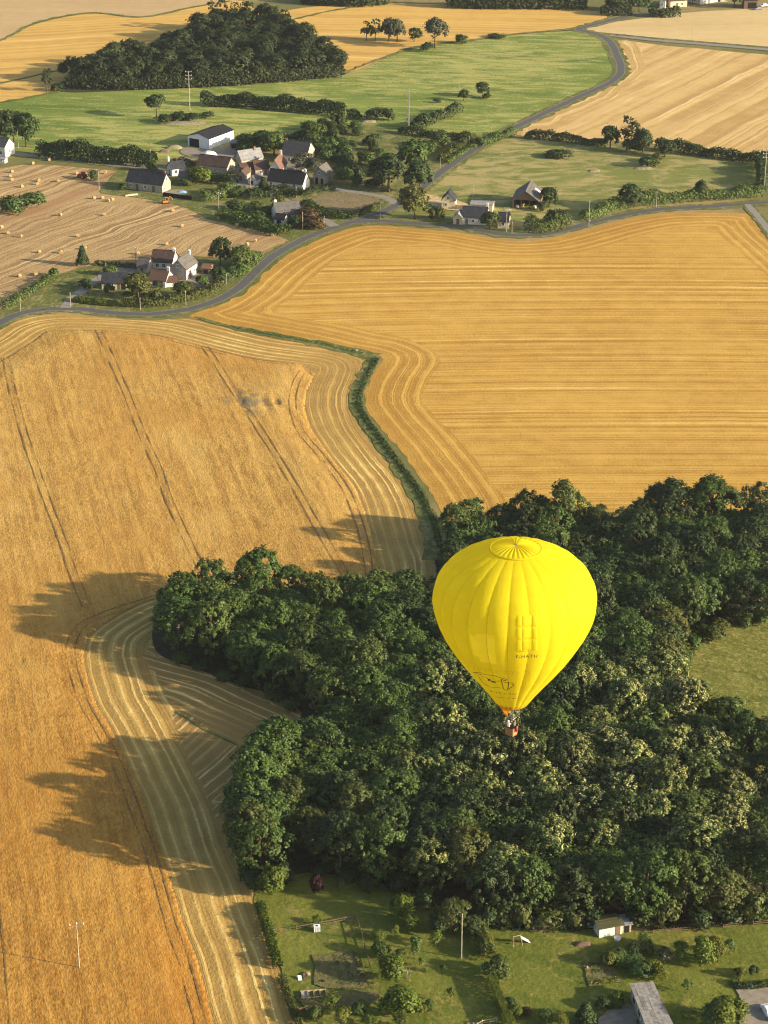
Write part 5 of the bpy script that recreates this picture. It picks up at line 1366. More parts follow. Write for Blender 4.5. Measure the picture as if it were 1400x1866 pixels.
for t0, t1 in ((.10, .24), (.34, .52), (.62, .85)):
    p0, p1 = lerp(SA, SD, t0), lerp(SA, SD, t1)
    nrm = (SA - SB).normalized() * .04
    f = MB().add([loc(p0 + nrm, 1.0), loc(p1 + nrm, 1.0), loc(p1 + nrm, 2.1), loc(p0 + nrm, 2.1)], [(0, 1, 2, 3)]).build('window', M['white_plastic'], root)
    q0, q1 = lerp(p0, p1, .12), lerp(p0, p1, .88)
    MB().add([loc(q0 + nrm * 1.6, 1.12), loc(q1 + nrm * 1.6, 1.12), loc(q1 + nrm * 1.6, 1.98), loc(q0 + nrm * 1.6, 1.98)], [(0, 1, 2, 3)]).build('pane', M['glass'], f)

# ------------------------------------------------------------------ poles and wires
def pole(px, py, toppy, label, kind='plain', mat='concrete', rad=0.16, arm=1.6):
    p = G(px, py)
    dep = PITCH + math.atan((py - 933) / FPX)
    h = max(4.0, (py - toppy) / (pxm(py) * math.cos(dep)))
    root = tag(empty('utility_pole', tuple(p), rng.uniform(-.2, .2)), label, 'pole')
    rad *= 0.75
    MB().tube([(0, 0, -.2), (0, 0, h * .5), (0, 0, h)], [rad, rad * .85, rad * .62], 8).build('pole', M[mat], root)
    if kind == 'triple':
        for k, z in enumerate((h - .4, h - 1.9, h - 3.3)):
            c = MB().box(-1.2, 1.2, -.07, .07, z, z + .14).build('cross_arm', M['concrete'], root)
            for x in (-1.1, 1.1): MB().lathe([(.03, 0), (.09, .08), (.05, .16), (.09, .24), (.02, .34)], 8, (x, 0, z + .141)).build('insulator', M['white_plastic'], c)
    elif kind == 'tee':
        c = MB().box(-arm / 2, arm / 2, -.06, .06, h - .35, h - .23).build('cross_arm', M['steel'], root)
        for x in (-arm * .45, 0, arm * .45): MB().lathe([(.03, 0), (.08, .08), (.04, .16), (.08, .24), (.02, .32)], 8, (x, 0, h - .229 if x else h)).build('insulator', M['white_plastic'], c)
    elif kind == 'side':
        MB().box(0.05, 2.2, -.07, .07, h - 1.2, h - 1.05).build('cross_arm', M['steel'], root)
    else:
        for z in (h - .3, h - .6): MB().lathe([(.03, 0), (.06, .05), (.03, .12)], 6, (rad * .9, 0, z)).build('insulator', M['white_plastic'], root)
    return root, p, h

POLES = [(346, 201, 131, 'tall pylon pole with three cross arms in the meadow', 'triple', 'concrete', .28),
         (745, 238, 163, 'tall bare concrete pole above the village', 'side', 'concrete', .28),
         (1392, 352, 272, 'tall pole with cross arms at the right edge of the pasture', 'triple', 'concrete', .26),
         (145, 1769, 1686, 'wooden power pole with cross arm standing in the wheat', 'tee', 'wood_pale', .15),
         (841, 1747, 1667, 'slim grey pole on the lawn between wood and hedge', 'plain', 'concrete', .15),
         (837, 176, 148, 'thin pole in the meadow near the small tree pair', 'plain', 'concrete', .14),
         (34, 271, 240, 'pole beside the lane near the left edge trees', 'plain', 'concrete', .16),
         (146, 292, 266, 'pole in front of the middle of the lane hedge', 'plain', 'concrete', .16),
         (275, 304, 272, 'pole at the right end of the lane hedge', 'plain', 'concrete', .18),
         (181, 346, 313, 'pole between tractor and stone longhouse', 'plain', 'concrete', .16),
         (399, 384, 352, 'pole with top bracket on the dry bank below the village', 'tee', 'concrete', .15),
         (552, 419, 386, 'pole right of the grey roofed cottage', 'plain', 'wood_pale', .17),
         (540, 360, 342, 'short pole in front of the long white house', 'plain', 'concrete', .15),
         (591, 416, 393, 'pole on the grass tip of the junction', 'plain', 'concrete', .14),
         (693, 399, 362, 'pole beside the road at the junction tree', 'plain', 'concrete', .16),
         (630, 209, 189, 'pole at the right end of the long meadow hedge', 'plain', 'concrete', .14),
         (457, 343, 305, 'pole among the village sheds', 'plain', 'wood_pale', .15),
         (862, 359, 338, 'thin pole behind the sandy yard', 'plain', 'concrete', .12),
         (923, 423, 379, 'pole at the right end of the roadside farm', 'tee', 'concrete', .15),
         (933, 426, 404, 'short pole by the road beside the bushy hedge', 'plain', 'concrete', .13),
         (895, 250, 233, 'short pole where the road meets the tan field', 'plain', 'concrete', .12),
         (855, 266, 250, 'short pole left of the rising road', 'plain', 'concrete', .12),
         (803, 307, 287, 'pole beside the rising road near the big trees', 'plain', 'concrete', .12),
         (1073, 415, 366, 'pole beside the road below the pasture hedge', 'plain', 'concrete', .15),
         (1196, 378, 348, 'pole in the middle of the roadside pasture hedge', 'plain', 'concrete', .14),
         (1261, 76, 51, 'thin pole in the pale wheat field', 'plain', 'wood_pale', .13),
         (129, 558, 533, 'pole at the entrance of the lower farm', 'plain', 'concrete', .16),
         (256, 565, 542, 'pole on the verge below the large lawn tree', 'plain', 'concrete', .16),
         (339, 557, 530, 'pole on the verge right of the lower farm lawn', 'plain', 'concrete', .16),
         (194, 503, 479, 'pole behind the slate cottage', 'plain', 'concrete', .13),
         (248, 481, 452, 'thin dark pole behind the lower farm sheds', 'tee', 'wood', .13),
         (38, 568, 543, 'pole at the left end of the farm garden', 'plain', 'concrete', .15),
         (413, 521, 503, 'short pole at the road bend', 'plain', 'concrete', .12)]
PP = {}
for (x, y, t, lab, k, m_, r_) in POLES:
    PP[(x, y)] = pole(x, y, t, lab, k, m_, r_, 2.4 if y > 1700 else 1.6)

def wire(p, q, sag, label, rad=0.009):
    p, q = Vector(p), Vector(q)
    pts = [p.lerp(q, t / 12) - Vector((0, 0, sag * 4 * (t / 12) * (1 - t / 12))) for t in range(13)]
    o = MB().tube([v - p for v in pts], rad, 4).build('power_line', M['rubber'], None)
    o.location = p
    tag(o, label, 'wire', 'wires over the gardens')
_, p, h = PP[(841, 1747)]
for k, dz in enumerate((0, .35, .8)):
    e = G(1500, 1735 + k * 6); w0 = G(440, 1760 + k * 6)
    wire(p + Vector((.18, 0, h - .2 - dz)), e + Vector((0, 0, h - .3 - dz)), 1.2, 'thin overhead wire running right from the garden pole along the wood edge')
    wire(p + Vector((-.18, 0, h - .2 - dz)), w0 + Vector((0, 0, h - .3 - dz)), 1.2, 'thin overhead wire running left from the garden pole over the lawn')

# ------------------------------------------------------------------ straw bales
bale = MB()
n_ = 18
prof = [(0.0, -.6), (.60, -.6), (.66, -.54), (.67, 0), (.66, .54), (.60, .6), (0.0, .6)]
for i, (r_, t_) in enumerate(prof): bale.v += [(t_, max(r_, .01) * math.cos(6.28318 * k / n_), .66 + max(r_, .01) * math.sin(6.28318 * k / n_)) for k in range(n_)]
bale.f += [(i * n_ + k, i * n_ + (k + 1) % n_, (i + 1) * n_ + (k + 1) % n_, (i + 1) * n_ + k) for i in range(len(prof) - 1) for k in range(n_)]
bale_me = bale.mesh('straw_bale', False)
bale_me.materials.append(M['straw'])
BALES = [(90, 293), (22, 315), (19, 323), (71, 331), (68, 337), (107, 332), (40, 342), (172, 363), (187, 363), (198, 368), (205, 366), (315, 386), (398, 400), (432, 413), (332, 414), (304, 447), (450, 448), (3, 416), (15, 427), (38, 433), (142, 432), (72, 461), (111, 462), (36, 505), (66, 503), (190, 393), (110, 394), (252, 464), (465, 441), (22, 330), (496, 430), (155, 455), (140, 318), (192, 317), (60, 300)]
for (x, y) in BALES:
    o = link('straw_bale', bale_me)
    o.location = tuple(G(x, y)); o.rotation_euler = (0, 0, rng.choice([rng.uniform(.0, .7), rng.uniform(1.2, 1.9)]))
    s = rng.uniform(.78, .90); o.scale = (s, s, s)
    tag(o, 'round straw bale lying on the mown field left of the village', 'bale', 'round bales on the mown field')

# ------------------------------------------------------------------ vehicles and yard things
def wheel(root, x, y, r, w, name='wheel', rim='orange'):
    b = MB()
    for (yy, rr) in ((-w / 2, r * .6), (-w / 2, r * .93), (-w * .35, r), (w * .35, r), (w / 2, r * .93), (w / 2, r * .6)):
        b.v += [(x + rr * math.cos(6.28318 * k / 16), y + yy, r + rr * math.sin(6.28318 * k / 16)) for k in range(16)]
    b.f += [(i * 16 + k, i * 16 + (k + 1) % 16, (i + 1) * 16 + (k + 1) % 16, (i + 1) * 16 + k) for i in range(5) for k in range(16)]
    t = b.build(name, M['rubber'], root, True)
    c = MB()
    for (yy, rr) in ((-w * .42, .01), (-w * .42, r * .61), (w * .42, r * .61), (w * .42, .01)):
        c.v += [(x + rr * math.cos(6.28318 * k / 12), y + yy, r + rr * math.sin(6.28318 * k / 12)) for k in range(12)]
    c.f += [(i * 12 + k, i * 12 + (k + 1) % 12, (i + 1) * 12 + (k + 1) % 12, (i + 1) * 12 + k) for i in range(3) for k in range(12)]
    c.build('rim', M[rim], t)

def cab(root, x0, x1, y0, y1, z0, z1, m_='red'):
    MB().box(x0 - .04, x1 + .04, y0 - .04, y1 + .04, z1, z1 + .1).build('cab_roof', M[m_], root)
    MB().hexa([(x0 + .03, y0 + .03, z0), (x1 - .03, y0 + .03, z0), (x1 - .03, y1 - .03, z0), (x0 + .03, y1 - .03, z0), (x0 + .12, y0 + .08, z1 - .002), (x1 - .12, y0 + .08, z1 - .002), (x1 - .12, y1 - .08, z1 - .002), (x0 + .12, y1 - .08, z1 - .002)]).build('cab_glass', M['glass'], root)
    for x in (x0, x1):
        for y in (y0, y1): MB().box(x - .05, x + .05, y - .05, y + .05, z0, z1 - .001).build('cab_post', M[m_], root)

def tractor(name, px, py, rz, paint, label, sc=1.0):
    root = tag(empty(name, tuple(G(px, py)), rz), label, 'tractor'); root.scale = (sc,) * 3
    MB().hexa([(.3, -.38, .7), (2.2, -.32, .75), (2.2, .32, .75), (.3, .38, .7), (.3, -.36, 1.55), (2.1, -.28, 1.35), (2.1, .28, 1.35), (.3, .36, 1.55)]).build('bonnet', M[paint], root)
    MB().box(-.9, .3, -.45, .45, .6, 1.1).build('chassis', M['rubber'], root)
    for s in (-1, 1):
        MB().hexa([(-1.1, s * .78 - .26, 1.5), (.25, s * .78 - .26, 1.2), (.25, s * .78 + .26, 1.2), (-1.1, s * .78 + .26, 1.5), (-1.0, s * .78 - .26, 1.62), (.2, s * .78 - .26, 1.35), (.2, s * .78 + .26, 1.35), (-1.0, s * .78 + .26, 1.62)]).build('mudguard', M[paint], root)
        wheel(root, -.6, s * .82, .75, .42); wheel(root, 1.7, s * .7, .45, .3)
        MB().lathe([(.02, 0), (.09, .01), (.09, .05), (.02, .06)], 8, (2.12, s * .2, 1.15)).build('headlight', M['white_plastic'], root)
    cab(root, -.85, .25, -.5, .5, 1.35, 2.45, paint)
    MB().tube([(1.2, .22, 1.4), (1.2, .22, 2.3)], .05, 6).build('exhaust', M['steel'], root)
    return root
tractor('tractor', 151, 325, 2.6, 'red', 'red tractor parked on the mown field among the bales')
def trailer(px, py, rz, label):
    root = tag(empty('farm_trailer', tuple(G(px, py)), rz), label, 'trailer')
    MB().hexa([(-2.2, -1.1, .9), (2.2, -1.1, .9), (2.2, 1.1, .9), (-2.2, 1.1, .9), (-2.4, -1.25, 2.7), (2.4, -1.25, 2.7), (2.4, 1.25, 2.7), (-2.4, 1.25, 2.7)]).build('body', M['orange'], root)
    MB().box(-2.2, 2.2, -1.05, 1.05, 2.701, 2.85).build('load', M['straw'], root)
    MB().box(-2.1, 3.6, -.12, .12, .7, .88).build('drawbar', M['rubber'], root)
    for x in (-.9, .3):
        for s in (-1, 1): wheel(root, x, s * .95, .5, .32)
trailer(429, 301, 1.45, 'orange farm trailer parked between the village barns')
def digger(px, py):
    root = tag(empty('digger', tuple(G(px, py)), .4), 'small orange digger beside the black fence of the longhouse lawn', 'digger')
    for s in (-1, 1): MB().hexa([(-1, s * .7 - .2, 0), (1, s * .7 - .2, 0), (1, s * .7 + .2, 0), (-1, s * .7 + .2, 0), (-1.2, s * .7 - .2, .5), (1.2, s * .7 - .2, .5), (1.2, s * .7 + .2, .5), (-1.2, s * .7 + .2, .5)]).build('track', M['rubber'], root)
    MB().box(-1.1, .8, -.7, .7, .55, 1.15).build('body', M['orange'], root)
    cab(root, -.2, .75, -.6, .2, 1.151, 2.2, 'orange')
    MB().tube([(.8, .4, 1.0), (1.7, .4, 2.3), (2.6, .4, 1.5)], .13, 6).build('boom', M['orange'], root)
    MB().hexa([(2.4, .1, .9), (2.9, .1, .9), (2.9, .7, .9), (2.4, .7, .9), (2.4, .1, 1.5), (2.7, .1, 1.5), (2.7, .7, 1.5), (2.4, .7, 1.5)]).build('bucket', M['steel'], root)
digger(302, 371)
MB_ = MB()
o = MB_.box(0, 11.5, -.06, .06, 0, 1.5).build('board_fence', M['dark'], None)
for k in range(7): MB().box(k * 1.9, k * 1.9 + .1, .061, .16, 0, 1.55).build('post', M['wood'], o)
o.location = tuple(G(297, 358)); d = G(351, 365) - G(297, 358); o.rotation_euler = (0, 0, math.atan2(d.y, d.x))
tag(o, 'black board fence across the lawn of the stone longhouse', 'fence')
def boat(px, py, rz):
    n_ = 11; b = MB()
    for i in range(n_):
        t = i / (n_ - 1); w = .55 * math.sin(math.pi * min(max(t, .02), .98)) ** .6; x = (t - .5) * 4.6
        b.v += [(x, -w, .55), (x, -w * .6, .12), (x, 0, .02), (x, w * .6, .12), (x, w, .55), (x, w * .85, .55), (x, 0, .2), (x, -w * .85, .55)]
    b.f += [(i * 8 + k, i * 8 + (k + 1) % 8, (i + 1) * 8 + (k + 1) % 8, (i + 1) * 8 + k) for i in range(n_ - 1) for k in range(8)]
    o = b.build('rowing_boat', M['render_cream'], None, True); o.location = tuple(G(px, py)); o.rotation_euler = (0, 0, rz)
    tag(o, 'pale long boat lying on the lawn before the stone longhouse', 'boat')
boat(240, 357, .5)
def tarp(px, py, w, d, h, mat, label, name, cat, seed, rz=0.):
    r = random.Random(seed); b = MB(); n_ = 8
    for j in range(n_ + 1):
        for i in range(n_ + 1):
            x, y = i / n_ * 2 - 1, j / n_ * 2 - 1
            z = max(0, (1 - x * x) * (1 - y * y)) ** .5 * h * r.uniform(.85, 1.1)
            b.v.append((x * w / 2, y * d / 2, z))
    b.f += [(j * (n_ + 1) + i, j * (n_ + 1) + i + 1, (j + 1) * (n_ + 1) + i + 1, (j + 1) * (n_ + 1) + i) for j in range(n_) for i in range(n_)]
    o = b.build(name, M[mat], None, True); o.location = tuple(G(px, py)); o.rotation_euler = (0, 0, rz)
    return tag(o, label, cat)
tarp(332, 351, 3.4, 2.2, .7, 'blue_tarp', 'pale blue covered pool beside the sunlit gable', 'tarpaulin', 'cover', 3)
tarp(382, 286, 6.0, 4.5, 2.4, 'white_plastic', 'white domed cover behind the long stone barn', 'dome_cover', 'cover', 4)
tarp(300, 277, 4.0, 2.0, 1.0, 'wood', 'low grey pile by the meadow edge left of the white shed', 'wood_pile', 'pile', 5)
tarp(318, 270, 6.0, 3.0, 1.3, 'rubble', 'grey heap on the grass left of the white shed', 'rubble_heap', 'heap', 6)
tarp(1083, 312, 4.5, 4, 0.45, 'rubble', 'pale heap of dry grass in the middle of the pasture', 'hay_heap', 'heap', 7)
tarp(1172, 307, 7, 4, 0.5, 'rubble', 'pale bank of dry grass under the pasture bush', 'hay_heap', 'heap', 8)
tarp(337, 225, 17, 6, 0.6, 'rubble', 'long pale stony mound under bushes in the meadow', 'stone_mound', 'mound', 9)
tarp(672, 222, 6, 4, 0.7, 'rubble', 'pale bare bank between bushes above the village', 'earth_bank', 'bank', 10)
tarp(672, 262, 5, 4, 1.2, 'wood', 'collapsed grey shed among bushes right of the village', 'collapsed_shed', 'ruin', 11)
tarp(650, 640, 1.0, .8, .6, 'concrete', 'pale stone at the top bend of the ditch', 'boulder', 'stone', 12)
tarp(985, 1692, 5, 2.0, 1.0, 'wood', 'brown brushwood pile at the wood edge above the swing', 'brushwood_pile', 'pile', 13)
tarp(1062, 1722, 3.0, 1.6, .6, 'wood', 'brown heap of cut branches on the lawn left of the white shed', 'branch_heap', 'pile', 14)
tarp(925, 383, 3.0, 1.0, .5, 'concrete', 'pale pipe lying left of the open barn', 'pipe_pile', 'pile', 15)

# cars at the bottom edge
def car(px, py, rz, paint, label):
    root = tag(empty('parked_car', tuple(G(px, py)), rz), label, 'car')
    prof = [(-2.0, .35), (-2.05, .75), (-1.2, .95), (-.5, 1.42), (.75, 1.45), (1.45, .98), (2.0, .85), (2.05, .35)]
    b = MB()
    for (y, k) in ((-.82, .96), (-.70, 1.0), (.70, 1.0), (.82, .96)):
        b.v += [(x * k, y * (1 if z < 1 else .82), z) for x, z in prof]
    m = len(prof)
    b.f += [(i * m + k, i * m + k + 1, (i + 1) * m + k + 1, (i + 1) * m + k) for i in range(3) for k in range(m - 1)] + [tuple(range(m)), tuple(range(3 * m, 4 * m))[::-1]]
    b.build('body', M[paint], root)
    for (x0, z0, x1, z1) in ((-1.12, 1.0, -.56, 1.38), (.82, 1.40, 1.40, 1.03)):
        nrm = .02
        MB().add([(x0 - nrm * (1 if x0 < 0 else -1), -.52, z0 + nrm), (x1 - nrm * (1 if x0 < 0 else -1), -.5, z1 + nrm * 2), (x1 - nrm * (1 if x0 < 0 else -1), .5, z1 + nrm * 2), (x0 - nrm * (1 if x0 < 0 else -1), .52, z0 + nrm)], [(0, 1, 2, 3)]).build('windscreen', M['glass'], root)
    for s in (-1, 1):
        MB().add([(-.95, s * .80, 1.0), (1.2, s * .80, 1.0), (.7, s * .64, 1.4), (-.45, s * .64, 1.4)], [(0, 1, 2, 3)]).build('side_window', M['glass'], root)
        for x in (-1.25, 1.3): wheel(root, x, s * .72, .32, .22, rim='steel')
        MB().box(1.98, 2.03, s * .55 - .18, s * .55 + .18, .62, .78).build('headlight', M['white_plastic'], root)
        MB().box(-2.04, -1.99, s * .6 - .14, s * .6 + .14, .62, .78).build('tail_light', M['red'], root)
    return root
car(1157, 1890, 1.95, 'car_grey', 'grey blue car cut by the bottom edge beside the grey roofed shed')
car(1402, 1850, 1.8, 'white_metal', 'white car on the gravel drive at the right edge')
car(1382, 18, .2, 'car_grey', 'dark car at the far farm near the top right corner')
car(1392, 12, .5, 'white_metal', 'white car at the far farm near the top right corner')

# ------------------------------------------------------------------ garden things
def local_root(name, px, py, rz, label, cat):
    return tag(empty(name, tuple(G(px, py)), rz), label, cat)
r_ = local_root('swing_slide', 946, 1722, .35, 'small garden swing frame with white slide on the lawn', 'slide')
for (x0, y0, x1, y1) in ((-1.3, -.7, -1.0, 0), (-1.3, .7, -1.0, 0), (.4, -.7, .2, 0), (.4, .7, .2, 0)):
    MB().tube([(x0, y0, 0), (x1, y1, 1.9)], .045, 6).build('leg', M['wood_pale'], r_)
MB().tube([(-1.15, 0, 1.9), (.35, 0, 1.9)], .05, 6).build('top_bar', M['wood_pale'], r_)
MB().hexa([(.3, -.32, 1.35), (1.9, -.32, .1), (1.9, .32, .1), (.3, .32, 1.35), (.3, -.32, 1.42), (1.9, -.32, .17), (1.9, .32, .17), (.3, .32, 1.42)]).build('slide', M['white_plastic'], r_)
for s in (-1, 1): MB().hexa([(.3, s * .33 - .02, 1.42), (1.9, s * .33 - .02, .17), (1.9, s * .33 + .02, .17), (.3, s * .33 + .02, 1.42), (.3, s * .33 - .02, 1.6), (1.9, s * .33 - .02, .32), (1.9, s * .33 + .02, .32), (.3, s * .33 + .02, 1.6)]).build('slide_side', M['white_plastic'], r_)
for x in (-.8, -.4): MB().tube([(x, 0, 1.88), (x, 0, .55)], .02, 4).build('swing_rope', M['rubber'], r_)
MB().box(-.85, -.35, -.12, .12, .5, .55).build('swing_seat', M['red'], r_)

r_ = local_root('water_tank', 578, 1697, .15, 'white cube water tank in a cage beside the garden fence', 'tank')
MB().box(-.55, .55, -.5, .5, .16, 1.1).build('tank', M['white_plastic'], r_)
for x in (-.56, -.28, 0, .28, .56):
    MB().box(x - .02, x + .02, -.53, -.505, .15, 1.13).build('cage_bar', M['steel'], r_)
MB().box(-.6, .6, -.54, .54, 0, .15).build('pallet', M['wood'], r_)
MB().lathe([(.18, 0), (.18, .06), (.01, .07)], 10, (0, 0, 1.101)).build('lid', M['rubber'], r_)
for (px, py, lab) in ((1073, 1690, 'white plastic drum, left of two beside the white garden shed'), (1079, 1690, 'white plastic drum, right of two beside the white garden shed')):
    o = MB().lathe([(.27, 0), (.29, .05), (.29, .3), (.31, .33), (.29, .36), (.29, .85), (.24, .92), (.01, .93)], 14).build('drum', M['white_plastic'], None, False)
    o.location = tuple(G(px, py)); tag(o, lab, 'drum')
o = MB().lathe([(.5, 0), (.58, .5), (.6, .52), (.52, .53), (.46, .2), (.01, .18)], 16).build('tub', M['white_plastic'], None)
o.location = tuple(G(1125, 1713)); tag(o, 'round white tub in front of the garden shed', 'tub')
# pile of boards and tin near the left bed
r_ = local_root('junk_pile', 551, 1783, .3, 'heap of white tin sheets and brown boards beside the left garden bed', 'pile')
MB().hexa([(-.8, -.5, .1), (-.2, -.6, .1), (-.1, .2, .4), (-.7, .3, .5), (-.8, -.5, .16), (-.2, -.6, .16), (-.1, .2, .46), (-.7, .3, .56)]).build('tin_sheet', M['white_plastic'], r_)
for k in range(6): MB().hexa([(.1 + .14 * k, -.6 + .1 * k, .05 + .06 * k), (.25 + .14 * k, -.6 + .1 * k, .05 + .06 * k), (.5 + .14 * k, .8, .4), (.35 + .14 * k, .8, .4), (.1 + .14 * k, -.6 + .1 * k, .1 + .06 * k), (.25 + .14 * k, -.6 + .1 * k, .1 + .06 * k), (.5 + .14 * k, .8, .45), (.35 + .14 * k, .8, .45)]).build('board', M['wood'], r_)
MB().box(.9, 1.5, .4, .9, 0, .5).build('crate', M['wood_pale'], r_)
r_ = local_root('cold_frame', 566, 1815, .12, 'row of open timber cold frames at the lower left garden', 'cold frame')
for k in range(5):
    for (x0, x1, y0, y1) in ((k * 1.0, k * 1.0 + .06, -.8, .8),): MB().box(x0 - 1.5, x1 - 1.5, y0, y1, 0, .5).build('divider', M['wood_pale'], r_)
MB().box(-1.6, 2.6, -.9, -.82, 0, .45).build('front_board', M['wood_pale'], r_); MB().box(-1.6, 2.6, .82, .9, 0, .55).build('back_board', M['wood_pale'], r_)
MB().box(-1.43, -.52, -.78, .78, .3, .34).build('cover_sheet', M['concrete'], r_)
r_ = local_root('compost_bin', 552, 1848, .2, 'brown compost box with white sack at the stubble edge', 'compost bin')
for k in range(4):
    z = k * .22
    MB().box(-.6, .6, -.62, -.56, z, z + .18).build('slat', M['wood'], r_); MB().box(-.6, .6, .56, .62, z, z + .18).build('slat', M['wood'], r_)
    MB().box(-.62, -.56, -.55, .55, z, z + .18).build('slat', M['wood'], r_); MB().box(.56, .62, -.55, .55, z, z + .18).build('slat', M['wood'], r_)
tarp(566, 1848, 1.0, .7, .5, 'white_plastic', 'white sack beside the brown compost box', 'sack', 'sack', 21)
tarp(589, 1790, .9, .6, .5, 'rubber', 'black bucket heap in the left garden bed', 'bucket_heap', 'pile', 22)
tarp(1070, 1766, .5, .5, .7, 'straw', 'yellowish sack at the vegetable plot corner', 'sack', 'sack', 23)
tarp(1390, 1796, 1.4, .8, .7, 'yellow_flower', 'round yellow flower cushion at the edge of the drive', 'flower_cushion', 'flowers', 24)

def fence(name, pxs, h, label, post_every=1.6, rail=True, mat='wood_pale', gap=0.0):
    P = resample(gpts(pxs), post_every, smooth=False)
    root = tag(empty(name, (P[0][0], P[0][1], 0)), label, 'fence')
    for k, q in enumerate(P):
        x, y = q - P[0]
        hh = h * rng.uniform(.9, 1.1)
        lean = rng.uniform(-.08, .08)
        MB().tube([(x, y, -.1), (x + lean, y, hh)], .06, 6).build('post', M[mat], root)
        if rail and k + 1 < len(P) and rng.random() > gap:
            x2, y2 = P[k + 1] - P[0]
            for z in (h * .35, h * .75):
                d = Vector((x2 - x, y2 - y, 0)).normalized().cross(Vector((0, 0, 1))) * .02
                MB().hexa([(x - d.x, y - d.y, z), (x2 - d.x, y2 - d.y, z), (x2 + d.x, y2 + d.y, z), (x + d.x, y + d.y, z), (x - d.x, y - d.y, z + .12), (x2 - d.x, y2 - d.y, z + .12), (x2 + d.x, y2 + d.y, z + .12), (x + d.x, y + d.y, z + .12)]).build('rail', M[mat], root)
fence('post_fence', [(502, 1703), (560, 1692), (610, 1683), (646, 1676)], 1.0, 'old broken rail fence across the left garden', 1.7, True, 'wood', .45)
fence('post_fence', [(650, 1676), (660, 1712), (672, 1756), (682, 1802)], 1.3, 'timber fence between left garden and middle lawn', 1.3, True, 'wood', .05)
fence('post_fence', [(1190, 1702), (1290, 1694), (1400, 1684)], .9, 'low dark rail fence along the wood edge at right', 2.2, True, 'wood', .2)
fence('post_fence', [(905, 1864), (880, 1868), (860, 1880)], 1.1, 'pale garden fence piece at the bottom edge', 1.0, True, 'wood_pale')
r_ = local_root('stone_pile', 855, 1872, .2, 'pale stone heap at the bottom edge beside the hedge', 'stones')
for k in range(9):
    s = rng.uniform(.3, .6); x, y = rng.uniform(-1.2, 1.2), rng.uniform(-.6, .6)
    b = MB(); b.hexa([(x + s * dx * rng.uniform(.7, 1), y + s * dy * rng.uniform(.7, 1), dz * s * rng.uniform(.7, 1.)) for dz in (0, 1) for dx, dy in ((-.6, -.5), (.6, -.5), (.6, .5), (-.6, .5))]).build('stone', M['rubble'], r_)
# vegetable rows: leafy plants in lines
def veg_row(px0, py0, px1, py1, label, mat, h=.7, dens=24):
    hedge('vegetable_row', [(px0, py0), ((px0 + px1) / 2, (py0 + py1) / 2), (px1, py1)], .7, h, label, mat, .13, dens, .6, int(px0) % 97 + 3, cat='vegetables', kind='stuff')
veg_row(1076, 1795, 1128, 1788, 'bright leafy vegetable row in front of the plot', 'leaf_bright', 1.0)
veg_row(1075, 1762, 1110, 1757, 'back vegetable row in the plot', 'leaf', .5)
veg_row(1078, 1774, 1118, 1768, 'middle vegetable row in the plot', 'leaf', .5)
veg_row(611, 1741, 625, 1798, 'green vegetable row on the left side of the left garden bed', 'leaf', .4, 14)
veg_row(628, 1740, 643, 1796, 'green vegetable row in the middle of the left garden bed', 'leaf', .5, 14)
veg_row(646, 1737, 664, 1793, 'green vegetable row on the right of the left garden bed', 'leaf_dark', .5, 14)
veg_row(1240, 1846, 1285, 1842, 'upper planted row right of the grey roofed shed', 'leaf', .5, 16)
veg_row(1244, 1858, 1290, 1854, 'lower planted row right of the grey roofed shed', 'leaf', .5, 16)
# dead little tree on the lawn
o = MB().tube([(0, 0, -.1), (.05, 0, .9), (.25, 0, 1.6)], [.09, .07, .04], 6)
for k in range(7):
    a_ = k * .9; o.tube([(.1 + .02 * k, 0, .9 + .1 * k), (.1 + .8 * math.cos(a_), .8 * math.sin(a_), 1.7 + .12 * k)], [.035, .012], 5)
o = o.build('bare_tree', M['bark_pale'], None, True); o.location = tuple(G(741, 1784)); tag(o, 'small bare whitish tree on the middle lawn', 'tree')

# ------------------------------------------------------------------ the balloon
def fabric(name, col, alt, trans=0.52):
    n = NT(name)
    f = n.noise(n.pos, 0.35, 3.0, 0.5)
    w = n.noise(n.pos, 1.3, 4.0, 0.65)
    c = n.mix(n.ramp(f, 0.35, 0.65), col, alt)
    nb = n.bump(w, 0.3, 0.12)
    b = n.bsdf(c, 0.8, nb, 0.08)
    t = n.new('ShaderNodeBsdfTranslucent'); n.put(t.inputs[0], c); n.put(t.inputs['Normal'], nb)
    mx = n.new('ShaderNodeMixShader'); mx.inputs[0].default_value = trans
    n.t.links.new(b, mx.inputs[1]); n.t.links.new(t.outputs[0], mx.inputs[2])
    return n.done(mx.outputs[0])
M['fabric'] = fabric('yellow balloon fabric', (0.78, 0.68, 0.020), (0.81, 0.72, 0.026))
M['fabric_pale'] = fabric('pale yellow patch', (0.90, 0.80, 0.06), (0.90, 0.81, 0.065), 0.56)
M['tape'] = fabric('yellow load tape', (0.74, 0.58, 0.010), (0.76, 0.60, 0.012), 0.3)
M['nomex'] = fabric('orange scoop cloth', (0.72, 0.26, 0.012), (0.78, 0.32, 0.015), 0.45)
M['ink'] = plain('dark print', (0.05, 0.035, 0.01), 0.8, 3.0, 0.2)
M['ink_faint'] = plain('faded print', (0.56, 0.40, 0.010), 0.8, 3.0, 0.1)
M['leather'] = plain('dark leather', (0.035, 0.022, 0.015), 0.6, 6.0, 0.3)
n = NT('wicker')
tc = n.new('ShaderNodeTexCoord').outputs['Object']
sp = n.new('ShaderNodeSeparateXYZ'); n.put(sp.inputs[0], tc)
_w = n.math('SINE', n.math('MULTIPLY', sp.outputs[2], 160.0))
_v = n.math('SINE', n.math('MULTIPLY', n.math('ADD', sp.outputs[0], sp.outputs[1]), 70.0))
_s = n.math('MULTIPLY', _w, _v)
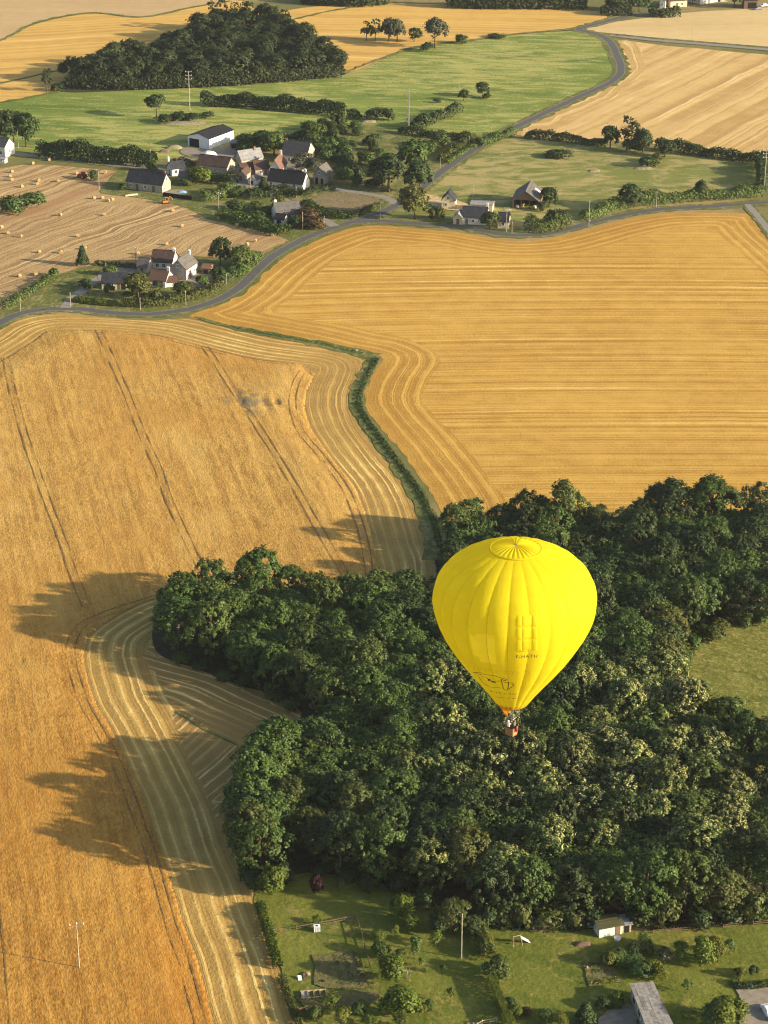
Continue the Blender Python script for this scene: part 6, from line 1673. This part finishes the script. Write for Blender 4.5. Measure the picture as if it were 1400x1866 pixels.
_c = n.mix(n.ramp(_s, -.6, .6), (0.26, 0.13, 0.05), (0.46, 0.26, 0.11))
M['wicker'] = n.done(n.bsdf(_c, 0.7, n.bump(_s, 0.6, 0.01), 0.3))

EQ = Vector((0, 0, HCAM)) + ray(938, 1095) * 254.0
MOUTH = Vector((EQ.x, EQ.y, EQ.z - 12.8))
PROF = np.array([(0, 1.8), (1.5, 2.8), (3, 3.9), (5, 5.38), (7, 6.72), (9, 7.85), (11, 8.68), (12.8, 9.0), (14.5, 8.80), (16, 8.10), (17.3, 6.85), (18.3, 5.2), (18.85, 3.8), (19.15, 2.75), (19.35, 1.4), (19.42, 0.0)])
PR = resample(PROF, 0.12)
arc = np.concatenate([[0], np.cumsum(np.linalg.norm(np.diff(PR, axis=0), axis=1))])
NG = 24
GA = 2 * math.pi / NG
GOFF = 0.52
def env(a, s, lift=0.0):
    """point on the envelope at azimuth a (0 faces the camera) and profile arc length s"""
    z = np.interp(s, arc, PR[:, 0]); r = np.interp(s, arc, PR[:, 1])
    g = ((a / GA + GOFF) % 1.0) * 2 - 1
    r = r + 0.17 * (1 - g * g) * min(1.0, r / 6.0) + lift + 0.014 * g * g * math.sin(s * 5.2 + math.floor(a / GA + GOFF) * 1.7) * min(1.0, r / 6.0)
    return Vector((r * math.sin(a), -r * math.cos(a), z + lift * 0.3))
S_TOP = float(np.interp(19.12, PR[:, 0], arc))
def to_env(px, py):
    """azimuth and profile length of the envelope point seen at a photo pixel"""
    d = ray(px, py)
    o = Vector((0, 0, HCAM)) - MOUTH
    for t in np.arange(236.0, 262.0, 0.02):
        p = o + d * t
        r = math.hypot(p.x, p.y)
        if 0 <= p.z <= 19.4 and r <= np.interp(p.z, PR[:, 0], PR[:, 1]) + 0.1:
            return math.atan2(p.x, -p.y), float(np.interp(p.z, PR[:, 0], arc))
    return None
RECTS = []
for (x0, y0, x1, y1, kind_) in ((870.5, 1158, 904, 1208, 'patch'), (858, 1157, 869.5, 1193, 'patch'), (942, 1121, 979, 1186, 'vent')):
    a0, s0 = to_env(x0, (y0 + y1) / 2); a1, _ = to_env(x1, (y0 + y1) / 2)
    st = to_env((x0 + x1) / 2, y0)[1]; sb = to_env((x0 + x1) / 2, y1)[1]
    RECTS.append((a0, a1, sb, st, kind_))
PATCH = MB()
PATCH_V = MB()
bal = tag(empty('hot_air_balloon', tuple(MOUTH)), 'big yellow hot air balloon floating above the wood', 'balloon')
NU, NV = 12, 90
for k in range(NG):
    b = MB()
    for j in range(NV + 1):
        s = S_TOP * j / NV
        crease = 0.018 * (1 - abs(((j / 6.0) % 1.0) * 2 - 1))
        for i in range(NU + 1):
            a = (k - GOFF + min(max(i / NU, 1e-4), 1 - 1e-4)) * GA
            b.v.append(tuple(env(a, s, crease * (1 if 0 < i < NU else 0))))
    for j in range(NV):
        for i in range(NU):
            q4 = (j * (NU + 1) + i, j * (NU + 1) + i + 1, (j + 1) * (NU + 1) + i + 1, (j + 1) * (NU + 1) + i)
            ac = (k - GOFF + (i + .5) / NU) * GA; ac = (ac + math.pi) % (2 * math.pi) - math.pi
            s_c = S_TOP * (j + .5) / NV
            hit = [r_[4] for r_ in RECTS if r_[0] <= ac <= r_[1] and r_[2] <= s_c <= r_[3]]
            if not hit: b.f.append(q4)
            elif hit[0] == 'patch': PATCH.add([b.v[q] for q in q4], [(0, 1, 2, 3)])
            else: b.f.append(q4) if False else PATCH_V.add([b.v[q] for q in q4], [(0, 1, 2, 3)])
    b.build('envelope_gore', M['fabric'], bal, True)
    # load tape down the seam
    a = (k - GOFF) * GA
    t = MB()
    for j in range(NV + 1):
        s = S_TOP * j / NV
        t.v += [tuple(env(a - .0035, s, .012)), tuple(env(a + .0035, s, .012))]
    t.f += [(2 * j, 2 * j + 1, 2 * j + 3, 2 * j + 2) for j in range(NV)]
    t.build('load_tape', M['tape'], bal, True)
# crown: the pleated parachute vent and its rim
c = MB(); NR, NA = 10, 192
RC = 2.85
for j in range(NR + 1):
    q = j / NR; r = RC * q
    for i in range(NA):
        a = 6.28318 * i / NA
        fold = abs(math.sin(a * 14))
        z = 19.25 + 0.42 * (1 - q * q) + (fold - .5) * 0.17 * math.sin(math.pi * min(1, q * 0.93 + .05)) ** .7
        c.v.append((r * math.sin(a), -r * math.cos(a), z))
c.f += [(j * NA + i, j * NA + (i + 1) % NA, (j + 1) * NA + (i + 1) % NA, (j + 1) * NA + i) for j in range(NR) for i in range(NA)]
cr = c.build('parachute_vent', M['fabric'], bal, True)
MB().tube([(RC * math.sin(6.28318 * i / 64), -RC * math.cos(6.28318 * i / 64), 19.21) for i in range(65)], .10, 8, False).build('vent_rim', M['fabric'], cr, True)
MB().lathe([(.16, 0), (.16, .06), (.01, .07)], 14, (0, 0, 19.70)).build('crown_ring', M['steel'], cr)

def ink(name, strokes, width, mat, lift=0.03, parent=bal):
    b = MB()
    for st in strokes:
        P = [to_env(*p) for p in st]
        P = [p for p in P if p]
        if len(P) < 2: continue
        Q = [P[0]]
        for p, q in zip(P[:-1], P[1:]):
            for t in (0.25, .5, .75, 1.0): Q.append((p[0] + (q[0] - p[0]) * t, p[1] + (q[1] - p[1]) * t))
        n0 = len(b.v)
        for i, (a, s) in enumerate(Q):
            a2, s2 = Q[min(i + 1, len(Q) - 1)]; a1, s1 = Q[max(i - 1, 0)]
            r = max(1.0, np.interp(s, arc, PR[:, 1]))
            tx, ty = (a2 - a1) * r, s2 - s1
            L = math.hypot(tx, ty) + 1e-9
            nx, ny = -ty / L * width / 2, tx / L * width / 2
            b.v += [tuple(env(a + nx / r, s + ny, lift)), tuple(env(a - nx / r, s - ny, lift))]
        b.f += [(n0 + 2 * i, n0 + 2 * i + 1, n0 + 2 * i + 3, n0 + 2 * i + 2) for i in range(len(Q) - 1)]
    return b.build(name, M[mat], parent)
# registration letters
def lettering(text, px0, py0, px1, py1, height, mat, name):
    cu = bpy.data.curves.new('letters', 'FONT'); cu.body = text; cu.size = 1.0; cu.space_character = 1.25
    to = bpy.data.objects.new('letters', cu); COL.objects.link(to)
    bpy.context.view_layer.update()
    me = bpy.data.meshes.new_from_object(to.evaluated_get(bpy.context.evaluated_depsgraph_get()))
    bpy.data.objects.remove(to)
    V = np.array([v.co[:] for v in me.vertices]); V -= V.min(0); V[:, 0] /= V[:, 0].max(); V[:, 1] /= V[:, 1].max()
    a0, s0 = to_env(px0, py0); a1, s1 = to_env(px1, py1)
    for v, (x, y, _) in zip(me.vertices, V):
        v.co = env(a0 + (a1 - a0) * x, s0 + (s1 - s0) * x + y * height, .03)
    me.update()
    return link(name, me, bal, M[mat])
lettering('F-HATH', 940.5, 1199, 978, 1197.5, 0.50, 'ink', 'registration_letters')
# emblem: a wing outline with a small balloon and an aircraft
ink('emblem', [[(863.6, 1225), (870, 1225), (878.6, 1226.4), (893, 1230), (908.6, 1233), (918, 1236), (923.6, 1238), (920.7, 1240.4), (912, 1240.5), (905.7, 1241)],
               [(863.6, 1225), (868, 1228.5), (873.6, 1233), (880, 1243), (887, 1249), (900, 1253), (914, 1253.6)], [(869, 1226.5), (875, 1229), (885.7, 1233.6), (889.5, 1235.5)],
               [(913.6, 1236.4), (915.7, 1245.7), (918, 1255), (923, 1258), (931, 1253.6), (936.5, 1248), (933.6, 1245), (926.5, 1244), (918.6, 1243.6)], [(927, 1244), (926.8, 1250), (925.4, 1256)], [(913.6, 1236.4), (922, 1241)]], 0.085, 'ink')
ink('emblem_aircraft', [[(889, 1235.5), (895, 1240), (904, 1245)], [(893.5, 1237), (890.5, 1240)], [(897, 1243), (902, 1242.3)], [(896, 1241), (902, 1244)]], 0.17, 'ink')
# two rows of small worn print and a faded band of letters too faint to read
def marks(y0, y1, y2, x0, x1, n_, w, h, mat, name):
    st = []
    for i in range(n_):
        t = i / (n_ - 1)
        if (i * 7) % 11 in (3, 8): continue
        x = x0 + (x1 - x0) * t
        y = (1 - t) ** 2 * y0 + 2 * t * (1 - t) * y1 + t * t * y2
        st.append([(x, y), (x + w, y + .25)]); 
        if i % 3: st.append([(x, y + h), (x + w * .8, y + h + .2)])
        if i % 2: st.append([(x, y), (x + .1, y + h)])
    ink(name, st, 0.055, mat)
marks(1258.5, 1264.5, 1264.0, 893, 940, 20, 1.6, 1.7, 'ink', 'small_print')
marks(1269, 1272.5, 1272.5, 902, 940, 18, 1.5, .7, 'ink', 'small_print')
marks(1212, 1226, 1223.5, 850, 964, 24, 3.6, 4.2, 'ink_faint', 'faded_letters')
# pale square patch and the quilted vent panel
def patch(name, px0, py0, px1, py1, mat, puff=0.0, parent=bal, nu=8, nv=8):
    c4 = [to_env(px0, py0), to_env(px1, py0), to_env(px1, py1), to_env(px0, py1)]
    b = MB()
    for j in range(nv + 1):
        for i in range(nu + 1):
            u, v = i / nu, j / nv
            a = (c4[0][0] * (1 - u) + c4[1][0] * u) * (1 - v) + (c4[3][0] * (1 - u) + c4[2][0] * u) * v
            s = (c4[0][1] * (1 - u) + c4[1][1] * u) * (1 - v) + (c4[3][1] * (1 - u) + c4[2][1] * u) * v
            b.v.append(tuple(env(a, s, .018 + puff * ((1 - (2 * u - 1) ** 4) * (1 - (2 * v - 1) ** 4)) ** .8)))
    b.f += [(j * (nu + 1) + i, j * (nu + 1) + i + 1, (j + 1) * (nu + 1) + i + 1, (j + 1) * (nu + 1) + i)[::-1] for j in range(nv) for i in range(nu)]
    return b.build(name, M[mat], parent, True)
PATCH.build('banner_patch', M['fabric_pale'], bal)
q_ = None
for (y0, y1) in ((1121, 1141.8), (1142.2, 1164.3), (1164.7, 1186)):
    for (x0, x1) in ((942, 950.9), (951.3, 969.2), (969.6, 979)):
        patch('vent_pillow', x0, y0, x1, y1, 'fabric', 0.09)
# horizontal seams
for (pts) in ([(792, 1130), (812, 1137), (850, 1148), (880, 1155), (905, 1163), (930, 1165)], [(1020, 1186), (1050, 1176), (1070, 1160)], [(800, 1072), (830, 1090), (860, 1098)], [(870, 1268), (890, 1276), (905, 1282)]):
    ink('seam', [pts], 0.05, 'tape', .02)

# scoop: cloth guard hanging from the left half of the mouth
sc = MB(); m_ = 18
for j in range(9):
    t = j / 8
    for i in range(m_ + 1):
        lo_, hi_ = -2.3 + .75 * t, 0.05 - .9 * t
        a = lo_ + (hi_ - lo_) * i / m_
        r = 1.72 - 1.25 * t + .05 * math.sin(i * 1.7) * t
        sc.v.append((r * math.sin(a) - .05 * t, -r * math.cos(a), -.01 - 1.75 * t + .12 * math.sin(i * .9) * (1 - t) * t))
sc.f += [(j * (m_ + 1) + i, j * (m_ + 1) + i + 1, (j + 1) * (m_ + 1) + i + 1, (j + 1) * (m_ + 1) + i) for j in range(8) for i in range(m_)]
sc.build('scoop', M['nomex'], bal, True)
sk = MB()
for j in range(4):
    for i in range(49):
        a = 6.28318 * i / 48; r = 1.80 + .34 * (j / 3)
        sk.v.append(((r + .02 + .02 * math.cos(i * 2)) * math.sin(a), -(r + .02 + .02 * math.cos(i * 2)) * math.cos(a), -.02 + .5 * j / 3))
sk.f += [(j * 49 + i, j * 49 + i + 1, (j + 1) * 49 + i + 1, (j + 1) * 49 + i) for j in range(3) for i in range(48)]
sk.build('mouth_band', M['nomex'], bal, True)

# basket, burner, cables
BZ = -4.15                                    # basket floor below the mouth
rzb = R(-38)
def rot2(x, y): return (x * math.cos(rzb) - y * math.sin(rzb), x * math.sin(rzb) + y * math.cos(rzb))
HX, HY, BH = .66, .56, 1.10
bk = MB()
ringp = []
for (z, k) in ((0, .86), (.06, .90), (.5, .96), (1.02, 1.0), (BH, 1.03)):
    ring = []
    for q in range(32):
        t = 6.28318 * q / 32
        ex = lambda v: math.copysign(abs(v) ** .35, v)
        x, y = rot2(HX * k * ex(math.cos(t)), HY * k * ex(math.sin(t)))
        ring.append((x, y, BZ + z))
    ringp.append(ring)
for ring in ringp: bk.v += ring
inn = [[(x * .92, y * .92, z) for x, y, z in r] for r in ringp[::-1]]
inn[-1] = [(x, y, z + .06) for x, y, z in inn[-1]]
for ring in inn: bk.v += ring
nr = 10
bk.f += [(i * 32 + k, i * 32 + (k + 1) % 32, (i + 1) * 32 + (k + 1) % 32, (i + 1) * 32 + k) for i in range(nr - 1) for k in range(32)]
bk.f += [tuple(range(32))[::-1], tuple(range((nr - 1) * 32, nr * 32))]
bo = bk.build('basket', M['wicker'], bal)
MB().tube([ringp[-1][k % 32] for k in range(33)], .055, 8, False).build('padded_rim', M['leather'], bo, True)
corner = [rot2(sx * HX * .9, sy * HY * .9) for sx in (-1, 1) for sy in (-1, 1)]
top4 = [rot2(sx * .42, sy * .36) for sx in (-1, 1) for sy in (-1, 1)]
for (x, y), (x2, y2) in zip(corner, top4):
    MB().tube([(x, y, BZ + BH), (x2, y2, BZ + 2.15)], .035, 6).build('upright', M['leather'], bal)
fr = MB()
order = [0, 1, 3, 2, 0]
for p, q in zip(order[:-1], order[1:]): fr.tube([(*top4[p], BZ + 2.15), (*top4[q], BZ + 2.15)], .03, 6)
fb = fr.build('burner_frame', M['steel'], bal)
for s in (-1, 1):
    x, y = rot2(s * .17, 0)
    MB().lathe([(.11, 0), (.15, .05), (.15, .42), (.12, .46), (.10, .46), (.12, .40), (.01, .38)], 12, (x, y, BZ + 2.16)).build('burner', M['steel'], fb)
for k in range(12):
    a = 6.28318 * k / 12 + .2
    j = min(range(4), key=lambda q: (top4[q][0] - math.sin(a)) ** 2 + (top4[q][1] + math.cos(a)) ** 2)
    MB().tube([(1.78 * math.sin(a), -1.78 * math.cos(a), .0), (*top4[j], BZ + 2.17)], .014, 5).build('flying_wire', M['steel'], bal)
# red bag strapped outside the basket
x, y = rot2(HX * 1.06 + .10, -.12)
rb = MB()
for (z, k) in ((0, .5), (.06, .9), (.3, 1.0), (.52, .9), (.58, .5)):
    rb.v += [(x + .15 * k * math.cos(6.28318 * q / 12), y + .15 * k * math.sin(6.28318 * q / 12), BZ + .62 + z) for q in range(12)]
rb.f += [(i * 12 + k, i * 12 + (k + 1) % 12, (i + 1) * 12 + (k + 1) % 12, (i + 1) * 12 + k) for i in range(4) for k in range(12)] + [tuple(range(12))[::-1], tuple(range(48, 60))]
ob = rb.build('red_bag', M['red'], None, True); ob.location = MOUTH
tag(ob, 'red bag strapped on the outside of the balloon basket', 'bag')

# passengers: one skinned body each
def clothes(name, shirt, trousers, skin=(0.46, 0.29, 0.20)):
    n = NT(name)
    tc = n.new('ShaderNodeTexCoord').outputs['Object']
    sp = n.new('ShaderNodeSeparateXYZ'); n.put(sp.inputs[0], tc)
    z = sp.outputs[2]
    c = n.mix(n.math('GREATER_THAN', z, .95), trousers, shirt)
    c = n.mix(n.math('GREATER_THAN', z, 1.475), c, skin)
    hand = n.math('MULTIPLY', n.math('GREATER_THAN', n.math('MULTIPLY', sp.outputs[1], -1.0), .40), 1.0)
    c = n.mix(hand, c, skin)
    return n.done(n.bsdf(c, .8, n.bump(n.noise(tc, 18.0, 3.0), .3, .01), .2))
def person(pos, rz, shirt, trousers, hair, label, lift):
    J = {'pelvis': ((0, 0, .95), .15), 'belly': ((0, 0, 1.10), .145), 'chest': ((0, -.01, 1.30), .165), 'neck': ((0, -.01, 1.475), .058), 'jaw': ((0, -.045, 1.56), .070), 'head': ((0, -.02, 1.65), .095), 'crown': ((0, -.01, 1.71), .075), 'nose': ((0, -.125, 1.625), .012)}
    E = [('pelvis', 'belly'), ('belly', 'chest'), ('chest', 'neck'), ('neck', 'jaw'), ('jaw', 'head'), ('head', 'crown'), ('head', 'nose')]
    for s, t in ((-1, 'l'), (1, 'r')):
        J['hip' + t] = ((s * .10, 0, .88), .095); J['knee' + t] = ((s * .11, -.03, .48), .062); J['ankle' + t] = ((s * .11, .02, .09), .042); J['toe' + t] = ((s * .12, -.15, .045), .036)
        J['sh' + t] = ((s * .19, 0, 1.41), .062); J['el' + t] = ((s * .25, -.06 - .05 * lift, 1.16), .044); J['wr' + t] = ((s * .20, -.34, 1.13 + .10 * lift), .029); J['pa' + t] = ((s * .185, -.42, 1.13 + .11 * lift), .036)
        E += [('pelvis', 'hip' + t), ('hip' + t, 'knee' + t), ('knee' + t, 'ankle' + t), ('ankle' + t, 'toe' + t), ('chest', 'sh' + t), ('sh' + t, 'el' + t), ('el' + t, 'wr' + t), ('wr' + t, 'pa' + t)]
        for f in range(4):
            L = (.060, .072, .066, .050)[f]; x = s * (.185 + (.028 - .019 * f))
            J['f%d' % f + t] = ((x, -.42 - L * .8, 1.125 + .11 * lift), .010); J['g%d' % f + t] = ((x, -.42 - L * 1.1, 1.09 + .11 * lift), .009)
            E += [('pa' + t, 'f%d' % f + t), ('f%d' % f + t, 'g%d' % f + t)]
        J['th' + t] = ((s * .135, -.42, 1.12 + .11 * lift), .010); J['ti' + t] = ((s * .125, -.46, 1.10 + .11 * lift), .009)
        E += [('pa' + t, 'th' + t), ('th' + t, 'ti' + t)]
    ks = list(J)
    me = bpy.data.meshes.new('person')
    me.from_pydata([J[k][0] for k in ks], [(ks.index(a), ks.index(b)) for a, b in E], [])
    o = link('person', me, None, clothes('clothes ' + shirt[0], shirt[1], trousers))
    o.location = pos; o.rotation_euler = (0, 0, rz)
    md = o.modifiers.new('skin', 'SKIN'); md.use_smooth_shade = True
    for i, k in enumerate(ks):
        sv = me.skin_vertices[0].data[i]; sv.radius = (J[k][1],) * 2; sv.use_root = (k == 'pelvis')
    o.modifiers.new('sub', 'SUBSURF').levels = 1
    o.modifiers['sub'].render_levels = 2
    hb = MB()
    for i in range(6):
        t = i / 5 * 1.65
        hb.v += [(.108 * math.sin(t) * math.cos(6.28318 * q / 14), .012 + .118 * math.sin(t) * math.sin(6.28318 * q / 14) + (.02 if math.sin(6.28318 * q / 14) > 0 else 0), 1.66 + .115 * math.cos(t) - (.05 * (i == 5) if math.sin(6.28318 * q / 14) > 0 else 0)) for q in range(14)]
    hb.f += [(i * 14 + k, i * 14 + (k + 1) % 14, (i + 1) * 14 + (k + 1) % 14, (i + 1) * 14 + k) for i in range(5) for k in range(14)]
    hb.build('hair', M[hair], o, True)
    for s in (-1, 1): MB().lathe([(.002, -.013), (.011, -.007), (.013, 0), (.011, .007), (.002, .013)], 8, (s * .034, -.108, 1.655)).build('eye', M['leather'], o)
    MB().box(-.024, .024, -.121, -.108, 1.563, 1.572).build('mouth', M['red'], o)
    return tag(o, label, 'person')
fx, fy = rot2(-.24, -.26)
person((MOUTH.x + fx, MOUTH.y + fy, MOUTH.z + BZ + .07), R(150), ('white', (.86, .86, .84)), (.05, .06, .09), 'white_plastic', 'person in white standing in the balloon basket', 1.2)
fx, fy = rot2(.30, .16)
person((MOUTH.x + fx, MOUTH.y + fy, MOUTH.z + BZ + .07), R(60), ('grey', (.12, .13, .15)), (.03, .03, .035), 'bark', 'person in dark clothes at the right of the balloon basket', .4)

# ------------------------------------------------------------------ the evening air
hz = MB().box(-4600, 4600, -1600, 9100, -1.0, HCAM + 4.0)
hm = bpy.data.materials.new('evening haze'); hm.use_nodes = True
hm.node_tree.nodes.clear()
ho = hm.node_tree.nodes.new('ShaderNodeOutputMaterial')
hv = hm.node_tree.nodes.new('ShaderNodeVolumePrincipled')
hv.inputs['Color'].default_value = (0.86, 0.90, 0.95, 1)
hv.inputs['Density'].default_value = 0.000034
hv.inputs['Anisotropy'].default_value = 0.2
hm.node_tree.links.new(hv.outputs[0], ho.inputs['Volume'])
tag(hz.build('haze', hm), kind='stuff')
